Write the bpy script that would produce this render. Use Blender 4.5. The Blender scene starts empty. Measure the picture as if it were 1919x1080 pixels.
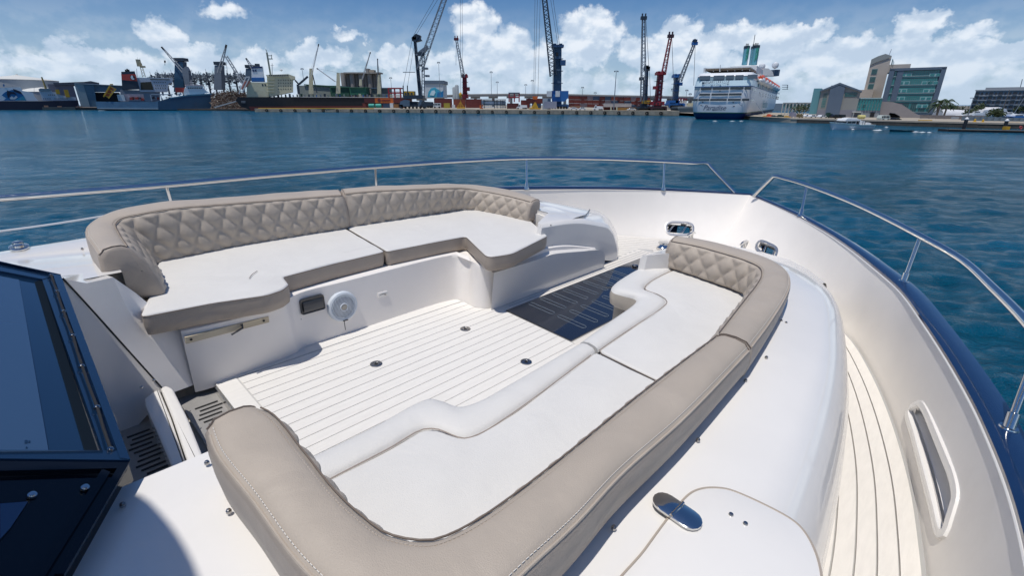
import bpy, math, random
import numpy as np
from mathutils import Matrix, Vector
random.seed(7); RNG = np.random.RandomState(7)
SC = bpy.context.scene; COL = SC.collection

# ------------------------------------------------------------------ camera, world, sun, exposure
FPX = 905.589
CAM_H = 5.0                                   # metres above the water
PITCH = math.atan((540 - 196) / FPX)
cam_d = bpy.data.cameras.new('camera'); cam_d.sensor_width = 36.0; cam_d.lens = FPX / 1919 * 36
cam_d.clip_start = 0.05; cam_d.clip_end = 60000
cam = bpy.data.objects.new('camera', cam_d); COL.objects.link(cam)
cam.location = (0, 0, CAM_H); cam.rotation_euler = (math.pi / 2 - PITCH, 0, 0)
SC.camera = cam
SC.view_settings.view_transform = 'Standard'; SC.view_settings.look = 'None'
SC.view_settings.exposure = EXPOSURE = 0.40
SC.view_settings.gamma = 1.0; SC.view_settings.use_curve_mapping = False

# frames: camera axes in the gravity frame and in the yacht's own frame (the yacht floats with a little list)
fw_w = np.array([0, math.cos(PITCH), -math.sin(PITCH)]); rt_w = np.array([1., 0, 0]); up_w = np.array([0, math.sin(PITCH), math.cos(PITCH)])
bp, br, by_ = 0.398409884, 0.059972306, 0.747314783
fw_b = np.array([math.cos(by_) * math.cos(bp), math.sin(by_) * math.cos(bp), -math.sin(bp)])
r0 = np.array([math.sin(by_), -math.cos(by_), 0]); u0 = np.cross(r0, fw_b)
rt_b = r0 * math.cos(br) + u0 * math.sin(br); up_b = -r0 * math.sin(br) + u0 * math.cos(br)
CB = np.array([0, -1.23879734 * 1.5, 1.5])     # eye point in the yacht frame
R3 = np.column_stack([rt_w, up_w, -fw_w]) @ np.column_stack([rt_b, up_b, -fw_b]).T
TB = np.array([0, 0, CAM_H]) - R3 @ CB
MB4 = Matrix([list(R3[i]) + [TB[i]] for i in range(3)] + [[0, 0, 0, 1]])

# surveying helpers: the point of the yacht frame / world frame that a sight line meets on a given plane
def rayb(px, py): return fw_b * FPX + rt_b * (px - 959.5) - up_b * (py - 540)
def BZ(px, py, z): r = rayb(px, py); return CB + r * ((z - CB[2]) / r[2])
def BY(px, py, y): r = rayb(px, py); return CB + r * ((y - CB[1]) / r[1])
def BX(px, py, x): r = rayb(px, py); return CB + r * ((x - CB[0]) / r[0])
def BP(px, py, p0, n): r = rayb(px, py); return CB + r * (np.dot(np.array(p0) - CB, n) / np.dot(r, n))
def projb(P):
    d = np.asarray(P, float) - CB; w = d @ fw_b
    return 959.5 + FPX * (d @ rt_b) / w, 540 - FPX * (d @ up_b) / w
CW = np.array([0, 0, CAM_H])
PXC = 960.
ANG = 0.0                                      # heading of the surveying frame in use (turned so that its y axis faces a far building)
def rayw(px, py):
    r = fw_w * FPX + rt_w * (px - 959.5) - up_w * (py - 540); c, s_ = math.cos(ANG), math.sin(ANG)
    return np.array([c * r[0] + s_ * r[1], -s_ * r[0] + c * r[1], r[2]])
def FACE(px, D):
    """turn the surveying frame to face image column px; returns the distance in it of world depth D"""
    global ANG, PXC
    PXC = px; ANG = 0.0; r = rayw(px, 196); a = math.atan2(r[0], r[1]); ANG = -a
    return D / math.cos(a)
def UNFACE():
    global ANG, PXC
    ANG = 0.0; PXC = 960.
def WD(px, py, D): r = rayw(px, py); return CW + r * (D / r[1])
def WZ(px, py, z): r = rayw(px, py); return CW + r * ((z - CAM_H) / r[2])

# sun: high, from astern
SUN_B = np.array([-0.31, 0.03, 1.0]); SUN_W = R3 @ (SUN_B / np.linalg.norm(SUN_B)); SUN_W /= np.linalg.norm(SUN_W)
sl = bpy.data.lights.new('sun', 'SUN'); sl.energy = 2.55; sl.angle = math.radians(0.53); sl.color = (1.0, 0.955, 0.89)
so = bpy.data.objects.new('sun', sl); COL.objects.link(so)
so.rotation_euler = Vector(SUN_W).to_track_quat('Z', 'Y').to_euler()
SUN_EL = math.asin(SUN_W[2]); SUN_AZ = math.atan2(SUN_W[0], SUN_W[1])

def nd(nt, t, **kw):
    n = nt.nodes.new(t)
    for k, v in kw.items():
        if k.startswith('i_'):
            key = k[2:]; key = int(key) if key.isdigit() else key
            n.inputs[key].default_value = v
        else: setattr(n, k, v)
    return n
def math_(nt, op, a, b=None, c=None, clamp=False):
    n = nt.nodes.new('ShaderNodeMath'); n.operation = op; n.use_clamp = clamp
    for i, v in enumerate((a, b, c)):
        if v is None: continue
        if isinstance(v, (int, float)): n.inputs[i].default_value = v
        else: nt.links.new(v, n.inputs[i])
    return n.outputs[0]
def maprange(nt, v, a, b, c=0., d=1., smooth=True):
    n = nt.nodes.new('ShaderNodeMapRange'); n.interpolation_type = 'SMOOTHSTEP' if smooth else 'LINEAR'
    nt.links.new(v, n.inputs[0])
    for i, x in enumerate((a, b, c, d)): n.inputs[i + 1].default_value = x
    return n.outputs[0]

def build_world():
    w = bpy.data.worlds.new('World'); SC.world = w; w.use_nodes = True
    nt = w.node_tree; nt.nodes.clear(); L = nt.links.new
    out = nd(nt, 'ShaderNodeOutputWorld')
    sky = nd(nt, 'ShaderNodeTexSky', sky_type='NISHITA', sun_disc=False)
    sky.sun_elevation = SUN_EL; sky.sun_rotation = SUN_AZ
    sky.altitude = 0; sky.air_density = 1.0; sky.dust_density = 0.3; sky.ozone_density = 2.6
    bg = nd(nt, 'ShaderNodeBackground'); bg.inputs[1].default_value = 0.052
    tc = nd(nt, 'ShaderNodeTexCoord'); nrm = nd(nt, 'ShaderNodeVectorMath', operation='NORMALIZE'); L(tc.outputs['Generated'], nrm.inputs[0])
    sep = nd(nt, 'ShaderNodeSeparateXYZ'); L(nrm.outputs[0], sep.inputs[0])
    az = math_(nt, 'ARCTAN2', sep.outputs[0], sep.outputs[1]); el = math_(nt, 'ARCSINE', sep.outputs[2])
    azd = math_(nt, 'MULTIPLY', az, 57.2958); eld = math_(nt, 'MULTIPLY', el, 57.2958)
    cmb = nd(nt, 'ShaderNodeCombineXYZ'); L(azd, cmb.inputs[0]); L(eld, cmb.inputs[1])
    P = cmb.outputs[0]
    def noise(vec, scale, detail, rough, off=(0, 0, 0), sc=(1, 1, 1), dist=0.0):
        m = nd(nt, 'ShaderNodeMapping'); m.inputs['Location'].default_value = off; m.inputs['Scale'].default_value = sc
        L(vec, m.inputs[0]); n = nd(nt, 'ShaderNodeTexNoise', noise_dimensions='3D'); L(m.outputs[0], n.inputs['Vector'])
        n.inputs['Scale'].default_value = scale; n.inputs['Detail'].default_value = detail; n.inputs['Roughness'].default_value = rough
        n.inputs['Distortion'].default_value = dist
        return n.outputs[0]
    # cumulus: (azimuth deg, elevation deg, half width, half height)
    def ae(px, py):
        r = rayw(px, py); return math.degrees(math.atan2(r[0], r[1])), math.degrees(math.asin(r[2] / np.linalg.norm(r)))
    bumps = []
    for px, py, wx, wy, gain in [(420, 20, 52, 24, .62), (665, 66, 46, 15, .5), (635, 52, 20, 10, .4), (305, 68, 50, 40, .85), (370, 110, 70, 34, .85), (600, 108, 62, 34, .9),
                           (490, 110, 70, 26, .8), (180, 108, 110, 26, .75), (60, 118, 120, 26, .7), (250, 120, 80, 36, .7), (890, 50, 44, 46, .95),
                           (930, 100, 90, 50, .95), (1000, 120, 90, 45, .9), (1100, 75, 62, 55, 1.0), (1110, 35, 48, 26, .75), (740, 110, 60, 28, .85), (820, 120, 60, 32, .8),
                           (1275, 68, 42, 42, .95), (1240, 110, 80, 45, .9), (1195, 95, 50, 30, .7), (1330, 90, 50, 34, .8), (1390, 72, 60, 34, .9), (1460, 85, 70, 44, .85), (1380, 130, 110, 40, .8), (1510, 62, 70, 20, .65),
                           (1715, 50, 44, 34, .95), (1740, 42, 56, 26, .8), (1700, 85, 60, 34, .75), (1820, 62, 80, 24, .6), (1560, 110, 120, 44, .85), (1780, 110, 140, 46, .85),
                           (1900, 95, 60, 30, .8), (1640, 100, 60, 30, .75), (2020, 80, 90, 50, .8), (-120, 100, 110, 40, .8), (2200, 60, 100, 40, .7), (-300, 60, 100, 30, .7)]:
        a, e = ae(px, py); a1, _ = ae(px + wx, py); _, e1 = ae(px, py - wy)
        bumps.append((a, e, abs(a1 - a), abs(e1 - e), gain))
    def density(vec, full=True):
        # domain wobble for billowed edges
        wn = nd(nt, 'ShaderNodeTexNoise', noise_dimensions='3D'); L(vec, wn.inputs['Vector']); wn.inputs['Scale'].default_value = 0.55
        wn.inputs['Detail'].default_value = 4; wn.inputs['Roughness'].default_value = 0.6
        sb = nd(nt, 'ShaderNodeVectorMath', operation='SUBTRACT'); L(wn.outputs['Color'], sb.inputs[0]); sb.inputs[1].default_value = (.5, .5, .5)
        ml = nd(nt, 'ShaderNodeVectorMath', operation='SCALE'); L(sb.outputs[0], ml.inputs[0]); ml.inputs['Scale'].default_value = 3.2
        ad = nd(nt, 'ShaderNodeVectorMath', operation='ADD'); L(vec, ad.inputs[0]); L(ml.outputs[0], ad.inputs[1])
        acc = None
        for a, e, wa, we, g in bumps:
            m = nd(nt, 'ShaderNodeMapping'); m.vector_type = 'POINT'
            m.inputs['Scale'].default_value = (1 / (wa * 1.35), 1 / (we * 1.35), 0); m.inputs['Location'].default_value = (-a / (wa * 1.35), -e / (we * 1.35), 0)
            L(ad.outputs[0], m.inputs[0]); ln = nd(nt, 'ShaderNodeVectorMath', operation='LENGTH'); L(m.outputs[0], ln.inputs[0])
            v = math_(nt, 'MULTIPLY', math_(nt, 'SUBTRACT', 1.0, ln.outputs['Value'], clamp=True), g * 1.5)
            acc = v if acc is None else math_(nt, 'MAXIMUM', acc, v)
        # a general bank low on the horizon all round
        spv = nd(nt, 'ShaderNodeSeparateXYZ'); L(vec, spv.inputs[0])
        low = maprange(nt, spv.outputs[1], 8.5, 1.5)
        big = noise(vec, 0.09, 5, 0.6, off=(3, 7, 0), sc=(1, 1.8, 1))
        band = math_(nt, 'MULTIPLY', low, maprange(nt, big, 0.15, 0.5))
        # scattered puffs elsewhere (behind the eye too)
        away = maprange(nt, math_(nt, 'ABSOLUTE', azd), 50, 64)
        scat = math_(nt, 'MULTIPLY', math_(nt, 'MULTIPLY', maprange(nt, big, 0.50, 0.66), maprange(nt, spv.outputs[1], 24, 6)), away)
        d = math_(nt, 'MAXIMUM', math_(nt, 'MAXIMUM', acc, math_(nt, 'MULTIPLY', band, 0.62)), math_(nt, 'MULTIPLY', scat, 0.8))
        fine = noise(vec, 0.42, 8, 0.56, off=(1.3, 4.4, 0.2), sc=(1, 1.25, 1))
        return math_(nt, 'ADD', d, math_(nt, 'MULTIPLY', math_(nt, 'SUBTRACT', fine, 0.5), 0.95)), fine
    d0, fine = density(P)
    sh = nd(nt, 'ShaderNodeVectorMath', operation='ADD'); L(P, sh.inputs[0]); sh.inputs[1].default_value = (-0.35, 0.75, 0)
    f2 = noise(sh.outputs[0], 0.42, 8, 0.56, off=(1.3, 4.4, 0.2), sc=(1, 1.25, 1))
    b1 = noise(P, 0.28, 4, 0.5, off=(5, 2, 0), sc=(1, 1.6, 1)); b2 = noise(sh.outputs[0], 0.28, 4, 0.5, off=(5, 2, 0), sc=(1, 1.6, 1))
    alpha = maprange(nt, d0, 0.16, 0.66)
    light = math_(nt, 'ADD', math_(nt, 'MULTIPLY', math_(nt, 'SUBTRACT', fine, f2), 1.7), math_(nt, 'MULTIPLY', math_(nt, 'SUBTRACT', b1, b2), 2.6))
    light = math_(nt, 'ADD', light, maprange(nt, eld, -1, 9, 0.30, 0.62, smooth=False))
    lit = maprange(nt, light, 0.05, 1.0)
    ramp = nd(nt, 'ShaderNodeValToRGB'); L(lit, ramp.inputs[0])
    cr = ramp.color_ramp; cr.elements[0].position = 0.0; cr.elements[0].color = (0.42, 0.50, 0.61, 1); cr.elements[1].position = 1.0; cr.elements[1].color = (0.72, 0.75, 0.79, 1)
    e = cr.elements.new(0.45); e.color = (0.53, 0.60, 0.69, 1)
    # sky colour: tint the Nishita blue slightly, and whiten toward the horizon
    tint = nd(nt, 'ShaderNodeMix', data_type='RGBA', blend_type='MULTIPLY'); tint.inputs[0].default_value = 1.0
    L(sky.outputs[0], tint.inputs[6]); tint.inputs[7].default_value = (0.58, 0.87, 1.20, 1)
    L(tint.outputs[2], bg.inputs[0])
    bgc = nd(nt, 'ShaderNodeBackground'); L(ramp.outputs[0], bgc.inputs[0]); bgc.inputs[1].default_value = 1.0
    # the air thickens toward the horizon
    hz = nd(nt, 'ShaderNodeMix', data_type='RGBA'); L(maprange(nt, eld, 9.0, -0.5, 0.0, 0.66), hz.inputs[0]); L(ramp.outputs[0], hz.inputs[6]); hz.inputs[7].default_value = (0.42, 0.52, 0.65, 1); L(hz.outputs[2], bgc.inputs[0])
    al = math_(nt, 'MAXIMUM', math_(nt, 'MULTIPLY', alpha, 0.90), maprange(nt, eld, 11.0, -0.5, 0.0, 0.60))
    mix = nd(nt, 'ShaderNodeMixShader'); L(al, mix.inputs[0]); L(bg.outputs[0], mix.inputs[1]); L(bgc.outputs[0], mix.inputs[2])
    L(mix.outputs[0], out.inputs[0])
    w.cycles.sampling_method = 'MANUAL'; w.cycles.sample_map_resolution = 512
build_world()

# ------------------------------------------------------------------ materials
MATS = {}
def mat(name, col, rough=0.5, metal=0.0, spec=0.5, var=0.0, vscale=5.0, bump=0.0, bscale=40.0, coat=0.0, stretch=(1, 1, 1), dirt=None, dscale=2.0, trans=0.0, ior=1.45, rvar=0.0, soft=0.0):
    if name in MATS: return MATS[name]
    m = bpy.data.materials.new(name); m.use_nodes = True; nt = m.node_tree; b = nt.nodes['Principled BSDF']; L = nt.links.new
    b.inputs['Base Color'].default_value = (*col, 1); b.inputs['Roughness'].default_value = rough; b.inputs['Metallic'].default_value = metal
    b.inputs['Specular IOR Level'].default_value = spec; b.inputs['Coat Weight'].default_value = coat; b.inputs['Coat Roughness'].default_value = 0.05
    b.inputs['Transmission Weight'].default_value = trans; b.inputs['IOR'].default_value = ior
    if var or bump or dirt or rvar:
        tc = nd(nt, 'ShaderNodeTexCoord'); mp = nd(nt, 'ShaderNodeMapping'); mp.inputs['Scale'].default_value = stretch; L(tc.outputs['Object'], mp.inputs[0])
    last = None
    if var:
        n = nd(nt, 'ShaderNodeTexNoise', i_Scale=vscale, i_Detail=6.0, i_Roughness=0.6); L(mp.outputs[0], n.inputs['Vector'])
        v = maprange(nt, n.outputs[0], 0.25, 0.75, 1 - var, 1 + var * 0.6)
        mx = nd(nt, 'ShaderNodeVectorMath', operation='SCALE'); mx.inputs[0].default_value = col; L(v, mx.inputs['Scale']); last = mx.outputs[0]
    if dirt:
        n = nd(nt, 'ShaderNodeTexNoise', i_Scale=dscale, i_Detail=8.0, i_Roughness=0.7); L(mp.outputs[0], n.inputs['Vector'])
        v = maprange(nt, n.outputs[0], 0.50, 0.78, 0, dirt[3])
        mx = nd(nt, 'ShaderNodeMix', data_type='RGBA'); L(v, mx.inputs[0]); mx.inputs[7].default_value = (*dirt[:3], 1)
        if last is None: mx.inputs[6].default_value = (*col, 1)
        else: L(last, mx.inputs[6])
        last = mx.outputs[2]
    if last is not None: L(last, b.inputs['Base Color'])
    if rvar:
        n = nd(nt, 'ShaderNodeTexNoise', i_Scale=vscale * 1.7, i_Detail=4.0); L(mp.outputs[0], n.inputs['Vector'])
        L(maprange(nt, n.outputs[0], 0.3, 0.7, max(0.02, rough - rvar), rough + rvar), b.inputs['Roughness'])
    if bump:
        n = nd(nt, 'ShaderNodeTexNoise', i_Scale=bscale, i_Detail=5.0, i_Roughness=0.6); L(mp.outputs[0], n.inputs['Vector'])
        if soft:
            n2 = nd(nt, 'ShaderNodeTexNoise', i_Scale=soft, i_Detail=3.0, i_Roughness=0.5, i_Distortion=0.8); L(mp.outputs[0], n2.inputs['Vector'])
            b0 = nd(nt, 'ShaderNodeBump'); b0.inputs['Strength'].default_value = 0.28; b0.inputs['Distance'].default_value = 0.03; L(n2.outputs[0], b0.inputs['Height'])
        bm = nd(nt, 'ShaderNodeBump'); bm.inputs['Strength'].default_value = min(1, bump); bm.inputs['Distance'].default_value = 0.01; L(n.outputs[0], bm.inputs['Height']); L(bm.outputs[0], b.inputs['Normal'])
        if soft: L(b0.outputs[0], bm.inputs['Normal'])
    MATS[name] = m; return m

# ------------------------------------------------------------------ geometry
def J(*gs):
    V, F = [], []
    for v, f in gs:
        o = len(V); V += [tuple(p) for p in v]; F += [tuple(i + o for i in q) for q in f]
    return V, F
def box(a, b):
    (x0, y0, z0), (x1, y1, z1) = a, b
    V = [(x0, y0, z0), (x1, y0, z0), (x1, y1, z0), (x0, y1, z0), (x0, y0, z1), (x1, y0, z1), (x1, y1, z1), (x0, y1, z1)]
    return V, [(0, 3, 2, 1), (4, 5, 6, 7), (0, 1, 5, 4), (1, 2, 6, 5), (2, 3, 7, 6), (3, 0, 4, 7)]
def xf(g, M): return [tuple(M @ Vector(p)) for p in g[0]], g[1]
def loft(rows, cu=False, cv=False, capa=False, capb=False):
    n = len(rows[0]); V = [tuple(p) for r in rows for p in r]; F = []; R = len(rows)
    for i in range(R if cv else R - 1):
        a = i * n; b = ((i + 1) % R) * n
        for j in range(n if cu else n - 1):
            k = (j + 1) % n; F.append((a + j, a + k, b + k, b + j))
    if capa: F.append(tuple(range(n))[::-1])
    if capb: F.append(tuple((R - 1) * n + j for j in range(n)))
    return V, F
def cr(pts, n, closed=False):
    P = np.array([np.asarray(p, float) for p in pts])
    if closed: P = np.vstack([P, P[0]])
    d = np.r_[0, np.cumsum(np.sqrt(np.linalg.norm(np.diff(P, axis=0), axis=1)) + 1e-6)]
    m = len(P); T = np.zeros_like(P)
    for i in range(m):
        if closed and i in (0, m - 1): a, b, da, db = P[-2], P[1], d[-1] - d[-2], d[1] - d[0]; T[i] = ((P[0] - a) / da * db + (b - P[0]) / db * da) / (da + db)
        elif i == 0: T[i] = (P[1] - P[0]) / (d[1] - d[0])
        elif i == m - 1: T[i] = (P[-1] - P[-2]) / (d[-1] - d[-2])
        else:
            da, db = d[i] - d[i - 1], d[i + 1] - d[i]; T[i] = ((P[i] - P[i - 1]) / da * db + (P[i + 1] - P[i]) / db * da) / (da + db)
    t = np.linspace(0, d[-1], n + 1)[:-1] if closed else np.linspace(0, d[-1], n)
    k = np.clip(np.searchsorted(d, t, side='right') - 1, 0, m - 2); h = d[k + 1] - d[k]; u = ((t - d[k]) / h)[:, None]; h = h[:, None]
    return (2 * u**3 - 3 * u**2 + 1) * P[k] + (u**3 - 2 * u**2 + u) * h * T[k] + (-2 * u**3 + 3 * u**2) * P[k + 1] + (u**3 - u**2) * h * T[k + 1]
def reslen(P, n):
    P = np.asarray(P, float); d = np.r_[0, np.cumsum(np.linalg.norm(np.diff(P, axis=0), axis=1))]
    t = np.linspace(0, d[-1], n); return np.column_stack([np.interp(t, d, P[:, i]) for i in range(P.shape[1])])
def tube(path, r, n=8, caps=True):
    P = np.asarray(path, float); m = len(P); rr = np.broadcast_to(np.asarray(r, float), (m,))
    T = np.gradient(P, axis=0); T /= np.linalg.norm(T, axis=1)[:, None] + 1e-12
    ref = np.array([0, 0, 1.]) if abs(T[0][2]) < 0.9 else np.array([1., 0, 0])
    rows = []; N = np.cross(T[0], ref); N /= np.linalg.norm(N)
    for i in range(m):
        N = N - T[i] * (N @ T[i]); N /= np.linalg.norm(N) + 1e-12; B = np.cross(T[i], N)
        rows.append([P[i] + rr[i] * (math.cos(a) * N + math.sin(a) * B) for a in np.arange(n) * 2 * math.pi / n])
    return loft(rows, cu=True, capa=caps, capb=caps)
def beam(p0, p1, w, h=None):
    h = w if h is None else h; p0, p1 = np.array(p0, float), np.array(p1, float); t = p1 - p0; t /= np.linalg.norm(t)
    ref = np.array([0, 0, 1.]) if abs(t[2]) < 0.9 else np.array([0., 1, 0])
    a = np.cross(t, ref); a /= np.linalg.norm(a); b = np.cross(a, t)
    return loft([[p + a * sx * w / 2 + b * sy * h / 2 for sx, sy in ((-1, -1), (1, -1), (1, 1), (-1, 1))] for p in (p0, p1)], cu=True, capa=True, capb=True)
def prism(poly, z0, z1): return loft([[(x, y, z0) for x, y in poly], [(x, y, z1) for x, y in poly]], cu=True, capa=True, capb=True)
def revolve(prof, n=16, c=(0, 0, 0), axis='z'):
    rows = []
    for r, h in prof:
        row = []
        for k in range(n):
            a = 2 * math.pi * k / n; p = (r * math.cos(a), r * math.sin(a), h)
            if axis == 'y': p = (p[0], p[2], p[1])
            if axis == 'x': p = (p[2], p[0], p[1])
            row.append((c[0] + p[0], c[1] + p[1], c[2] + p[2]))
        rows.append(row)
    return loft(rows, cu=True, capa=prof[0][0] > 1e-4, capb=prof[-1][0] > 1e-4)
def inset(poly, d):
    """move a closed outline inward by d (outline counter-clockwise)"""
    P = np.asarray(poly, float)[:, :2]; a = np.roll(P, 1, 0); b = np.roll(P, -1, 0)
    if 0.5 * np.sum(P[:, 0] * b[:, 1] - b[:, 0] * P[:, 1]) < 0: sg = -1
    else: sg = 1
    t1 = P - a; t2 = b - P; t1 /= np.linalg.norm(t1, axis=1)[:, None] + 1e-9; t2 /= np.linalg.norm(t2, axis=1)[:, None] + 1e-9
    n1 = np.column_stack([-t1[:, 1], t1[:, 0]]); n2 = np.column_stack([-t2[:, 1], t2[:, 0]]); n = n1 + n2; n /= np.maximum(np.linalg.norm(n, axis=1)[:, None], 0.5)
    return P + sg * n * d

def mk(name, g, m=None, smooth=True, ang=38, mats=None, fm=None):
    me = bpy.data.meshes.new(name); me.from_pydata([tuple(map(float, p)) for p in g[0]], [], [tuple(map(int, f)) for f in g[1]])
    for mm in (mats or [m]): me.materials.append(mm)
    if fm is not None: me.polygons.foreach_set('material_index', np.array(fm, dtype=np.int32))
    if smooth:
        me.polygons.foreach_set('use_smooth', np.ones(len(me.polygons), dtype=bool)); me.set_sharp_from_angle(angle=math.radians(ang))
    me.update(); return me
def recalc(me):
    import bmesh
    bm = bmesh.new(); bm.from_mesh(me); bmesh.ops.recalc_face_normals(bm, faces=bm.faces); bm.to_mesh(me); bm.free()

class Thing:
    """a top-level thing: an Empty at its base with part meshes below it (or one mesh when it has no parts)"""
    def __init__(s, name, label, cat, base, frame='W', group=None, kind=None):
        s.o = bpy.data.objects.new(name, None); COL.objects.link(s.o); s.base = np.array(base, float); s.o.empty_display_size = 0.2
        if label: s.o['label'] = label
        if cat: s.o['category'] = cat
        if group: s.o['group'] = group
        if kind: s.o['kind'] = kind
        T = Matrix.Translation(Vector(s.base)); s.o.matrix_world = (MB4 @ T) if frame == 'B' else Matrix.Rotation(ANG, 4, 'Z') @ T
    def part(s, name, g, m, parent=None, label=None, kind=None, smooth=True, ang=38, fix=True, mats=None, fm=None):
        V = np.asarray(g[0], float) - s.base; me = mk(name, (V, g[1]), m, smooth, ang, mats, fm)
        if fix: recalc(me)
        return s.link(name, me, parent, label, kind)
    def link(s, name, me, parent=None, label=None, kind=None, loc=None, rot=None):
        o = bpy.data.objects.new(name, me); COL.objects.link(o); o.parent = parent or s.o
        if label: o['label'] = label
        if kind: o['kind'] = kind
        if loc is not None: o.location = Vector(np.asarray(loc, float) - s.base)
        if rot is not None: o.rotation_euler = rot
        return o
    def text(s, name, body, size, m, loc, rot, parent=None, extrude=0.0, sx=1.0, shear=0.0, bold=0.0):
        c = bpy.data.curves.new(name, 'FONT'); c.body = body; c.size = size; c.align_x = 'CENTER'; c.align_y = 'CENTER'; c.extrude = extrude; c.shear = shear; c.resolution_u = 3; c.offset = bold; c.materials.append(m)
        tmp = bpy.data.objects.new('tmp', c); COL.objects.link(tmp); dg = bpy.context.evaluated_depsgraph_get(); me = bpy.data.meshes.new_from_object(tmp.evaluated_get(dg)); bpy.data.objects.remove(tmp)
        me.materials.clear(); me.materials.append(m); o = bpy.data.objects.new(name, me); COL.objects.link(o); o.parent = parent or s.o; o.location = Vector(np.asarray(loc, float) - s.base); o.rotation_euler = rot; o.scale = (sx, 1, 1); return o
def single(name, label, cat, g, m, frame='W', group=None, kind=None, base=None, **kw):
    V = np.asarray(g[0], float)
    if base is None: base = np.array([(V[:, 0].min() + V[:, 0].max()) / 2, (V[:, 1].min() + V[:, 1].max()) / 2, V[:, 2].min()])
    me = mk(name, (V - base, g[1]), m, **kw); recalc(me)
    o = bpy.data.objects.new(name, me); COL.objects.link(o)
    T = Matrix.Translation(Vector(base)); o.matrix_world = (MB4 @ T) if frame == 'B' else Matrix.Rotation(ANG, 4, 'Z') @ T
    if label: o['label'] = label
    if cat: o['category'] = cat
    if group: o['group'] = group
    if kind: o['kind'] = kind
    return o

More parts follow.
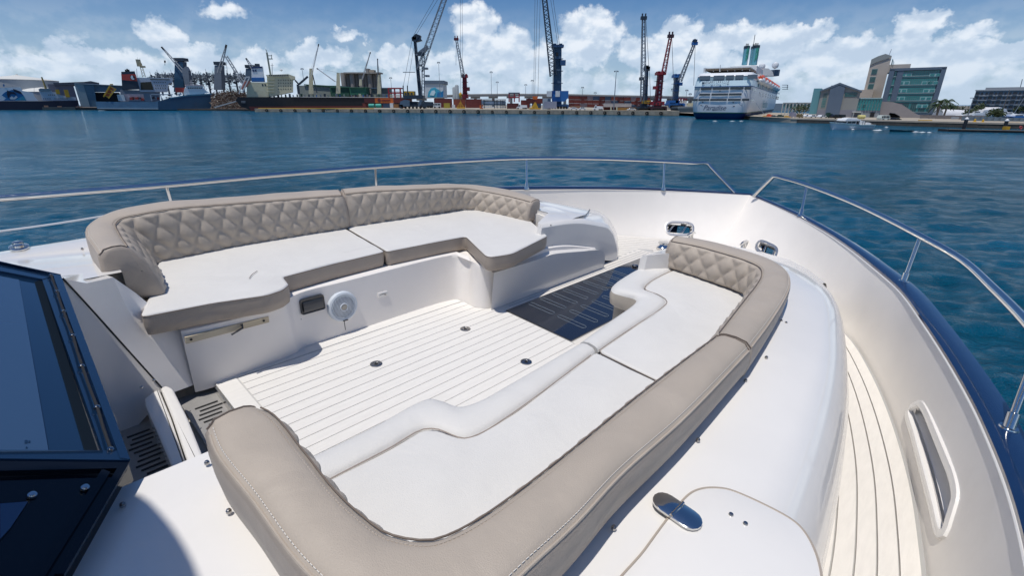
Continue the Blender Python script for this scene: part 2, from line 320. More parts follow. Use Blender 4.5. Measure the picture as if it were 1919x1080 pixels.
# ------------------------------------------------------------------ water
def build_water():
    m = bpy.data.materials.new('harbour_water'); m.use_nodes = True; nt = m.node_tree; b = nt.nodes['Principled BSDF']; L = nt.links.new
    tc = nd(nt, 'ShaderNodeTexCoord'); P = tc.outputs['Object']
    b.inputs['Roughness'].default_value = 0.14; b.inputs['IOR'].default_value = 1.33; b.inputs['Specular IOR Level'].default_value = 0.33
    def noise(sc, det, ro, st=(1, 1, 1), off=(0, 0, 0), dist=0.):
        mp = nd(nt, 'ShaderNodeMapping'); mp.inputs['Scale'].default_value = st; mp.inputs['Location'].default_value = off; mp.inputs['Rotation'].default_value = (0, 0, 0.12)
        L(P, mp.inputs[0]); n = nd(nt, 'ShaderNodeTexNoise', i_Scale=sc, i_Detail=det, i_Roughness=ro, i_Distortion=dist); L(mp.outputs[0], n.inputs['Vector']); return n.outputs[0]
    # body colour: deep teal with slow patches, brown weed rafts drifting in lines
    v = noise(0.05, 4, .6)
    c1 = nd(nt, 'ShaderNodeMix', data_type='RGBA'); L(maprange(nt, v, .3, .7), c1.inputs[0]); c1.inputs[6].default_value = (0.0, 0.064, 0.112, 1); c1.inputs[7].default_value = (0.0, 0.106, 0.205, 1)
    weed = math_(nt, 'MULTIPLY', maprange(nt, noise(0.06, 3, .6, st=(.35, 2.2, 1), off=(4, 3, 0)), .60, .70), maprange(nt, noise(0.8, 6, .7, st=(1, 2, 1)), .55, .70))
    c2 = nd(nt, 'ShaderNodeMix', data_type='RGBA'); L(math_(nt, 'MULTIPLY', weed, 0.75), c2.inputs[0]); L(c1.outputs[2], c2.inputs[6]); c2.inputs[7].default_value = (0.15, 0.10, 0.075, 1)
    L(c2.outputs[2], b.inputs['Base Color'])
    h = math_(nt, 'MULTIPLY', noise(0.6, 7, .68, st=(.75, 1.5, 1), dist=.4), 0.55)
    h = math_(nt, 'ADD', h, math_(nt, 'MULTIPLY', noise(1.5, 6, .62, st=(.6, 1.5, 1), dist=.6), 0.34))
    h = math_(nt, 'ADD', h, math_(nt, 'MULTIPLY', noise(6.5, 4, .65, st=(.7, 1.3, 1)), 0.06))
    bp_ = nd(nt, 'ShaderNodeBump'); bp_.inputs['Strength'].default_value = 1.0; bp_.inputs['Distance'].default_value = 1.3; L(h, bp_.inputs['Height']); L(bp_.outputs[0], b.inputs['Normal'])
    # real wave relief near by, fading into the shader's ripples with distance
    na1, na2 = 760, 120
    ang = np.concatenate([np.linspace(-1.15, 1.15, na1), np.linspace(1.15, 2 * math.pi - 1.15, na2)[1:-1]]); na = len(ang)
    rr = [2.2]
    while rr[-1] < 1500: rr.append(rr[-1] + max(.05, rr[-1] * .0105))
    rr = np.array(rr); nr = len(rr)
    X = np.outer(rr, np.sin(ang)); Y = np.outer(rr, np.cos(ang)); Zw = np.zeros_like(X)
    res = np.maximum(.05, rr * .0105)[:, None] * np.ones(na)[None, :]
    rw = np.random.RandomState(3)
    for k in range(84):
        lam = .26 * (7 / .26) ** (rw.rand() ** 1.2); th = math.radians(-80) + rw.normal() * .62; kx, ky = 2 * math.pi / lam * math.cos(th), 2 * math.pi / lam * math.sin(th)
        amp = .0082 * lam ** .66 * (1.3 if lam < 1.5 else 1) / (1 + (lam / 3.5) ** 2); fade = np.clip((lam / res - 2.6) / 3.0, 0, 1)
        ph = rw.rand() * 6.28; arg = kx * X + ky * Y + ph + .7 * np.sin(.11 * X + .07 * Y + k)
        Zw += fade * amp * (np.sin(arg) + .25 * np.sin(2 * arg + .6))
    # gust patches
    g = .75 + .35 * np.sin(X * .021 + 1.7 * np.sin(Y * .013)) * np.sin(Y * .034 + 1.1 * np.sin(X * .017)); Zw *= g
    V = np.column_stack([X.ravel(), Y.ravel(), Zw.ravel()]); idx = np.arange(nr * na).reshape(nr, na); nxt = np.roll(idx, -1, 1)
    F = np.stack([idx[:-1], nxt[:-1], nxt[1:], idx[1:]], -1).reshape(-1, 4)
    R2_ = 30000.; far = np.column_stack([R2_ * np.sin(ang), R2_ * np.cos(ang), np.zeros(na)]); o = len(V); V = np.vstack([V, far]); fi = o + np.arange(na); F = np.vstack([F, np.stack([idx[-1], np.roll(idx[-1], -1), np.roll(fi, -1), fi], -1)])
    me = bpy.data.meshes.new('water'); me.vertices.add(len(V)); me.vertices.foreach_set('co', V.astype(np.float32).ravel()); me.loops.add(F.size); me.loops.foreach_set('vertex_index', F.astype(np.int32).ravel())
    me.polygons.add(len(F)); me.polygons.foreach_set('loop_start', np.arange(0, F.size, 4, dtype=np.int32)); me.polygons.foreach_set('use_smooth', np.ones(len(F), dtype=bool)); me.update(calc_edges=True); me.materials.append(m)
    o = bpy.data.objects.new('water', me); COL.objects.link(o); o['kind'] = 'structure'
build_water()
# ------------------------------------------------------------------ yacht
GEL = mat('white_gelcoat', (0.815, 0.79, 0.75), 0.14, spec=0.5, var=0.025, vscale=3, bump=0.02, bscale=300, coat=0.6, rvar=0.05, dirt=(0.55, 0.52, 0.46, 0.10), dscale=1.4)
GELM = mat('cream_gelcoat', (0.855, 0.815, 0.76), 0.4, spec=0.4, var=0.03, vscale=2.5, bump=0.05, bscale=260, dirt=(0.55, 0.5, 0.43, 0.22), dscale=1.1)
GELS = mat('seat_base_gelcoat', (0.86, 0.82, 0.775), 0.35, spec=0.4, var=0.03, vscale=3, dirt=(0.58, 0.52, 0.45, 0.15), dscale=1.6)
NAVY = mat('navy_paint', (0.008, 0.028, 0.085), 0.12, spec=0.6, coat=0.6, var=0.06, vscale=8, rvar=0.05)
STEEL = mat('polished_steel', (0.66, 0.655, 0.64), 0.10, metal=1.0, rvar=0.05, vscale=20)
STEELD = mat('brushed_steel', (0.42, 0.41, 0.40), 0.28, metal=1.0)
DECK = mat('synthetic_teak', (0.735, 0.70, 0.645), 0.62, spec=0.25, var=0.05, vscale=9, bump=0.12, bscale=220, stretch=(1, 6, 1), dirt=(0.60, 0.55, 0.49, 0.35), dscale=3)
SOLE = mat('sole_teak', (0.77, 0.745, 0.70), 0.62, spec=0.25, var=0.04, vscale=9, bump=0.12, bscale=220, stretch=(1, 6, 1), dirt=(0.64, 0.60, 0.55, 0.25), dscale=3)
CAULK = mat('grey_caulk', (0.40, 0.395, 0.38), 0.7)
CAULKL = mat('pale_caulk', (0.52, 0.51, 0.49), 0.7)
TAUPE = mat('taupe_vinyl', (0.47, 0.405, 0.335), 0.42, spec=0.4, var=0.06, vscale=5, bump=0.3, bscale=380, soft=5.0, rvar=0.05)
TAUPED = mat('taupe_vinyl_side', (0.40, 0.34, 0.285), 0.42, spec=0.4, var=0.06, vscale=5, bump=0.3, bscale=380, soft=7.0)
CREAM = mat('cream_vinyl', (0.72, 0.705, 0.675), 0.45, spec=0.35, var=0.03, vscale=5, bump=0.3, bscale=300, soft=4.0, dirt=(0.6, 0.57, 0.52, 0.12), dscale=2)
THREAD = mat('pale_thread', (0.66, 0.63, 0.58), 0.7)
PIPE = mat('dark_piping', (0.16, 0.125, 0.10), 0.5)
BLACKG = mat('smoked_glass', (0.012, 0.012, 0.016), 0.04, spec=0.9, coat=1.0, rvar=0.015, vscale=6)
SCREEN = mat('windscreen_tint', (0.006, 0.022, 0.055), 0.06, spec=1.0, coat=0.8)
REFL = mat('painted_screen_reflection', (0.035, 0.075, 0.15), 0.25, spec=0.6, coat=0.6)  # lighter blue for the reflections painted onto the windscreen panes
FRAME = mat('windscreen_frame', (0.006, 0.022, 0.058), 0.16, spec=0.7, coat=0.7)
RUBBER = mat('black_rubber', (0.015, 0.015, 0.016), 0.6)
GREYP = mat('grey_plate', (0.30, 0.29, 0.28), 0.45, var=0.08, vscale=20)
WOOD = mat('weathered_batten', (0.62, 0.53, 0.38), 0.7, var=0.15, vscale=14, bump=0.3, bscale=60, stretch=(.3, 1, 3), dirt=(.3, .2, .12, .5), dscale=9)
SPKW = mat('speaker_plastic', (0.62, 0.67, 0.72), 0.4, var=.04)
SPKG = mat('speaker_grille', (0.33, 0.355, 0.39), 0.5, metal=.2)

YB = np.array([0., 0., 0.])
yacht = Thing('motor_yacht', 'large white and navy motor yacht whose foredeck lounge fills the foreground', 'yacht', YB, 'B')

# plan curves, port side (y > 0), mirrored for starboard: deck edge E (z 0) and gunwale G (z .48)
PAIRS = [((5.95, 0.0), (5.28, 0.0)), ((5.82, .14), (5.22, .12)), ((5.52, .46), (5.0, .48)), ((5.22, .74), (4.75, .80)), ((4.80, 1.06), (4.43, 1.12)), ((4.37, 1.33), (4.05, 1.40)),
         ((4.06, 1.50), (3.8, 1.57)), ((3.64, 1.71), (3.42, 1.74)), ((3.17, 1.87), (2.97, 1.90)), ((2.60, 2.04), (2.45, 2.045)), ((2.19, 2.14), (2.1, 2.115)), ((1.68, 2.225), (1.65, 2.18)), ((.8, 2.27), (.8, 2.22)), ((-.6, 2.29), (-.6, 2.24)), ((-3, 2.29), (-3, 2.24))]
ZG = 0.48; ND = -0.008
NS = 420
Gc = cr([p[0] for p in PAIRS], NS); Ec = cr([p[1] for p in PAIRS], NS)
# arc-length resample of the two together
dd = np.r_[0, np.cumsum(np.linalg.norm(np.diff(Gc, axis=0), axis=1))]; tt = np.linspace(0, dd[-1], NS)
Gc = np.column_stack([np.interp(tt, dd, Gc[:, i]) for i in (0, 1)]); Ec = np.column_stack([np.interp(tt, dd, Ec[:, i]) for i in (0, 1)])
NZ = 22
def bulw(i, z, s, off=0.0):
    """point of the bulwark's inner face at station i, height z, side s (+1 port)"""
    t = (z + 0.05) / (ZG + 0.05); fl = t + 0.10 * math.sin(math.pi * t)
    p = Ec[i] * (1 - fl) + Gc[i] * fl
    if off:
        j = min(i + 1, NS - 1); k = max(i - 1, 0); tg = Gc[j] - Gc[k]; tg /= np.linalg.norm(tg); nrm = np.array([-tg[1], tg[0]])
        if nrm[1] < 0: nrm = -nrm
        if i == 0: nrm = np.array([1., 0])
        p = p + nrm * off
    if s > 0: z = z - .17 * min(1, max(0, (1.9 - p[0]) / 1.5)) ** 1.5 * min(1, max(0, z / .2))
    return np.array([p[0], s * p[1], z])
def pip(px, py, poly):
    c = False; n = len(poly)
    for i in range(n):
        x1, y1 = poly[i]; x2, y2 = poly[i - 1]
        if (y1 > py) != (y2 > py) and px < (x2 - x1) * (py - y1) / (y2 - y1) + x1: c = not c
    return c
ZS = np.linspace(-0.05, ZG, NZ)
def find_on_bulwark(px, py, s):
    best = None
    for i in range(0, NS):
        for z in np.linspace(-0.03, ZG, 60):
            q = projb(bulw(i, z, s)); e = (q[0] - px)**2 + (q[1] - py)**2
            if best is None or e < best[0]: best = (e, i, z)
    return best[1], best[2]
def bul_poly(pts, s, n):
    """outline on the bulwark face through sighted corners -> list of (station float, z)"""
    c = [find_on_bulwark(x, y, s) for x, y in pts]; return c
def bulp(i, z, s, off=0.0):
    a = int(np.clip(math.floor(i), 0, NS - 2)); f = i - a; return bulw(a, z, s, off) * (1 - f) + bulw(a + 1, z, s, off) * f
# openings: drain slot in the starboard bulwark, two fairleads at the bow
def rrect(c, n=36, k=0.25):
    """rounded outline through corner list in (i, z) space"""
    P = np.array(c, float); out = []
    m = len(P)
    for q in range(m):
        a, b, d = P[q - 1], P[q], P[(q + 1) % m]; p0 = b + (a - b) * k; p1 = b + (d - b) * k
        for t in np.linspace(0, 1, n // m): out.append((1 - t)**2 * p0 + 2 * t * (1 - t) * b + t * t * p1)
    return np.array(out)
slot_c = bul_poly([(1704, 773), (1726, 762), (1788, 930), (1768, 1006)], -1, 0)
fair_p = bul_poly([(1250, 418), (1296, 420), (1294, 438), (1251, 436)], 1, 0)
fair_s = bul_poly([(1424, 452), (1456, 468), (1450, 486), (1420, 466)], -1, 0)
slot2_c = bul_poly([(1790, 1052), (1835, 1056), (1850, 1110), (1800, 1110)], -1, 0)
def zplane(c):
    zs = sorted([z for _, z in c]); return c
HOLES = {-1: [rrect(slot_c, 40, .18), rrect(fair_s, 32, .35)], 1: [rrect(fair_p, 32, .35)]}
for s, nm in ((1, 'port'), (-1, 'starboard')):
    V = [bulw(i, z, s) for z in ZS for i in range(NS)]; F = []
    for a in range(NZ - 1):
        for i in range(NS - 1):
            cz = (ZS[a] + ZS[a + 1]) / 2
            if any(pip(i + .5, cz, h) for h in HOLES[s]): continue
            F.append((a * NS + i, a * NS + i + 1, (a + 1) * NS + i + 1, (a + 1) * NS + i))
    yacht.part('bulwark', (V, F), GELM, ang=60)
    # hull side outside
    rows = []; HI = list(range(0, NS, 2)); HZ = [.45, .40, .35, .30, .26, .22, .18, .14, .10, .06, .02, -.02, -.06, -.10, -.15, -.2, -.8, -1.8, -3.5]
    for z in HZ:
        k = np.interp(z, [-3.5, -1.8, -.8, -.2, 0.2], [.72, .86, .95, .985, 1.0]); row = []
        for i in HI:
            w = 0.045 + 0.07 * min(1, i / 120); p = bulw(i, ZG, s, w); row.append((p[0] - (1 - k) * 1.6, p[1] * k, min(z, p[2] - .02)))
        rows.append(row)
    hv, hf_ = loft(rows); hf = []; nH = len(HI)
    for f in hf_:
        r, c_ = divmod(min(f), nH); zc = (HZ[r] + HZ[r + 1]) / 2; ic = HI[c_] + 1; drop = False
        for h in (HOLES[s][1:] if s < 0 else HOLES[s]):
            if h[:, 0].min() - 2 < ic < h[:, 0].max() + 2 and h[:, 1].min() - .14 < zc < h[:, 1].max() + .06: drop = True
        if not drop: hf.append(f)
    yacht.part('hull_side', (hv, hf), NAVY, ang=60)
    # gunwale cap: flat navy rail with a white bead inside, bevelled outer edge
    rows = []
    for off, z in ((-.004, ZG - .012), (-.004, ZG + .004), (.012, ZG + .012), (.55, ZG + .014), (.9, ZG + .008), (1.0, ZG - .02), (1.0, ZG - .09)):
        row = []
        for i in range(0, NS, 2):
            w = 0.045 + 0.07 * min(1, i / 120); o = off if off < .1 else off * w
            row.append(bulw(i, ZG, s, o) + np.array([0, 0, z - ZG]))
        rows.append(row)
    yacht.part('gunwale', loft(rows), NAVY, ang=40)
    yacht.part('bead', tube([bulw(i, ZG, s, -.004) + np.array([0, 0, -.014]) for i in range(0, NS, 3)], .005, 6), GEL)

# slot frame, liner and sill
def ring_on_bulwark(h, s, w, proud, depth):
    """raised rounded frame round an opening; h outline in (i,z)"""
    P0 = np.array([bulp(a, b, s) for a, b in h]); c = P0.mean(0)
    n = np.cross(P0[5] - c, P0[len(h) // 3 + 3] - c); n /= np.linalg.norm(n)
    if n[1] * s > 0: n = -n                      # toward the deck
    def grow(d): 
        o = P0 - c; l = np.linalg.norm(o, axis=1)[:, None]; k = np.roll(P0, -1, 0) - np.roll(P0, 1, 0); m = np.cross(k, n); m /= np.linalg.norm(m, axis=1)[:, None]
        sg = np.sign(np.sum(m * o)); return P0 + m * sg * d
    rows = [grow(-.004) - n * depth, grow(0.0) - n * .0, grow(.006) + n * proud * .9, grow(w * .5) + n * proud, grow(w * .9) + n * proud * .8, grow(w) - n * .01]
    return loft([list(r) for r in rows], cu=True), P0, c, n
g, P0, c, n_ = ring_on_bulwark(HOLES[-1][0], -1, .040, .014, .11)
fr = yacht.part('drain_opening', g, GEL, label='long drain opening through the bulwark with rounded white frame')
q = [bulp(a, b, -1) for a, b in HOLES[-1][0]]
lowc = sorted(range(4), key=lambda k: slot_c[k][1])[:2]
sl_i = sorted([slot_c[k][0] for k in range(4)]); zlow = min(z for _, z in slot_c)
sill = loft([[bulp(i, zlow + .03, -1, .0) for i in np.linspace(sl_i[0] - 2, sl_i[-1] + 2, 12)], [bulp(i, zlow + .05, -1, .05) for i in np.linspace(sl_i[0] - 2, sl_i[-1] + 2, 12)], [bulp(i, zlow + .04, -1, .14) for i in np.linspace(sl_i[0] - 2, sl_i[-1] + 2, 12)]])
yacht.part('sill', sill, GEL, parent=fr)
# second, half-seen drain hood at the lower right corner
for a in [0]:
    p = BZ(1812, 1075, .05); rows = []
    for t in np.linspace(0, math.pi, 12):
        rows.append([p + np.array([-.10 * math.cos(t), -.05 + y_, .09 * math.sin(t) * (1 - y_ * 2)]) for y_ in (0.10, 0.06, -.06, -.1)])
    yacht.part('drain_hood', loft(rows), GEL)
# fairleads: steel frame with two vertical rollers
for s, h in ((1, HOLES[1][0]), (-1, HOLES[-1][1])):
    g, P0, c, n_ = ring_on_bulwark(h, s, .034, .010, .05)
    f = yacht.part('fairlead', g, mat('satin_steel', (.72, .70, .67), .30, metal=.85))
    i0, i1 = min(a for a, b in h), max(a for a, b in h); z0, z1 = min(b for a, b in h), max(b for a, b in h)
    for fr_ in (.22, .72):
        i = i0 + (i1 - i0) * fr_; A = bulp(i, z0 - .01, s, .04); B = bulp(i, z1 + .01, s, .04)
        yacht.part('roller', tube([A, A * .75 + B * .25, (A + B) / 2, A * .25 + B * .75, B], [.016, .011, .009, .011, .016], 10), STEEL, parent=f)
    for k in range(0, len(h), 5):
        o = P0[k] + (P0[k] - c) / np.linalg.norm(P0[k] - c) * .013 + n_ * .013; yacht.part('screw', tube([o, o + n_ * .003], .004, 6), STEELD, parent=f)

# deck base under the planks
edge = [(Ec[i][0] + .02, Ec[i][1] + .02) for i in range(0, NS, 4)]
base_poly = [(x, y, -.012) for x, y in edge] + [(x, -y, -.012) for x, y in edge[::-1]]
# (left open over the lounge well, whose own sole sheet is at the same level)
NB = len(edge)
eF = [e for e in edge if e[0] >= .49]; eA = [e for e in edge if e[0] < .60]
yacht.part('deck_sheet', loft([[(x, max(y, 0), -.012) for x, y in eF], [(x, -max(y, 0), -.012) for x, y in eF]]), CAULK, smooth=False)
for s in (1, -1): yacht.part('deck_sheet', loft([[(x, s * y, -.012) for x, y in eA], [(x, s * 1.0, -.012) for x, y in eA]]), CAULK, smooth=False)

# side deck and bow planks: strips parallel to the deck edge
PW = 0.066; GAP = 0.0065
EdX = reslen(np.column_stack([Ec, np.zeros(NS)]), 260)[:, :2]
tg = np.gradient(EdX, axis=0); tg /= np.linalg.norm(tg, axis=1)[:, None]; nin = np.column_stack([tg[:, 1], -tg[:, 0]])
if nin[-1][1] > 0: nin = -nin
def strip(d):
    o = EdX + nin * d
    return o
def inside_well(x, y): return x < 3.5 and abs(y) < 1.55
def plank_poly(d0, d1, s):
    a, b = strip(d0), strip(d1); ok = []
    for p, q in zip(a, b):
        m = (p + q) / 2
        ok.append(m[1] > 0.02 and not (m[0] < 4.42 and m[1] < .44) and not (m[0] < 3.3 and m[1] < 1.42) and not (m[0] < 4.0 and m[1] < .80))
    runs = []; cur = []
    for k, v in enumerate(ok):
        if v: cur.append(k)
        elif cur: runs.append(cur); cur = []
    if cur: runs.append(cur)
    return [(a[r], b[r]) for r in runs if len(r) > 3]
for k in range(17):
    d0 = .012 + k * PW
    for s in (1, -1):
        if k > 7 and s < 0 and False: continue
        for a, b in plank_poly(d0 + GAP / 2, d0 + PW - GAP / 2, s):
            a = a[a[:, 1] > 0.0]; b = b[:len(a)]
            if len(a) < 3: continue
            b = b.copy(); b[:, 1] = np.maximum(b[:, 1], .003)
            st = slice(None, None, 3); aa, bb = a[st], b[st]
            rows = [[(x, s * y, -.012) for x, y in aa], [(x, s * y, 0.0) for x, y in aa], [(x, s * y, 0.0) for x, y in bb], [(x, s * y, -.012) for x, y in bb]]
            yacht.part('plank', loft(rows), DECK, smooth=False)

# ---- lounge sole: planks between x .60 and the hatch
def clip_strip(poly, y0, y1):
    def cl(P, f, inter):
        out = []
        for i in range(len(P)):
            a, b = P[i - 1], P[i]
            if f(b):
                if not f(a): out.append(inter(a, b))
                out.append(b)
            elif f(a): out.append(inter(a, b))
        return out
    def it(y): return lambda a, b: (a[0] + (b[0] - a[0]) * (y - a[1]) / (b[1] - a[1]), y)
    P = cl(poly, lambda p: p[1] >= y0, it(y0))
    return cl(P, lambda p: p[1] <= y1, it(y1)) if P else P
yacht.part('sole_sheet', box((.50, -.80, -.03), (4.5, .80, -.0025)), CAULKL, smooth=False)
sole = [(.60, -.78), (2.268, -.78), (2.268, .37), (2.20, .40), (2.14, .47), (2.14, .60), (2.06, .615), (.60, .615)]
YP = 0.0672; k = 0
y = .615
while y > -.78:
    P = clip_strip(sole, y - YP + .0046, y)
    if len(P) > 2: yacht.part('plank', prism(P, -.0085, 0.0), SOLE, smooth=False)
    y -= YP
yacht.part('margin_board', prism([(.505, -.78), (.592, -.78), (.592, .62), (.505, .62)], -.0085, .001), SOLE, smooth=False)
yacht.part('margin_board', prism([(.505, .628), (2.13, .622), (2.13, .76), (.505, .76)], -.0085, .001), SOLE, smooth=False)
yacht.part('margin_board', prism([(2.278, .305), (2.23, .37), (2.23, .45), (4.40, .45), (4.40, .30)], -.0085, .0005), DECK, smooth=False)
yacht.part('margin_board', prism([(2.278, -.305), (2.23, -.45), (4.40, -.45), (4.40, -.30)], -.0085, .0005), DECK, smooth=False)
yacht.part('margin_board', prism([(4.312, -.29), (4.40, -.29), (4.40, .29), (4.312, .29)], -.0085, .0005), DECK, smooth=False)
for yy in (.335, .372, .41):
    yacht.part('seam', box((2.35, yy - .0025, -.002), (4.38, yy + .0025, .0022)), CAULK, smooth=False)
# deck drains / table sockets
for px, py in ((705, 683), (872, 617), (986, 679)):
    c = BZ(px, py, 0); d = yacht.part('deck_socket', revolve([(.034, -.004), (.034, .003), (.031, .0045), (.022, .0045), (.021, .0025), (.001, .0025)], 24, c), STEELD)
    yacht.part('plug', revolve([(.010, .002), (.010, .0045), (.001, .0048)], 12, c), RUBBER, parent=d)
# smoked hatch with non-slip outlines
ht = yacht.part('smoked_hatch', prism([(2.280, -.292), (4.305, -.292), (4.305, .294), (2.276, .294)], -.004, .006), BLACKG, smooth=False, label='smoked glass deck hatch with rows of non-slip outlines')
NSLIP = mat('etched_line', (.20, .25, .31), .5)
for kx in range(9):
    for cyy in (.155, -.125):
        cx = 2.50 + kx * .137
        ring = []
        L2, rr = .098, .021
        for a in np.linspace(-math.pi / 2, math.pi / 2, 9): ring.append((cx + rr * math.sin(a), cyy + L2 + rr * math.cos(a), .0075))
        for a in np.linspace(math.pi / 2, 3 * math.pi / 2, 9): ring.append((cx + rr * math.sin(a), cyy - L2 + rr * math.cos(a), .0075))
        ring.append(ring[0]); yacht.part('grip_outline', tube(ring, .0014, 4, caps=False), NSLIP, parent=ht, smooth=False)
c = BZ(1190, 499, .01); yacht.part('hatch_lock', revolve([(.028, 0), (.030, .012), (.022, .018), (.001, .018)], 16, c), STEELD, parent=ht)
c = BZ(1205, 491, .01); yacht.part('hatch_lock', revolve([(.020, 0), (.020, .004), (.001, .005)], 16, c), STEELD, parent=ht)
c = BZ(1243, 465, .02); w = yacht.part('windlass', revolve([(.07, -.02), (.07, .01), (.055, .02), (.045, .045), (.06, .05), (.06, .06), (.001, .065)], 24, c), STEEL)
# bow cleats (seen over the starboard backrest)
for px, py in ((1296, 452), (1391, 470)):
    c = BZ(px, py, .02); 
    if px < 1300: c = c + np.array([-.05, 0, 0])
    f = yacht.part('cleat', tube([c + np.array([-.10, 0, .085]), c + np.array([-.05, 0, .095]), c + np.array([.05, 0, .095]), c + np.array([.10, 0, .085])], [.010, .016, .016, .010], 10), STEEL)
    for dx in (-.03, .03): yacht.part('cleat_leg', tube([c + np.array([dx * 1.6, 0, -.03]), c + np.array([dx, 0, .09])], [.02, .013], 10), STEEL, parent=f)

# ---- sighted outlines of the four backrests (inner top, outer top, inner foot)
ZT = .70; ZBm = .43
def tr(lst, zs):
    out = []
    for (it, ot, ib), zt in zip(lst, zs):
        a, o = BZ(*it, zt), BZ(*ot, zt)
        if ib is None: d = (o - a); d[2] = 0; d /= np.linalg.norm(d); b = a - d * .02; b[2] = ZBm
        else: b = BZ(*ib, ZBm)
        out.append((a, o, b))
    return out
port_aft = tr([((238, 463), (183, 475), (312, 556)), ((222, 438), (160, 437), (302, 522)), ((217, 420), (163, 422), (292, 503)), ((230, 410), (182, 408), (297, 499)), ((272, 401), (228, 391), (330, 490)), ((334, 391.5), (300, 380), (380, 480)), ((400, 386), (380, 373.5), (440, 468)), ((520, 376.5), (510, 363), (545, 450)), ((640, 367), (631, 355.5), (652, 431.5))], [0.705, 0.702, 0.705, 0.715, 0.725, 0.727, 0.72, 0.705, 0.69])
port_fwd = tr([((647, 364.5), (640, 355.5), (656, 430)), ((700, 359.5), (700, 350), (705, 422)), ((780, 356), (780, 346.5), (775, 411)), ((840, 354), (840, 345.5), (830, 402)), ((870, 354), (880, 346.5), (860, 398)), ((899, 358), (920, 350), (887, 397.5)), ((941.5, 366), (965, 358.5), (925, 404)), ((975, 374), (995, 368), (962, 412)), ((995, 379.5), (1011, 375), (988, 419))], [0.692, 0.69, 0.675, 0.655, 0.64, 0.622, 0.615, 0.61, 0.61])
stb_fwd = tr([((1259, 453), (1272, 444.5), (1247, 501)), ((1308, 463), (1312, 449), (1293, 516)), ((1355, 476), (1364, 461), (1336, 531)), ((1393, 487.6), (1412, 474), (1370, 543)), ((1422, 501), (1448, 488), (1392, 553)), ((1428, 516), (1474, 506), None), ((1419, 535), (1482, 528), None), ((1402, 557), (1475, 553), None), ((1375, 592), (1446, 602), None), ((1348, 627), (1411, 650), None)], [0.612, 0.62, 0.625, 0.627, 0.63, 0.636, 0.645, 0.655, 0.67, 0.69])
stb_aft = tr([((1345, 631), (1407, 656), None), ((1200, 742), (1287, 781), None), ((1050, 865), (1167, 889), None), ((960, 935), (1085, 978), None), ((890, 983), (1008, 1050), None), ((837, 1010), (905, 1140), None), ((802, 1019), (800, 1180), None), ((725, 1006), (680, 1175), None), ((675, 971), (610, 1110), None), ((626, 925), (545, 1042), None), ((565, 848), (468, 935), None), ((508, 779), (403, 850), None), ((478, 764), (385, 803), None)], [0.692, 0.7, 0.71, 0.717, 0.722, 0.726, 0.728, 0.73, 0.73, 0.73, 0.73, 0.73, 0.73])
# ---- mouldings either side of the well
def mids(*L):
    P = [((np.array(a) + np.array(o)) / 2)[:2] for T_ in L for a, o, b in T_]; return P
def polyz(L, z): return [(x, y, z) for x, y in L]
seat_b = [(.41, .655), (.45, .645), (.70, .65), (.93, .67), (.975, .70), (1.02, .705), (1.3, .70), (2.05, .69), (2.13, .66), (2.15, .58), (2.14, .50), (2.17, .43), (2.25, .395), (2.45, .375), (3.0, .375), (3.55, .375)]
seat_t = [(.41, .66), (.45, .65), (.70, .635), (.88, .64), (.95, .70), (1.04, .735), (1.3, .735), (2.08, .73), (2.17, .70), (2.19, .61), (2.16, .54), (2.17, .46), (2.25, .42), (2.45, .405), (3.0, .405), (3.50, .405)]
def shf(L, dy):
    o = []
    for x, y in L:
        k = min(1, max(0, (x - 1.9) / .22)) if x < 3.4 else 1; o.append((x + .40 * k * (1 if x < 3.2 else .3), y + (dy if 2.12 < x < 3.4 and y < .62 else 0)))
    return o
seat_b_s = shf(seat_b, .085); seat_t_s = shf(seat_t, .115)
zt = [.325, .325, .325, .33, .335, .335, .335, .335, .335, .335, .325, .32, .325, .345, .315, .20]
NP = 120
bot = cr([(x, y, -.02) for x, y in seat_b], NP)
top = cr([(x, y, z) for (x, y), z in zip(seat_t, zt)], NP)
MIDX = [(.26, .80), (.25, 1.20), (.40, 1.45), (.75, 1.52), (1.65, 1.47), (2.35, 1.24), (2.62, .95), (2.66, .70), (2.70, .47)]
OUTX = [(-.05, .74), (-.5, 1.55), (.2, 1.76), (.75, 1.78), (1.65, 1.74), (2.4, 1.66), (3.05, 1.46), (3.36, 1.1), (3.45, .50)]
FOOTX = [(-.6, 1.9), (-.62, 1.99), (.3, 2.0), (.9, 1.99), (2.0, 1.90), (2.77, 1.745), (3.62, 1.51), (4.1, 1.35), (4.40, 1.10)]
MIDS = [(.235, .60), (.24, .95), (.36, 1.36), (.75, 1.49), (1.65, 1.44), (2.35, 1.24), (2.62, .95), (2.66, .70), (2.70, .47)]
OUTS = [(-.9, .60), (-.9, 1.3), (-.1, 1.72), (.75, 1.73), (1.65, 1.68), (2.4, 1.58), (3.05, 1.40), (3.36, 1.08), (3.45, .50)]
FOOTS = [(-1.0, 1.0), (-1.0, 1.95), (.3, 1.955), (.9, 1.94), (2.0, 1.835), (2.77, 1.68), (3.55, 1.46), (4.05, 1.30), (4.36, 1.08)]
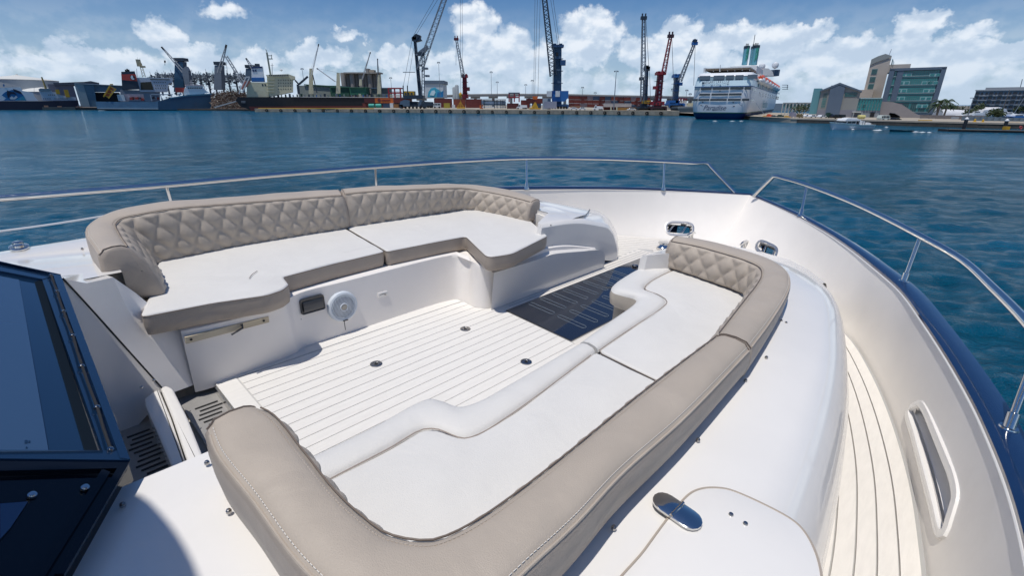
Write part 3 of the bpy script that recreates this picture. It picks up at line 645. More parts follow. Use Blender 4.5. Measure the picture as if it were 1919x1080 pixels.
for s in (1, -1):
    f = lambda P: [(x, s * y, z) for x, y, z in P]
    if s < 0: bot = cr([(x, y, -.02) for x, y in seat_b_s], NP); top = cr([(x, y, z) for (x, y), z in zip(seat_t_s, zt)], NP)
    rows = [f(bot)]
    for t in (.06, .14, .4, .8, .93, 1.0):
        fl = .018 * (1 - t)**3
        rows.append(f([tuple(np.array(a) * (1 - t) + np.array(b) * t) for a, b in zip(bot, top)]))
    # round over to the seat pan
    ins = []
    for q in top: ins.append((q[0], q[1] + .06, q[2] + .006))
    rows.append(f([(a[0], a[1] + .012, a[2] + .007) for a in top])); rows.append(f(ins)); rows.append(f([(a[0], max(a[1], .9) + .02, a[2]) for a in ins]))
    yacht.part('seat_base', loft(rows), GELS, ang=50)
    mid, out, foot = (MIDX, OUTX, FOOTX) if s > 0 else (MIDS, OUTS, FOOTS)
    
    if s > 0: ml = [np.array([.26, .80])] + mids(port_aft[1:-1], port_fwd[1:]) + [np.array([3.05, .44])]
    else: ml = [np.array([.235, .60])] + [p * (1, -1) for p in (mids(stb_aft[1:-1])[::-1] + mids(stb_fwd[1:-1])[::-1])] + [np.array([3.05, .44])]
    mm = np.array(ml); M_ = cr(list(reslen(mm, 15)), 90); O_ = cr(out, 90); F_ = cr(foot, 90)
    ztop = np.interp(np.linspace(0, 1, 90), [0, .06, .14, .6, .8, 1], [.62, .60, .55, .55, .53, .50] if s > 0 else [.55, .55, .55, .55, .53, .50])
    ramp_ = np.interp(np.linspace(0, 1, 90), [0, .12, .2, 1], [0, .4, 1, 1]) if s > 0 else np.ones(90)
    def row(t, zz, kf):   # t: 0 mid .. 1 out .. 2 foot
        r = []
        for a, b, c_, zt_, rm in zip(M_, O_, F_, ztop, ramp_):
            p = a + (a - b) / np.linalg.norm(a - b) * (.01 if s > 0 else .07) * (-t) if t < 0 else a * (1 - t) + b * t if t <= 1 else b * (2 - t) + c_ * (t - 1)
            r.append((p[0], s * p[1], zt_ * kf if zz is None else zz))
        return r
    rows = [[(x, y, .30) for x, y, z in row(-1, None, 1)], row(-1, None, .97), row(-.85, None, 1.0), row(0, None, 1.0),  row(.5, None, 1.012), row(.9, None, 1.0), row(1.15, None, .97), row(1.4, None, .89), row(1.6, None, .78), row(1.78, None, .60), row(1.9, None, .38), row(1.96, None, .18), row(2.0, None, .02), row(2.03, None, -.04)]
    yacht.part('coaming', loft(rows), GEL, ang=60)
# port passage walls
def wall(rows, n=14, m=GELS, name='passage_wall'): 
    R = [cr(r, n) for r in rows]; yacht.part(name, loft([list(r) for r in R]), m, ang=60)
seam = [BY(118, 523, .72), BY(165, 574, .70), BY(235, 652, .67), BY(305, 730, .60)]
l2 = [BY(212, 520, .72), BY(245, 590, .71), BY(300, 655, .69), np.array([.40, .66, .02])]
l1 = [BY(162, 531, .72), BY(200, 580, .705), BY(258, 660, .68), BY(320, 738, .63)]
wall([l2, l1, seam], m=GELS)
l2b = [np.array([.30, .82, .50]), np.array([.35, .78, .42]), np.array([.42, .71, .335]), np.array([.43, .668, .02])]
wall([l2, [ (a + b) / 2 for a, b in zip(l2, l2b)], l2b], m=GELS)
l0 = [BY(104, 519, .72), BY(150, 620, .68), BY(196, 730, .64), BY(233, 826, .58)]
l0m = [BY(114, 522, .72), BY(160, 600, .69), BY(222, 700, .66), BY(273, 782, .60)]
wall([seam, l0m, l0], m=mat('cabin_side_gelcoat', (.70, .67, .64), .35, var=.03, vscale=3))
yacht.part('seam_line', tube(cr([p + np.array([0, -.002, .004]) for p in seam], 12), .0035, 5), RUBBER)
yacht.part('passage_wall', loft([l0, [(-.15, .75, .60), (-.15, .7, .36), (-.15, .66, .12), (-.15, .6, -.2)]]), GELS)
yacht.part('deck_corner', loft([[l0[0] + (0, 0, .001), seam[0], l1[0], l2[0]], [(-.02, .86, .625), (.07, .88, .622), (.14, .88, .618), (.20, .86, .612)], [(-.1, 1.25, .556), (.04, 1.25, .556), (.10, 1.25, .556), (.15, 1.25, .556)]]), GEL)
for px, py in ((205, 546), (487, 645),): pass
# ridge between the two tread plates
def ridge(poly_top, z0, z1, m, name):
    P = [np.array(p) for p in poly_top]; return yacht.part(name, J(loft([[(p[0], p[1], z0) for p in P], [(p[0], p[1], z1) for p in P]], cu=True, capa=True, capb=True)), m, smooth=False)
def rprism(poly, z0, z1, r=.012, n=4, dense=6, close=True):
    P = np.array(poly, float)
    rows = [[(x, y, z0) for x, y in P]]
    for k in range(n + 1):
        a = k / n * math.pi / 2; Q = inset(P, r * (1 - math.cos(a))); rows.append([(x, y, z1 - r + r * math.sin(a)) for x, y in Q])
    return loft(rows, cu=True, capb=True)
def fillet(poly, r, n=5):
    P = [np.array(p[:2], float) for p in poly]; out = []; m = len(P)
    rr = r if hasattr(r, '__len__') else [r] * m
    for q in range(m):
        a, b, d = P[q - 1], P[q], P[(q + 1) % m]; la, ld = np.linalg.norm(a - b), np.linalg.norm(d - b); k = min(rr[q], la * .45, ld * .45)
        p0 = b + (a - b) / la * k; p1 = b + (d - b) / ld * k
        for t in np.linspace(0, 1, n + 1): out.append((1 - t)**2 * p0 + 2 * t * (1 - t) * b + t * t * p1)
    return out
th1 = [BZ(300, 727, .11), BZ(312, 722, .11), BZ(324, 728, .11), BZ(350, 780, .11), BZ(378, 850, .11), BZ(440, 1000, .11), BZ(400, 1000, .11), BZ(347, 855, .11), BZ(322, 780, .11)]
th2 = [BZ(298, 729, .10), BZ(285, 735, .10), BZ(270, 747, .10), BZ(272, 760, .10), BZ(292, 805, .10), BZ(316, 862, .10), BZ(370, 1000, .10), BZ(397, 1000, .10), BZ(344, 855, .10), BZ(320, 782, .10)]
for th, z0_, z1_ in ((th1, -.12, .11), (th2, -.14, .10)): yacht.part('threshold', rprism(fillet([p[:2] for p in th], .012, 3), z0_, z1_, .010), GEL)
TR = [(.335, .345, .50, .512), (.075, .085, .2, .2)]
pl1 = [(.337, -.62), (.512, -.62), (.512, .70), (.337, .70)]
pl2 = [(.03, -.62), (.24, -.62), (.24, .66), (.03, .60)]
for P, z, x0, x1, ys in ((pl1, -.05, .375, .475, np.arange(.55, -.55, -.034)), (pl2, -.05, .10, .185, np.arange(.52, -.3, -.034))):
    t = yacht.part('tread_plate', prism(P, z - .02, z), GREYP, smooth=False, label='grey metal tread plate with dark slots')
    gs = [box((x0 + .012 * (k % 2) * (1 if k % 4 < 2 else -1), yv - .005, z + .001), (x1 + .012 * (k % 2) * (1 if k % 4 < 2 else -1), yv + .005, z + .0035)) for k, yv in enumerate(ys)]
    for g in gs: yacht.part('slot', g, RUBBER, parent=t, smooth=False)
    for yv in ys[::5]:
        for xx in (x0 - .022, x1 + .022): yacht.part('screw', revolve([(.005, 0), (.004, .002), (.001, .003)], 8, (xx, yv, z)), STEEL, parent=t)
yacht.part('passage_floor', box((-.3, -.8, -.14), (.52, .95, -.125)), GELS, smooth=False)
yacht.part('sole_nosing', box((.497, -.7, -.05), (.504, .625, .004)), GEL, smooth=False)
yacht.part('sole_nosing', box((.489, -.7, -.05), (.494, .615, -.008)), STEEL, smooth=False)

# forward blocks (nose of the moulding) on both sides
prof_px = [(1000, 445), (1028, 440), (1030, 415.6), (1062, 412), (1094, 411.6), (1123, 416.7), (1144, 422.8), (1153.5, 439), (1160.6, 465.5), (1160.6, 479.8)]
prof = []
for x, y in prof_px:
    p = BY(x, y, .44); prof.append((p[0], p[2]))
prof[0] = (2.60, .30); prof[1] = (2.74, .30); prof[2] = (2.76, prof[2][1]); prof[-1] = (prof[-1][0], -.02)
prof = [prof[0], prof[1]] + [tuple(p) for p in cr([(a, b, 0) for a, b in prof[2:]], 30)[:, :2]]
for s in (1, -1):
    rows = []
    yn = [(.425, 3.93, .94), (.44, 3.97, .985), (.47, 4.0, 1.0), (.62, 4.25, 1.01), (.80, 4.42, 1.01), (1.0, 4.40, 1.0), (1.15, 4.3, .96), (1.3, 4.12, .9)]
    for y, nose, kz in yn: rows.append([(2.7 + (x - 2.7) * (nose - 2.7) / (prof[-1][0] - 2.7) if x > 2.7 else x, s * y, z * kz) for x, z in prof]); rows[-1] = [(max(p[0], 3.06 if y > .5 else 2.74), p[1], p[2]) for p in rows[-1]]
    V, F = loft(rows); n = len(prof); F.append(tuple(range(n)))
    yacht.part('moulding_nose', (V, F), GEL, ang=50)
    led = [BY(960, 494, .40), BY(1000, 482, .40), BY(1027, 472.7, .40), BY(1060, 469, .40), BY(1102, 467.0, .40), BY(1117, 467.2, .40), BY(1123, 478, .40), BY(1127, 502, .37)]
    pr = [(2.2, .30)] + [(p[0], p[2]) for p in led]; pr[-1] = (3.58, -.02); x_lo = 2.2 if s > 0 else 2.62; pr = [tuple(q) for q in cr([(a, b, 0) for a, b in pr], 34)[:, :2]]
    rows = []
    for y, dx, dz in ((.36, .03, -.0), (.372, .03, -.0), (.385, .0, -.004), (.40, -.005, .004), (.43, -.01, .006), (.47, -.02, .006)):
        rows.append([(max(x, x_lo) + dx * (1 if x > 3.3 else 0), s * (y if z > .05 else min(y, .372) - .0), z + dz if y > .38 else z * .97) for x, z in pr])
    V, F = loft(rows)
    low = [(max(x, x_lo), s * .372, -.02) for x, z in pr]; k0 = len(V); V += low
    F += [(k0 + j, k0 + j + 1, 0 + j + 1, j) for j in range(len(pr) - 1)]
    yacht.part('ledge', (V, F), GEL, ang=50)

# ---- fittings on the port seat base
def yb(z): return .705 + (.735 - .705) * (z + .02) / .355
def onwall(px, py):
    y = .73
    for _ in range(6): p = BY(px, py, y); y = yb(p[2])
    return BY(px, py, y)
tilt = math.atan2(.03, .355); nw = np.array([0, -math.cos(tilt), -math.sin(tilt) * -1]); nw = np.array([0, -math.cos(tilt), math.sin(tilt)]); uw = np.array([0, math.sin(tilt), math.cos(tilt)]); xw = np.array([1., 0, 0])
def disc(prof, c, n=32, seg=True):
    rows = [[c + nw * h + r * (math.cos(a) * xw + math.sin(a) * uw) for a in np.arange(n) * 2 * math.pi / n] for r, h in prof]
    return loft([list(r) for r in rows], cu=True, capb=True)
c = onwall(641, 574)
sp = yacht.part('speaker', disc([(.096, -.005), (.096, .010), (.092, .020), (.082, .024), (.076, .020)], c), SPKW, label='round white marine loudspeaker with slotted grille')
gr = yacht.part('grille', disc([(.078, .008), (.077, .018), (.05, .024), (.024, .026)], c), SPKG, parent=sp)
for k in range(-8, 9):
    o = k * .0088; hl = math.sqrt(max(.0001, .073**2 - o * o)); d = (xw * .35 + uw * .94); e = np.cross(d, nw)
    for seg in ((-1, -.33), (.33, 1)) if abs(o) < .022 else ((-1, 1),):
        a = c + e * o + d * hl * seg[0] + nw * .0245; b = c + e * o + d * hl * seg[1] + nw * .0245
        yacht.part('slat', beam(a, b, .0032, .003), SPKW, parent=sp, smooth=False)
yacht.part('dust_cap', disc([(.026, .020), (.026, .031), (.021, .032), (.019, .028)], c, 20), SPKW, parent=sp)
yacht.part('dust_cap', disc([(.019, .028), (.015, .031), (.004, .033)], c, 20), mat('cone_tan', (.42, .39, .33), .5), parent=sp)
yacht.part('badge', beam(c - uw * .088 - xw * .016 + nw * .024, c - uw * .088 + xw * .016 + nw * .024, .007, .004), RUBBER, parent=sp, smooth=False)
yacht.part('wire', tube([c - uw * .094 + nw * .004, c - uw * .13 + nw * .003, c - uw * .16 + nw * .004], .002, 5), RUBBER)
c = onwall(584, 570)
def wplate(c, w, h, d, r, m, name, parent=None, label=None):
    P = fillet([(-w / 2, -h / 2), (w / 2, -h / 2), (w / 2, h / 2), (-w / 2, h / 2)], r, 4)
    rows = [[c + xw * a + uw * b + nw * z for a, b in (np.array(P) if k == 0 else inset(P, k))] for k, z in ((0, -.004), (0, d * .7), (.003, d), (.012, d * .85))]
    return yacht.part(name, loft([list(r) for r in rows], cu=True, capb=True), m, parent=parent, label=label)
so_ = wplate(c, .145, .095, .022, .016, mat('black_plastic', (.02, .022, .028), .18, coat=.4), 'socket_box', label='black rounded socket box')
yacht.part('socket_flap', loft([[c + xw * x + uw * y + nw * z for x in np.linspace(-.058, .058, 6)] for y, z in ((.03, .022), (.012, .027), (-.02, .027), (-.034, .020))]), mat('black_flap', (.035, .04, .05), .1, coat=.5), parent=so_)
c = onwall(717, 551)
la = wplate(c, .075, .03, .006, .003, GEL, 'latch', label='small white latch plate'); yacht.part('latch_pin', disc([(.006, .004), (.005, .010)], c + xw * .016 - uw * .008, 10), STEELD, parent=la)
def snap(c, n=(0, 0, 1), r=.0062):
    c = np.array(c); n = np.array(n, float); n /= np.linalg.norm(n); return tube([c - n * .002, c + n * .004, c + n * .0045, c + n * .0075, c + n * .0085], [r, r, r * .55, r * .72, r * .3], 10)
snaps = []
for px, py in ((563, 598), (863, 493)): 
    c = onwall(px, py); yacht.part('snap_stud', snap(c, nw), STEELD)
for px, py in ((502, 646),): c = BY(px, py, .672); yacht.part('snap_stud', snap(c, (0, -1, .1)), STEELD)
for px, py, z in ((28, 467, .556), (161, 436, .556), (154, 467, .556), (173, 493, .556), (186, 509, .556)):
    if px > 100: yacht.part('snap_stud', snap(BZ(px, py, z)), STEELD)
for px, py in ((203, 546),): yacht.part('snap_stud', snap(BZ(px, py, .47), (.3, -.6, .7)), STEELD)
for px, py in ((288, 713), (265, 726)): yacht.part('snap_stud', snap(BZ(px, py, .14), (.2, -1, .4)), STEELD)
for px, py, z in ((1475, 572, .535), (1473, 606, .545), (1464, 602, .545), (1436, 671, .558), (1397, 714, .558), (1308, 826, .56), (1150, 991, .56), (429, 960, .56), (388, 869, .56), (230, 948, .56)):
    if px != 1475: yacht.part('snap_stud', snap(BZ(px, py, z)), STEELD)
for px, py in ((1032, 422), (1034, 460), (1034, 466), (1040, 480)): yacht.part('snap_stud', snap(BY(px, py, .43), (0, -1, 0), .005), STEELD)
for px, py in ((946, 513), (943, 533), (1042, 521)): yacht.part('snap_stud', snap(BY(px, py, .385), (0, -1, .1), .005), STEELD)
# weathered batten with hook under the aft port cushion
A = BY(346, 637, .645); B = BY(502, 597, .645); A[1] = B[1] = .636
bt = yacht.part('batten', beam(A, B, .012, .034), WOOD, smooth=False, label='weathered wooden batten with a bent hook')
for p in (A + (B - A) * .06, A + (B - A) * .93): yacht.part('screw', tube([p + np.array([0, -.005, 0]), p + np.array([0, -.009, 0])], .006, 8), RUBBER, parent=bt)
m_ = A + (B - A) * .60
yacht.part('hook', tube([m_ + np.array([.02, -.008, .012]), m_ + np.array([.018, -.02, -.004]), m_ + np.array([-.04, -.03, -.018])], .0055, 8), mat('hook_metal', (.1, .1, .1), .4, metal=.6), parent=bt)
# chrome fuel/vent fitting on the port deck
c = BZ(36, 464, .556); fi = yacht.part('deck_fitting', loft([[c + np.array([a * math.cos(t) * .9, b * math.sin(t), h]) for t in np.arange(20) * math.pi / 10] for a, b, h in ((.045, .075, 0), (.045, .075, .006), (.038, .066, .010))], cu=True, capb=True), STEEL)
for dy in (-.032, .032): yacht.part('filler_cap', revolve([(.024, .008), (.022, .022), (.014, .026), (.001, .026)], 16, c + np.array([0, dy, 0])), STEEL, parent=fi)

# ---- starboard locker lid with hinge
lid = [BZ(x, y, .562) for x, y in [(1130, 1150), (1210, 1030), (1272, 948), (1296, 925), (1318, 917), (1345, 916), (1372, 921), (1478, 972), (1502, 992), (1525, 1030), (1540, 1090), (1530, 1190), (1420, 1260), (1200, 1230)]]
lidc = cr(lid, 90, closed=True)
rimc = mat('lid_gap', (.42, .36, .30), .7)
lo = yacht.part('locker_lid', loft([[tuple(p + np.array([0, 0, -.012])) for p in lidc], [tuple(p + np.array([0, 0, .001])) for p in lidc], [(x, y, lidc[k][2] + .004) for k, (x, y) in enumerate(inset(lidc, .008))]], cu=True, capb=True), GEL, label='white locker lid set in the side coaming')
yacht.part('lid_gasket', tube(np.vstack([lidc, lidc[:1]]) + np.array([0, 0, .0005]), .0036, 5, caps=False), rimc, parent=lo)
a = BZ(1226, 931, .570); b = BZ(1313, 991, .570); d = (b - a) / np.linalg.norm(b - a); e = np.array([-d[1], d[0], 0]); L_ = np.linalg.norm(b - a); hw = .031
P = []
for t in np.linspace(-math.pi / 2, math.pi / 2, 9): P.append(b - d * hw + d * hw * math.cos(t) + e * hw * math.sin(t))
for t in np.linspace(math.pi / 2, 3 * math.pi / 2, 9): P.append(a + d * hw + d * hw * math.cos(t) + e * hw * math.sin(t))
hg = yacht.part('hinge', loft([[tuple(p) for p in P], [tuple(p + np.array([0, 0, .006])) for p in P], [(x, y, P[k][2] + .008) for k, (x, y) in enumerate(inset([p[:2] for p in P], .003))]], cu=True, capb=True), STEEL, label='polished oval hinge across the lid edge')
mid_ = (a + b) / 2; yacht.part('hinge_pin', tube([mid_ - e * hw * .95 + np.array([0, 0, .009]), mid_ + e * hw * .95 + np.array([0, 0, .009])], .0042, 8), STEEL, parent=hg)
for px, py in ((1370, 965), (1397, 982)): yacht.part('screw', revolve([(.006, 0), (.005, .003), (.001, .004)], 10, BZ(px, py, .567)), STEELD, parent=lo)

# ---- handrails
def rail(pts, r, name='handrail', m=STEEL, n=14):
    P = cr(pts, n * len(pts)); return yacht.part(name, tube(P, r, 12), m)
pr_px = [(-260, 392, .73), (0, 372, .735), (150, 360, .74), (311, 347, .745), (500, 329.5, .755), (703, 313, .765), (850, 303, .775), (987, 297, .785), (1120, 298, .79), (1245, 303, .785), (1300, 306, .78), (1326, 307, .775)]
pp = [BZ(x, y, z) for x, y, z in pr_px] ; foot = BZ(1377, 361, .49); dn = [pp[-1] + (foot - pp[-1]) * t for t in (.12, .5, 1.0)]
hr = rail(pp + dn, .020)
for (tx, ty, tz), (bx_, by2) in (((311, 347, .745), (322, 392)), ((703, 313, .765), (704, 352)), ((987, 297, .785), (987, 352)), ((1245, 303, .785), (1243, 354))):
    t = BZ(tx, ty, tz); b = BZ(bx_, by2, .492) if bx_ > 900 else np.array([t[0] + .0, t[1] + (.10 if bx_ > 600 else .12), .49])
    if bx_ == 322: b = np.array([t[0] + .02, t[1] + .02, .47])
    if bx_ == 704: b = np.array([t[0], t[1] + .0, .47])
    yacht.part('stanchion', tube([b, b * .82 + t * .18, b * .81 + t * .19, t], [.017, .017, .0115, .0115], 10), STEEL, parent=hr)
    yacht.part('foot_flange', tube([b - np.array([0, 0, .012]), b + np.array([0, 0, .006])], [.03, .026], 14), STEEL, parent=hr)
sp_px = [(1450, 331, .745), (1475, 336, .755), (1512, 347, .762), (1600, 381, .768), (1725, 443, .77), (1800, 486, .768), (1860, 540, .766), (1919, 600, .765), (1990, 690, .765), (2100, 860, .765)]
pp = [BZ(x, y, z) for x, y, z in sp_px]; foot = BZ(1412, 368, .49); up_ = [foot + (pp[0] - foot) * t for t in (0, .5, .88)]
hr = rail(up_ + pp, .020)
for (tx, ty, tz), (bx_, by2) in (((1512, 347, .762), (1501, 403)), ((1725, 443, .77), (1694, 527)), ((1948, 650, .765), (1890, 803))):
    t = BZ(tx, ty, tz); b = BZ(bx_, by2, .492)
    yacht.part('stanchion', tube([b, b * .82 + t * .18, b * .81 + t * .19, t], [.018, .018, .0115, .0115], 10), STEEL, parent=hr)
    yacht.part('foot_flange', tube([b - np.array([0, 0, .012]), b + np.array([0, 0, .006])], [.032, .026], 14), STEEL, parent=hr)
lw = [BZ(x, y, .60) for x, y in ((-150, 452), (0, 433.5), (100, 420), (200, 404))]
yacht.part('lifeline', tube(cr(lw, 14), .006, 6), mat('white_rope', (.6, .62, .65), .5))

# ---- windscreen
A = BZ(112, 521, .665); B = BZ(241, 871, .60); ab = (B - A) / np.linalg.norm(B - A); aft = np.cross(ab, [0, 0, 1.]); aft = aft if aft[0] < 0 else -aft
th = math.radians(24); rise = aft * math.cos(th) + np.array([0, 0, 1]) * math.sin(th); n1 = np.cross(ab, rise); n1 = n1 if n1[2] > 0 else -n1
def slab(pts, n, d0, d1): 
    P = [np.array(p) for p in pts]; return loft([[p + n * d0 for p in P], [p + n * d1 for p in P]], cu=True, capa=True, capb=True)
W1 = lambda x, y: BP(x, y, A, n1)
outer = [W1(112, 521), W1(241, 871), W1(0, 868), W1(-170, 866), W1(-170, 462), W1(0, 496)]
ws = yacht.part('windscreen_panel', slab([W1(70, 522), W1(190, 862), W1(-170, 862), W1(-170, 480), W1(0, 508)], n1, -.012, -.006), SCREEN, smooth=False, label='dark blue tinted windscreen pane')
yacht.part('painted_reflection', slab([W1(36, 523), W1(94, 858), W1(-170, 858), W1(-170, 490), W1(0, 516)], n1, -.006, -.003), REFL, parent=ws, smooth=False)  # lighter sheet laid on the glass as a painted, hard-edged reflection
for x, y, w, h in ((49, 827, 5, 6), (55, 827, 3, 4), (50, 838, 3, 3), (50.5, 845, 2, 3), (51, 851, 2, 3), (51.5, 857, 2, 2)):
    yacht.part('etched_mark', slab([W1(x - w / 2, y - h / 2), W1(x + w / 2, y - h / 2), W1(x + w / 2, y + h / 2), W1(x - w / 2, y + h / 2)], n1, -.003, -.0015), SCREEN, parent=ws, smooth=False)
def bar(a, b, c_, d, n, d0, d1, m=FRAME, name='windscreen_frame', par=None): return yacht.part(name, slab([a, b, c_, d], n, d0, d1), m, smooth=False, parent=par)
f1 = bar(W1(112, 521), W1(241, 871), W1(222, 868), W1(97, 519), n1, -.02, .014)
bar(W1(97, 519), W1(222, 868), W1(196, 862), W1(78, 524), n1, -.02, .004)
bar(W1(78, 524), W1(190, 861), W1(163, 853), W1(66, 527), n1, -.02, -.003, mat('frame_gasket', (.006, .012, .02), .8, spec=.1))
bar(W1(112, 521), W1(97, 519), W1(0, 497), W1(-170, 462), n1, -.02, .016)
bar(W1(97, 520), W1(80, 526), W1(-170, 478), W1(-170, 463), n1, -.02, .006)
bar(W1(241, 871), W1(226, 853), W1(-170, 853), W1(-170, 868), n1, -.02, .012)
bar(W1(190, 856), W1(0, 858), W1(-170, 858), W1(-170, 862), n1, .012, .016, mat('frame_edge', (.05, .09, .15), .2))
studs = [(94, 522), (105, 553), (117, 591), (134, 637), (151, 695), (179, 773), (204, 853)]
sp_ = [W1(x, y) + n1 * .012 for x, y in studs]
for p in sp_: yacht.part('cover_stud', snap(p, n1, .0075), mat('dark_chrome', (.35, .35, .36), .15, metal=1.0))
for a, b in zip(sp_[:-1], sp_[1:]): yacht.part('cover_cord', tube([a + n1 * .004, (a + b) / 2 + n1 * .001, b + n1 * .004], .0035, 6), RUBBER)
Cc = BZ(118, 1085, .60); D_ = W1(-170, 868); n2 = np.cross(Cc - B, D_ - B); n2 = n2 / np.linalg.norm(n2); n2 = n2 if n2[2] > 0 else -n2
W2 = lambda x, y: BP(x, y, B, n2)
ws2 = yacht.part('windscreen_panel', slab([W2(241, 871), W2(118, 1085), W2(60, 1180), W2(-170, 1180), W2(-170, 868)], n2, -.02, -.004), mat('side_screen_black', (.004, .006, .010), .10, spec=.6), smooth=False, label='near-black side windscreen pane')
BLK = mat('black_trim', (.004, .006, .011), .22, spec=.5)
bar(W2(241, 873), W2(118, 1085), W2(100, 1085), W2(220, 880), n2, -.004, .012, BLK); bar(W2(205, 890), W2(190, 884), W2(60, 1090), W2(80, 1090), n2, -.004, .008, BLK)
bar(W2(236, 873), W2(226, 884), W2(-170, 894), W2(-170, 870), n2, -.004, .010, BLK)
bar(W2(0, 946), W2(52, 942), W2(20, 990), W2(0, 1012), n2, -.003, .002, REFL, 'painted_reflection_side', ws2)  # pale quad painting a reflection onto the dark side pane
for x, y in ((159, 916), (60, 930)): yacht.part('cover_stud', snap(W2(x, y), n2, .008), STEEL)
yacht.part('sill_gap', slab([BZ(241, 871, .575), BZ(118, 1087, .575), BZ(108, 1087, .575), BZ(232, 870, .575)], np.array([0, 0, 1.]), -.05, .02), BLK, smooth=False)
yacht.part('cabin_trunk', rprism(fillet([(-4.5, -1.5), (-.14, -1.5), (-.14, 1.0), (-.3, 1.5), (-4.5, 1.5)], .05), -.5, .54, .03), GELS)

# unseen hardtop added behind the eye, shaped to shade the aft starboard corner
ht_pl = fillet([(-3.2, -2.4), (-.62, -2.4), (-.55, -.80), (-.60, -.52), (-3.2, -.45)], .12, 5)
yacht.part('hardtop', rprism([tuple(p) for p in ht_pl], 2.52, 2.62, .03), GEL)  # added unseen hardtop, there to shade the aft starboard corner
for yy in (-1.9, -.6): yacht.part('added_hardtop_strut', tube([(-2.8, yy, .4), (-2.6, yy, 2.53)], .03, 8), STEEL)
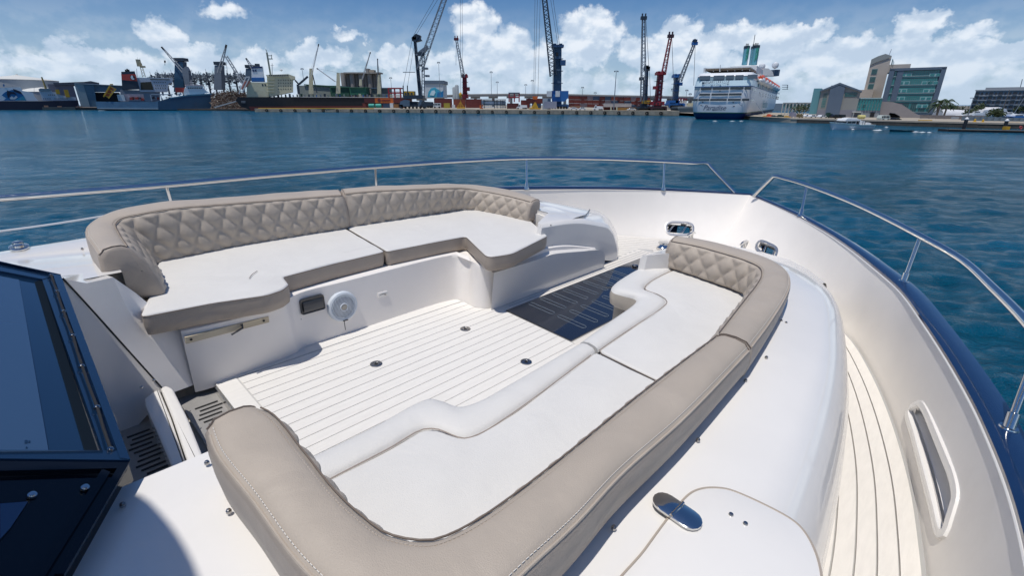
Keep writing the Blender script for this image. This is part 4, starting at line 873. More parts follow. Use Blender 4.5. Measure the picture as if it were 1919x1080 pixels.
# ------------------------------------------------------------------ cushions
def quilt_h(u, v, pu, pv, amp):
    """puffed diamonds with a double stitched groove; u, v in metres"""
    a = u / pu + v / pv; b = u / pu - v / pv
    fa = np.abs(a - np.round(a)); fb = np.abs(b - np.round(b))
    def gr(f):
        ridge = np.minimum(1, np.maximum(0, f - .025) / .42); g = np.sin(ridge * math.pi / 2)**.62
        return g
    h = gr(fa) * gr(fb)
    band = np.minimum(fa, fb); strip = np.exp(-(band / .03)**2) * .14
    return amp * (h + strip)
def backrest(label, trip, zb, zt, zo, u_off=0.0, ends=(True, True), group='tufted backrest cushions of the lounge', nseg=None, piping=PIPE, name='backrest_cushion', crown=.010, fadeL=.05, fadeR=.05):
    """trip: list of (inner top, outer top, inner bottom) points in the yacht frame"""
    IT = [np.array(t[0]) for t in trip]; OT = [np.array(t[1]) for t in trip]; IB = [np.array(t[2]) for t in trip]
    n0 = 220; A = cr(IT, n0); O = cr(OT, n0); Bq = cr(IB, n0)
    ln = np.linalg.norm(np.diff(A, axis=0), axis=1).sum(); n = int(ln / .0085) + 2
    dd_ = np.r_[0, np.cumsum(np.linalg.norm(np.diff(A, axis=0), axis=1))]; t = np.linspace(0, dd_[-1], n)
    ip = lambda P: np.column_stack([np.interp(t, dd_, P[:, i]) for i in range(3)])
    A, O, Bq = ip(A), ip(O), ip(Bq)
    base = np.array([A[:, 0].mean(), A[:, 1].mean(), zb])
    T = Thing(name, label, 'cushion', base, 'B', group=group)
    # front face
    nv = 34; up = A - Bq; H_ = np.linalg.norm(up, axis=1).mean()
    tg_ = np.gradient(A, axis=0); tg_ /= np.linalg.norm(tg_, axis=1)[:, None]; nf = np.cross(tg_, up); nf /= np.linalg.norm(nf, axis=1)[:, None]
    dirn = np.sign(np.sum(nf * (A - O), axis=1).mean()); nf *= dirn
    rows = []
    for j in range(nv):
        v = j / (nv - 1); P = Bq + up * v
        vv = v * H_; h = quilt_h(t + u_off, vv, .118, .15, .0155)
        edge_ = np.clip(np.minimum((v - 0.0) / .10, (1 - v) / .06), 0, 1); eu = np.clip(np.minimum(t / fadeL, (t[-1] - t) / fadeR), 0, 1)
        bulge = .022 * math.sin(math.pi * min(1, max(0, v))) ** .6
        P = P + nf * ((h * (edge_ * eu) ** .6)[:, None] + bulge - (.012 * (1 - min(1, v / .08))))
        rows.append(P)
    T.part('quilted_face', loft([list(r) for r in rows]), TAUPE, ang=180, fix=True)
    # top, outer side, underside
    nt_ = O - A; w = np.linalg.norm(nt_, axis=1)[:, None]; nt_ = nt_ / w
    Z = lambda P, dz: P + np.array([0, 0, dz])
    wob = (.0022 * np.sin(t * 9.1) + .0014 * np.sin(t * 23 + 1))[:, None] * np.array([0, 0, 1.])
    r2 = [A, Z(A + nt_ * .008, .006), Z(A + nt_ * w * .2, .006 + crown * .7) + wob, Z(A + nt_ * w * .5, .006 + crown) + wob, Z(A + nt_ * w * .8, .005 + crown * .6) + wob, Z(O - nt_ * .016, .002), Z(O - nt_ * .004, -.008)]
    T.part('top_panel', loft([list(r) for r in r2]), TAUPE, ang=60)
    O1 = Z(O - nt_ * .004, -.008); dz = (zo - O[:, 2])[:, None] * np.array([0, 0, 1.])
    r3 = [O1, Z(O + nt_ * .004, -.02), O + nt_ * .006 + dz * .45, O - nt_ * .002 + dz * .8, O - nt_ * .022 + dz, O - nt_ * .06 + dz * 1.05, Bq + np.array([0, 0, .0])]
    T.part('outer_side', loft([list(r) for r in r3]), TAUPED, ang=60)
    for e, k in ((0, 0), (1, n - 1)):
        ring = [rows[j][k] for j in range(nv)] + [r[k] for r in r2[1:]] + [r[k] for r in r3[1:-1]]
        c_ = np.mean(ring, axis=0); ax = tg_[k] * (-1 if k == 0 else 1)
        q = lambda s_, d: [c_ + (p - c_) * s_ + ax * d for p in ring]
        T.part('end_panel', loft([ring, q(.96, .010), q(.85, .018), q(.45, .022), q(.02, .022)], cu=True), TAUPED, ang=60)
        T.part('piping', tube(np.array([r[k] for r in r2[:1]] + [c_ + (r[k] - c_) * 1.005 + ax * .004 for r in r2]), .0022, 5), piping)
    T.part('piping', tube(A[::3] + nf[::3] * .003 + np.array([0, 0, .004]), .0024, 5), piping)
    T.part('piping', tube((O1 + np.array([0, 0, .001]))[::3], .0034, 6), TAUPE)
    # stitches along both seams
    for line, off, nm in ((O1, -.010, 'stitching'), (A, .012, 'stitching')):
        g = []; P = line + nt_ * off + np.array([0, 0, .0108 if off < 0 else .0078]); step = .0085; m = int(t[-1] / step)
        for i in range(m):
            s0, s1 = i * step, i * step + step * .7; a = np.array([np.interp(s0, t, P[:, q]) for q in range(3)]); b = np.array([np.interp(s1, t, P[:, q]) for q in range(3)])
            g.append(beam(a, b, .0015, .0012))
        T.part(nm, J(*g), THREAD if off < 0 else TAUPE, kind='stuff', smooth=False, fix=False)
    return T
backrest('taupe tufted backrest at the aft end of the port sofa, nearest the windscreen', port_aft, .43, .70, .48, u_off=.0)
backrest('taupe tufted backrest at the forward end of the port sofa, ending by white moulding', port_fwd, .43, .64, .46, u_off=.03)
backrest('taupe tufted backrest at the forward end of the starboard sofa, wrapping round its bow corner', stb_fwd, .43, .65, .535, u_off=.02)
backrest('long taupe vinyl backrest of the starboard sofa, in the foreground with pale stitched edges', stb_aft, .43, .72, .56, u_off=.05, fadeL=.02)

def seat(label, plan, zt, th, sidem, topm=CREAM, r=.016, wrinkle=None, n=None, group='seat cushions of the lounge', seam_z=.012, fl=None):
    P = fillet(plan, fl if fl else .03, 6); P = np.array(P)
    P = reslen(np.vstack([P, P[:1]]), int(np.linalg.norm(np.diff(P, axis=0), axis=1).sum() / .02))[:-1]
    base = np.array([P[:, 0].mean(), P[:, 1].mean(), zt - th]); T = Thing('seat_cushion', label, 'cushion', base, 'B', group=group)
    rows = []
    zz = lambda Q, z: [(x, y, z + .0015 * math.sin(x * 14 + y * 5) + .001 * math.sin(y * 31 + x * 7)) for x, y in Q]
    side = [zz(inset(P, .012), zt - th), zz(inset(P, .003), zt - th + .008), zz(inset(P, -.003), zt - th * .55), zz(P, zt - seam_z)]
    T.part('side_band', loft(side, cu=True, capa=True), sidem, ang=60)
    top = [zz(P, zt - seam_z)]
    for k in range(1, 5):
        a = k / 4 * math.pi / 2; top.append(zz(inset(P, r * (1 - math.cos(a))), zt - seam_z + seam_z * math.sin(a)))
    c = P.mean(0)
    T.part('top_panel', loft(top, cu=True, capb=True), topm, ang=60)
    T.part('piping', tube([(x, y, zt - seam_z + .001) for x, y in np.vstack([P, P[:1]])], .0024, 5, caps=False), PIPE)
    return T, P
ZP = .452
def pl(L, z): return [BZ(x, y, z)[:2] for x, y in L]
sA = pl([(262, 592), (400, 565), (500, 551), (529, 541), (541, 532), (530, 517), (630, 491), (720, 470)], ZP)
e = sA[-1]; aftc = list(sA) + [np.array([1.675, 1.43]), np.array([.9, 1.45]), np.array([.52, 1.42]), np.array([.42, 1.2]), np.array([.36, .9])]
T, P = seat('white topped port seat cushion with taupe sides, its corner nearest the windscreen', aftc, ZP, .112, TAUPED, fl=[.03] * 3 + [.012, .012, .012, .02, .015, .01, .03, .1, .1, .05])
# stray crease and thread on the cushion
T.part('crease', tube(cr([BZ(x, y, ZP + .005) for x, y in ((467, 522), (472, 515), (482, 508))], 10), .0016, 5), PIPE)
T.part('crease', tube(cr([BZ(x, y, ZP + .0055) for x, y in ((640, 474), (668, 467), (700, 461))], 10), .0006, 5), CREAM)
sB = pl([(724, 470), (800, 455), (873, 441.5), (893, 461), (914, 481), (960, 474), (1026, 441)], ZP)
sB = [sB[0] + np.array([.004, 0])] + sB[1:]
fwdc = list(sB) + [np.array([3.0, .75]), np.array([2.97, 1.1]), np.array([2.86, 1.36]), np.array([1.69, 1.43])]
T2, P = seat('white topped port seat cushion with taupe sides, stepping inboard beside the smoked hatch', fwdc, ZP, .112, TAUPED, fl=[.012, .03, .03, .03, .06, .05, .02, .05, .1, .1, .01])
# starboard sofa: cream pads with a raised roll along the front edge
ZSs = .425
def bolster(T, fr_, cr_, m, zt, name='front_roll'):
    A = cr(fr_, 60); C_ = cr(cr_, 60); w = C_ - A; Zz = lambda P, z: P * np.array([1, 1, 0]) + np.array([0, 0, z])
    rows = [Zz(A + w * .10, zt - .11), Zz(A + w * .0, zt - .095), Zz(A - w * .03, zt - .05), Zz(A, zt - .022), Zz(A + w * .06, zt - .006), Zz(A + w * .22, zt + .008), Zz(A + w * .5, zt + .015), Zz(A + w * .8, zt + .011), Zz(A + w * .94, zt + .003), Zz(C_, zt - .012)]
    V, F = loft([list(r) for r in rows]); n = 60
    F.append(tuple(k * n for k in range(len(rows)))); F.append(tuple(k * n + n - 1 for k in range(len(rows))))
    p = T.part(name, loft([list(r) for r in rows[3:]]), m, ang=50); T.part('side_band', loft([list(r) for r in rows[:4]]), mat('tan_vinyl', (.47, .42, .355), .45, var=.08, vscale=8, bump=.1, bscale=300), ang=50)
    [T.part('end_panel', ([tuple(r[e]) for r in rows], [tuple(range(len(rows)))]), m, smooth=False) for e in (0, -1)]
    T.part('piping', tube(Zz(C_, zt - .002)[::2] + np.array([0, -.002, .003]), .0022, 5), mat('soft_piping', (.36, .30, .26), .5))
    return p
frA = [BZ(x, y, ZSs) for x, y in ((470, 905), (585, 850), (700, 795), (778, 752), (805, 742), (832, 748), (858, 757), (890, 750), (960, 713), (1083, 643))]
crA = [BZ(x, y, ZSs) for x, y in ((500, 960), (618, 898), (730, 840), (792, 805), (820, 805), (845, 815), (868, 822), (895, 815), (960, 775), (1116, 659))]
padA = [p[:2] for p in crA[::1]] ; padA = [np.array(p) for p in padA]
planA = padA + [np.array([1.64, -1.42]), np.array([1.0, -1.44]), np.array([.45, -1.42]), np.array([.28, -1.1]), np.array([.26, -.9])]
T3, P = seat('cream vinyl seat pad of the starboard sofa in the foreground, with a raised front roll', planA, ZSs, .10, CREAM, r=.012, fl=.02)
bolster(T3, frA, crA, CREAM, ZSs)
frB = [BZ(x, y, ZSs) for x, y in ((1086, 640), (1140, 601), (1188, 566), (1192, 556), (1168, 549), (1150, 543), (1147, 534), (1172, 515), (1203, 499), (1250, 486))]
crB = [BZ(x, y, ZSs) for x, y in ((1122, 657), (1180, 617), (1240, 577), (1249, 564), (1232, 552), (1212, 545), (1208, 538), (1222, 526), (1240, 516), (1275, 500))]
planB = [p[:2] for p in crB] + [np.array([2.98, -.85]), np.array([2.90, -1.12]), np.array([2.5, -1.32]), np.array([1.65, -1.42])]
T4, P = seat('cream vinyl seat pad of the starboard sofa nearest the bow, with a stepped front roll', planB, ZSs, .10, CREAM, r=.012, fl=.02)
bolster(T4, frB, crB, CREAM, ZSs)
T4.part('step_face', loft([[BZ(x, y, ZSs - .004) + np.array([-.006, 0, 0]) for x, y in ((1149, 543), (1170, 550), (1190, 558))], [BZ(x, y, ZSs - .10) + np.array([-.006, 0, 0]) for x, y in ((1149, 573), (1168, 584), (1188, 594))]]), mat('tan_vinyl', (.50, .44, .37), .45, var=.08, vscale=8)) if False else None
# ------------------------------------------------------------------ harbour: far side and right side
def hexm(name, h, rough=.6, **kw):
    c = [int(h[i:i + 2], 16) / 255 for i in (0, 2, 4)]; c = [((x + .055) / 1.055)**2.4 if x > .04045 else x / 12.92 for x in c]
    return mat(name, tuple(c), rough, **kw)
CONC = hexm('quay_concrete', '8d897e', .85, var=.25, vscale=.6, dirt=(.05, .045, .04, .75), dscale=.35)
CONCT = hexm('quay_top', 'a29b8c', .9, var=.15, vscale=.3)
TYRE = mat('tyre_rubber', (.012, .012, .012), .7)
WHT = hexm('white_paint', 'cfd2d3', .45, var=.06, vscale=.4, dirt=(.35, .28, .22, .3), dscale=.5)
WHT2 = hexm('ship_white', 'dfe3e6', .35, var=.04, vscale=.1)
CREAMP = hexm('cream_paint', 'c6c3a8', .5, var=.08, vscale=.3, dirt=(.3, .2, .12, .35), dscale=.4)
YEL = hexm('yellow_paint', 'c39a2e', .5, var=.1, vscale=1)
ORG = hexm('orange_paint', 'c8662c', .5, var=.08, vscale=.5)
ORL = hexm('lifeboat_orange', 'd8572f', .45)
REDO = hexm('oxide_red', '6d3430', .65, var=.2, vscale=.5, dirt=(.06, .04, .035, .4), dscale=.6)
REDO2 = hexm('oxide_red_dark', '572b2c', .65, var=.2, vscale=.5)
REDC = hexm('crane_red', '8a2a38', .5, var=.08, vscale=.5)
SLATE = hexm('slate_paint', '4f6478', .5, var=.1, vscale=.3)
DKSL = hexm('dark_slate', '2c3a48', .5, var=.1, vscale=.4)
STB = hexm('crane_blue', '2c67a8', .5, var=.08, vscale=.5)
SILO = hexm('silo_concrete', '8f8b86', .85, var=.18, vscale=.25, stretch=(1, 1, .12), dirt=(.16, .14, .12, .5), dscale=.3)
GRN = hexm('green_sheet', '2f5b4a', .6, var=.12, vscale=.4)
TEALP = hexm('teal_paint', '2f9a8c', .5)
HULLB = hexm('supply_hull_blue', '2a4f6b', .4, var=.12, vscale=.12, dirt=(.12, .09, .07, .35), dscale=.25)
HULLG = hexm('supply_hull_grey', '60839c', .5, var=.12, vscale=.2, dirt=(.14, .12, .1, .45), dscale=.3)
HULLK = hexm('bulker_black', '15181f', .5, var=.2, vscale=.2)
HULLN = hexm('ferry_navy', '0e1632', .4)
BOOT = hexm('boot_red', '5a2725', .6)
GLS = mat('ship_glass', (.015, .03, .045), .12, spec=.8)
DARK = mat('dark_gap', (.012, .014, .018), .7)
STRUT = hexm('grey_steel', '6f7984', .55, var=.12, vscale=.5)
CABLE = mat('crane_cable', (.06, .07, .085), .6)

def HX(y, D): return WD(PXC, y, D)[2]
def XX(x, y, D): return WD(x, y, D)[0]
def pxm(D): return WD(PXC + 1, 196, D)[0] - WD(PXC, 196, D)[0]       # metres per pixel at depth D
def RB(x0, y0, x1, y1, D, T=6.):
    """real box whose front face is sighted: left/right at its foot, top height at mid"""
    a, b = XX(x0, y1, D), XX(x1, y1, D); zb = WD((x0 + x1) / 2, y1, D)[2]; zt_ = WD((x0 + x1) / 2, y0, D)[2]
    return box((a, D, zb), (b, D + T, zt_))
def PT(x, y, D): return WD(x, y, D)
def SIL(pts, D, T): 
    """solid of depth T whose front outline is sighted at depth D"""
    f = [WD(x, y, D) for x, y in pts]; return loft([f, [p + np.array([0, T, 0]) for p in f]], cu=True, capa=True, capb=True)
def BASE(x, y, D): return WD(x, y, D)
def TH(name, label, cat, x, y, D, group=None, kind=None): return Thing(name, label, cat, WD(x, y, D), 'W', group, kind)
def truss(p0, p1, w0, w1, n, r=.12, braces=True, depth=None):
    p0, p1 = np.array(p0, float), np.array(p1, float); t = p1 - p0; t /= np.linalg.norm(t); a = np.cross(t, [0, 1., 0]); a /= np.linalg.norm(a); b = np.cross(t, a)
    C_ = []
    for sx, sy in ((-1, -1), (1, -1), (1, 1), (-1, 1)): C_.append([(p0 + (p1 - p0) * k / n) + (a * sx + b * sy) * (w0 + (w1 - w0) * k / n) / 2 for k in range(n + 1)])
    g = [beam(c[0], c[-1], r * 2) for c in C_]
    if braces:
        for k in range(n):
            for q in range(4):
                c, d = C_[q], C_[(q + 1) % 4]; g.append(beam(c[k], d[k + 1], r * 1.1) if k % 2 else beam(d[k], c[k + 1], r * 1.1))
    return J(*g)

# ---- quays
def quay(name, pts, top_z, depth, m=CONC, joint=None):
    """pts: sighted points of the waterline, left to right"""
    P = [WZ(x, y, 0) for x, y in pts]; g = []
    F_ = [(p[0], p[1]) for p in P]; n = len(F_)
    back = [(x, y + depth) for x, y in F_]
    rows = [[(x, y, -1) for x, y in F_], [(x, y, top_z - .35) for x, y in F_], [(x, y - .25, top_z - .35) for x, y in F_], [(x, y - .25, top_z) for x, y in F_], [(x, y, top_z) for x, y in back], [(x, y, -1) for x, y in back]]
    return loft(rows), P
QT = 2.3
g, QP = quay('quay', [(478, 209.5), (620, 210.3), (780, 211.6), (940, 213.2), (1100, 215), (1272, 217)], QT, 900)
single('container_quay', None, None, g, CONCT, kind='structure', smooth=False)
qx = [p[0] for p in QP]; qy = [p[1] for p in QP]
def QD(px): 
    """depth of the quay face along the sight line through image column px"""
    global ANG
    keep = ANG; ANG = 0.0; lo, hi = 100., 700.
    for _ in range(40):
        D = (lo + hi) / 2; X = XX(px, 205, D); yq = np.interp(X, qx, qy)
        if D < yq: lo = D
        else: hi = D
    P_ = WD(px, 205, D); ANG = keep; c, s_ = math.cos(ANG), math.sin(ANG)
    return -s_ * P_[0] + c * P_[1]
# face blocks between the fenders, and tyre fenders
qface = TH('quay_wall', 'long stained concrete quay wall with pale edge and black tyre fenders', 'quay wall', 860, 212, QD(860))
for k in range(54):
    x0 = 480 + k * 14.7; D0, D1 = QD(x0), QD(x0 + 14.2); a = np.array([XX(x0, 205, D0), D0 - .02, 0]); b = np.array([XX(x0 + 14.2, 205, D1), D1 - .02, 0])
    lo, hi = .15, QT - .4
    V = [(*a[:2], lo), (*b[:2], lo), (*b[:2], hi), (*a[:2], hi)]; V += [(x, y - .22, z) for x, y, z in V]
    qface.part('block', (V, [(0, 1, 2, 3), (4, 5, 6, 7), (0, 1, 5, 4), (1, 2, 6, 5), (2, 3, 7, 6), (3, 0, 4, 7)]), CONC, smooth=False)
tyres = [500 + 26.4 * k for k in range(30)]
for k, x in enumerate(tyres):
    if x > 1260: break
    D = QD(x) - .75; c = np.array([XX(x, 207, D), D, 1.05]); R_ = 1.12 if x < 900 else .85
    prof_ = [(R_ * .55, -.3), (R_ * .95, -.33), (R_, 0), (R_ * .95, .33), (R_ * .55, .3), (R_ * .5, 0)]
    single('tyre_fender', 'black tyre fender hanging on the face of the long concrete quay', 'fender', loft([[(c[0] + r * math.cos(a), c[1] + h, c[2] + r * math.sin(a)) for a in np.arange(14) * math.pi / 7] for r, h in prof_ + prof_[:1]], cu=True), TYRE, group='tyre fenders along the quay wall')
single('yellow_kerb', 'yellow painted safety kerb along the left end of the quay', 'kerb', J(*[beam((XX(a, 203, QD(a)), QD(a) + .4, QT + .25), (XX(b, 203, QD(b)), QD(b) + .4, QT + .25), .5) for a, b in ((484, 560), (560, 640), (640, 700))]), YEL, smooth=False)
gl, LP = quay('quay', [(-500, 205.3), (80, 205.8), (185, 206), (300, 206.6), (478, 207.5)], 1.4, 1400)
single('far_dock', None, None, gl, hexm('dock_brown', '5a5046', .9, var=.3, vscale=.3), kind='structure', smooth=False)
g, RP = quay('quay', [(1404, 224.5), (1480, 229.8), (1560, 232), (1650, 234.7), (1750, 237.5), (1830, 240), (1925, 242.2), (2300, 250)], 1.25, 500)
single('terminal_quay', None, None, g, hexm('terminal_quay_top', 'a59c8e', .9, var=.12, vscale=.4), kind='structure', smooth=False)
rx = [p[0] for p in RP]; ry = [p[1] for p in RP]
def RD(px, off=0):
    global ANG
    keep = ANG; ANG = 0.0; lo, hi = 40., 400.
    for _ in range(40):
        D = (lo + hi) / 2
        if D < np.interp(XX(px, 215, D), rx, ry): lo = D
        else: hi = D
    P_ = WD(px, 215, D); ANG = keep; c, s_ = math.cos(ANG), math.sin(ANG)
    return -s_ * P_[0] + c * P_[1] + off
# ground far behind so the land closes the horizon
single('land', None, None, box((-1500, 520, -1), (1600, 3000, 1.0)), hexm('land_grey', '6e6a60', .9), kind='structure', smooth=False)
rq = TH('quay_wall', 'dark stained concrete quay wall in front of the glass terminal', 'quay wall', 1650, 234, RD(1650))
for k in range(48):
    x0 = 1408 + k * 11; D0, D1 = RD(x0), RD(x0 + 10.5); a = (XX(x0, 215, D0), D0); b = (XX(x0 + 10.5, 215, D1), D1)
    V = [(*a, .0), (*b, .0), (*b, .88), (*a, .88)]; V += [(x, y - .12, z) for x, y, z in V]
    rq.part('block', (V, [(0, 1, 2, 3), (4, 5, 6, 7), (0, 1, 5, 4), (1, 2, 6, 5), (2, 3, 7, 6), (3, 0, 4, 7)]), hexm('wet_quay', '4b4843', .8, var=.3, vscale=.7), smooth=False)

# ---- helpers for ships
def windows(T, par, x0, x1, y0, y1, D, n, frac=.6, m=GLS, name='window', proud=.12):
    for k in range(n):
        w = (x1 - x0) / n; a = x0 + w * k + w * (1 - frac) / 2; T.part(name, RB(a, y0, a + w * frac, y1, D - proud, proud + .3), m, parent=par, smooth=False)
def mast(T, x0, y0, x1, y1, D, r=.25, m=STRUT, bars=(), par=None):
    p = T.part('mast', tube([PT(x0, y0, D), PT(x1, y1, D)], [r, r * .6], 6), m, parent=par)
    for f, w in bars:
        c = PT(x0, y0, D) * (1 - f) + PT(x1, y1, D) * f; T.part('yard', beam(c - np.array([w, 0, 0]), c + np.array([w, 0, 0]), r * .9), m, parent=p, smooth=False)
    return p
def deck_crane(T, px, y0, y1, jx, jy, tipx, tipy, D, w=5, m=CREAMP, jm=WHT):
    c = T.part('deck_crane', loft([[PT(px - w / 2, y0, D), PT(px + w / 2, y0, D), PT(px + w / 2, y0, D) + (0, 3, 0), PT(px - w / 2, y0, D) + (0, 3, 0)], [PT(px - w * .35, y1, D), PT(px + w * .35, y1, D), PT(px + w * .35, y1, D) + (0, 2.5, 0), PT(px - w * .35, y1, D) + (0, 2.5, 0)]], cu=True, capa=True, capb=True), m, smooth=False)
    a, b = PT(jx, jy, D - 1), PT(tipx, tipy, D - 1)
    T.part('jib', J(beam(a + (-.5, 0, 0), b + (-.15, 0, 0), .45), beam(a + (.5, 1.6, 0), b + (.15, .4, 0), .45), *[beam(a + (b - a) * t + (-.5 * (1 - t), 0, 0), a + (b - a) * t + (.5 * (1 - t), 1.6 * (1 - t), 0), .3) for t in (.2, .4, .6, .8)]), jm, parent=c, smooth=False)
    T.part('jib_head', beam(b - (b - a) * .05, b + (b - a) * .015, .9), DARK, parent=c, smooth=False)
    T.part('wire', beam(PT(px, y1, D), b, .10), CABLE, parent=c, smooth=False)
    return c

# ---- far left: tanks, warehouse, ferry with sea mural
D = FACE(60, 620)
T = TH('storage_tank', 'large pale storage tank with shallow white cone roof behind the mural ferry', 'tank', 45, 190, D)
c = PT(48, 190, D + 35); R_ = 37.; zt = HX(151, D + 35)
T.part('tank_wall', revolve([(R_, 0), (R_, zt)], 48, (c[0], c[1], 0)), hexm('tank_wall', 'aab0b4', .6, var=.06, vscale=.1)); T.part('tank_roof', revolve([(R_ + .6, zt), (R_ * .5, zt + 3.3), (1.2, zt + 6.0), (1, zt + 7.0), (.1, zt + 7.2)], 48, (c[0], c[1], 0)), hexm('tank_roof', 'd6d6cf', .5))
T = TH('storage_tank', 'smaller white-domed storage tank behind the ferry funnels', 'tank', 85, 190, D - 40)
c = PT(86, 190, D - 20); zt = HX(172, D - 20); T.part('tank_wall', revolve([(24, 0), (24, zt)], 40, (c[0], c[1], 0)), hexm('tank_wall', 'aab0b4', .6)); T.part('tank_roof', revolve([(24.4, zt), (12, zt + 3.6), (.1, zt + 5.2)], 40, (c[0], c[1], 0)), hexm('tank_roof', 'd6d6cf', .5))
D = FACE(140, 570)
T = TH('warehouse', 'grey warehouse with dark low pitched roof behind the ribbed ramp tower', 'warehouse', 140, 200, D)
T.part('wall', RB(103, 158, 150, 202, D, 40), hexm('purple_grey', '6f7380', .7)); T.part('roof', SIL([(99, 155), (158, 153), (170, 151.5), (186, 155), (186, 158), (103, 160)], D - 2, 44), hexm('slate_roof', '4c5561', .6), smooth=False)
D = FACE(70, 505)
T = TH('ferry', 'navy-hulled white ferry with a blue sea mural and two ochre funnels', 'ferry', 70, 205, D)
hl = SIL([(-70, 189), (74, 189.5), (147, 188.2), (146, 196), (141, 206), (-70, 206)], D, 16); T.part('hull', hl, HULLN)
s1 = T.part('superstructure', SIL([(-60, 166), (38, 163), (42, 170), (62, 173), (64, 180), (72, 189), (-60, 189)], D + 2, 12), WHT2, smooth=False)
T.part('deck_block', SIL([(72, 167), (92, 165), (98, 172), (108, 173), (112, 178), (142, 182), (143, 188), (80, 188)], D + 2, 12), hexm('ferry_white', 'b9c2cc', .5), smooth=False)
T.part('wheelhouse', SIL([(72, 167), (76, 165), (93, 165.5), (96, 170), (74, 171)], D + 1, 11), hexm('wheelhouse_grey', '6f8694', .5), smooth=False)
MUR1 = hexm('mural_blue', '1f6fa6', .5, var=.3, vscale=.3); MUR2 = hexm('mural_teal', '3fa0bd', .5, var=.3, vscale=.3); MUR3 = hexm('mural_dark', '14233c', .5)
T.part('mural', SIL([(3, 178), (10, 172), (22, 168), (34, 170), (44, 178), (49, 188), (6, 188), (12, 184)], D + 1.8, .3), MUR1, parent=s1, smooth=False)
T.part('mural', SIL([(34, 184), (44, 179), (49, 188), (28, 188)], D + 1.6, .3), MUR2, parent=s1, smooth=False)
T.part('mural', SIL([(24, 166), (30, 168), (38, 171), (42, 176), (36, 175), (30, 173), (26, 171)], D + 1.5, .3), MUR3, parent=s1, smooth=False)
T.part('mural', SIL([(13, 169), (18, 171), (26, 172), (32, 178), (26, 176), (20, 176), (17, 182), (15, 184), (13, 177)], D + 1.4, .3), MUR3, parent=s1, smooth=False)
T.part('mural', SIL([(18, 183), (22, 180), (26, 183), (30, 179), (33, 182), (28, 186), (20, 186)], D + 1.4, .3), WHT, parent=s1, smooth=False)
T.part('mural', SIL([(5, 158), (8, 157), (9, 161), (7, 163)], D + 1.8, .3), MUR1, parent=s1, smooth=False)
windows(T, None, 102, 128, 184, 185.6, D + 2, 12, .6); windows(T, None, 80, 96, 184, 185.6, D + 2, 4, .5); windows(T, None, 90, 104, 176.8, 178.6, D + 2, 4, .5)
for a, b, c_, d in ((106, 167.5, 113, 176), (123.5, 168, 131.5, 182)): T.part('funnel', RB(a, b, c_, d, D, 3), YEL)
T.part('boom', tube([PT(86, 166, D - 1), PT(78, 144, D - 1)], [.9, .6], 8), hexm('ochre', 'a08a55', .6))
mast(T, 24, 165, 24, 160, D + 4, .15); mast(T, 64, 172, 64, 163, D + 4, .15)
D = FACE(165, 495)
T = TH('ribbed_tower', 'slanting grey-green ribbed steel ramp tower at the edge of the far dock', 'ramp', 160, 203, D)
T.part('panel', SIL([(139, 157), (156, 158), (169, 200), (152, 200)], D, 12), hexm('rib_light', '8d9da2', .6, var=.1, vscale=.2), smooth=False)
T.part('panel', SIL([(156, 158), (176, 158.5), (182, 200), (169, 200)], D + .5, 12), hexm('rib_dark', '5a7686', .6, var=.1, vscale=.2), smooth=False)
T.part('girder', SIL([(139, 156), (230, 161), (232, 172), (176, 172), (175, 158), (139, 157.5)], D + 3, 10), hexm('girder_grey', '6a7f90', .6), smooth=False)
T.part('fascia', SIL([(140, 155.4), (231, 160), (231, 161), (140, 156.6)], D - .5, 12), hexm('pale_fascia', 'a9b4bb', .6), smooth=False)
T.part('bay', RB(178, 173, 230, 196, D + 8, 8), DARK, smooth=False)
FACE(120, 1); K_ = FACE(120, 478)
T = TH('work_barge', 'low grey work barge moored in front of the mural ferry', 'barge', 120, 206, K_)
T.part('hull', RB(80, 200.5, 142, 206, K_, 10), hexm('barge_grey', '5b5f5c', .8, var=.2, vscale=.3), smooth=False); T.part('hull', RB(142, 201.5, 184, 206, (K_ + 1), 10), hexm('barge_dark', '2c3236', .8), smooth=False)
for a in (87, 112, 146, 151): T.part('deck_gear', RB(a - 4, 197.5 + (a % 3), a + 4, 201, (K_ + 2), 3), hexm('gear_tan', 'a4816c', .7))

# ---- supply vessel, and the ship with the black and red funnel behind
D = FACE(290, 470)
T = TH('cargo_ship', 'white ship with black and red funnel standing behind the blue supply vessel', 'ship', 280, 195, D + 30); E_ = D + 30
fn = T.part('funnel', SIL([(227, 134), (252, 133), (262, 167), (229, 168)], E_, 9), DKSL, smooth=False)
T.part('funnel_band', SIL([(227, 139), (254, 138.5), (257.5, 152), (228.6, 149.5)], E_ - .3, 9.6), hexm('band_red', 'b8473e', .5), parent=fn, smooth=False)
T.part('emblem', SIL([(244.6, 144), (246.6, 140.5), (249, 142), (249.5, 146), (252.5, 147.5), (249.5, 149.3), (246, 147.5)], E_ - .6, .3), WHT2, parent=fn, smooth=False)
T.part('emblem', revolve([(1.9, 0), (1.9, .2)], 18, tuple(PT(248.5, 145, E_ - .5)), 'y'), hexm('emblem_black', '1d2226', .5), parent=fn)
for x in (236, 239, 242): T.part('exhaust', tube([PT(x, 134, E_ + 4), PT(x - 1, 130 - (x == 239) * 1.5, E_ + 4)], .6, 8), DARK, parent=fn)
ss = T.part('superstructure', SIL([(255, 145), (324, 146), (323, 155), (316, 156), (314, 172), (262, 172)], E_ + 1, 14), hexm('ship_grey_white', 'b3bcc6', .5, var=.06, vscale=.2), smooth=False)
T.part('lower_block', SIL([(225, 168), (300, 169), (300, 195), (226, 195)], E_ + 2, 14), hexm('hull_dusk', '8b8f97', .6, var=.15, vscale=.2), smooth=False)
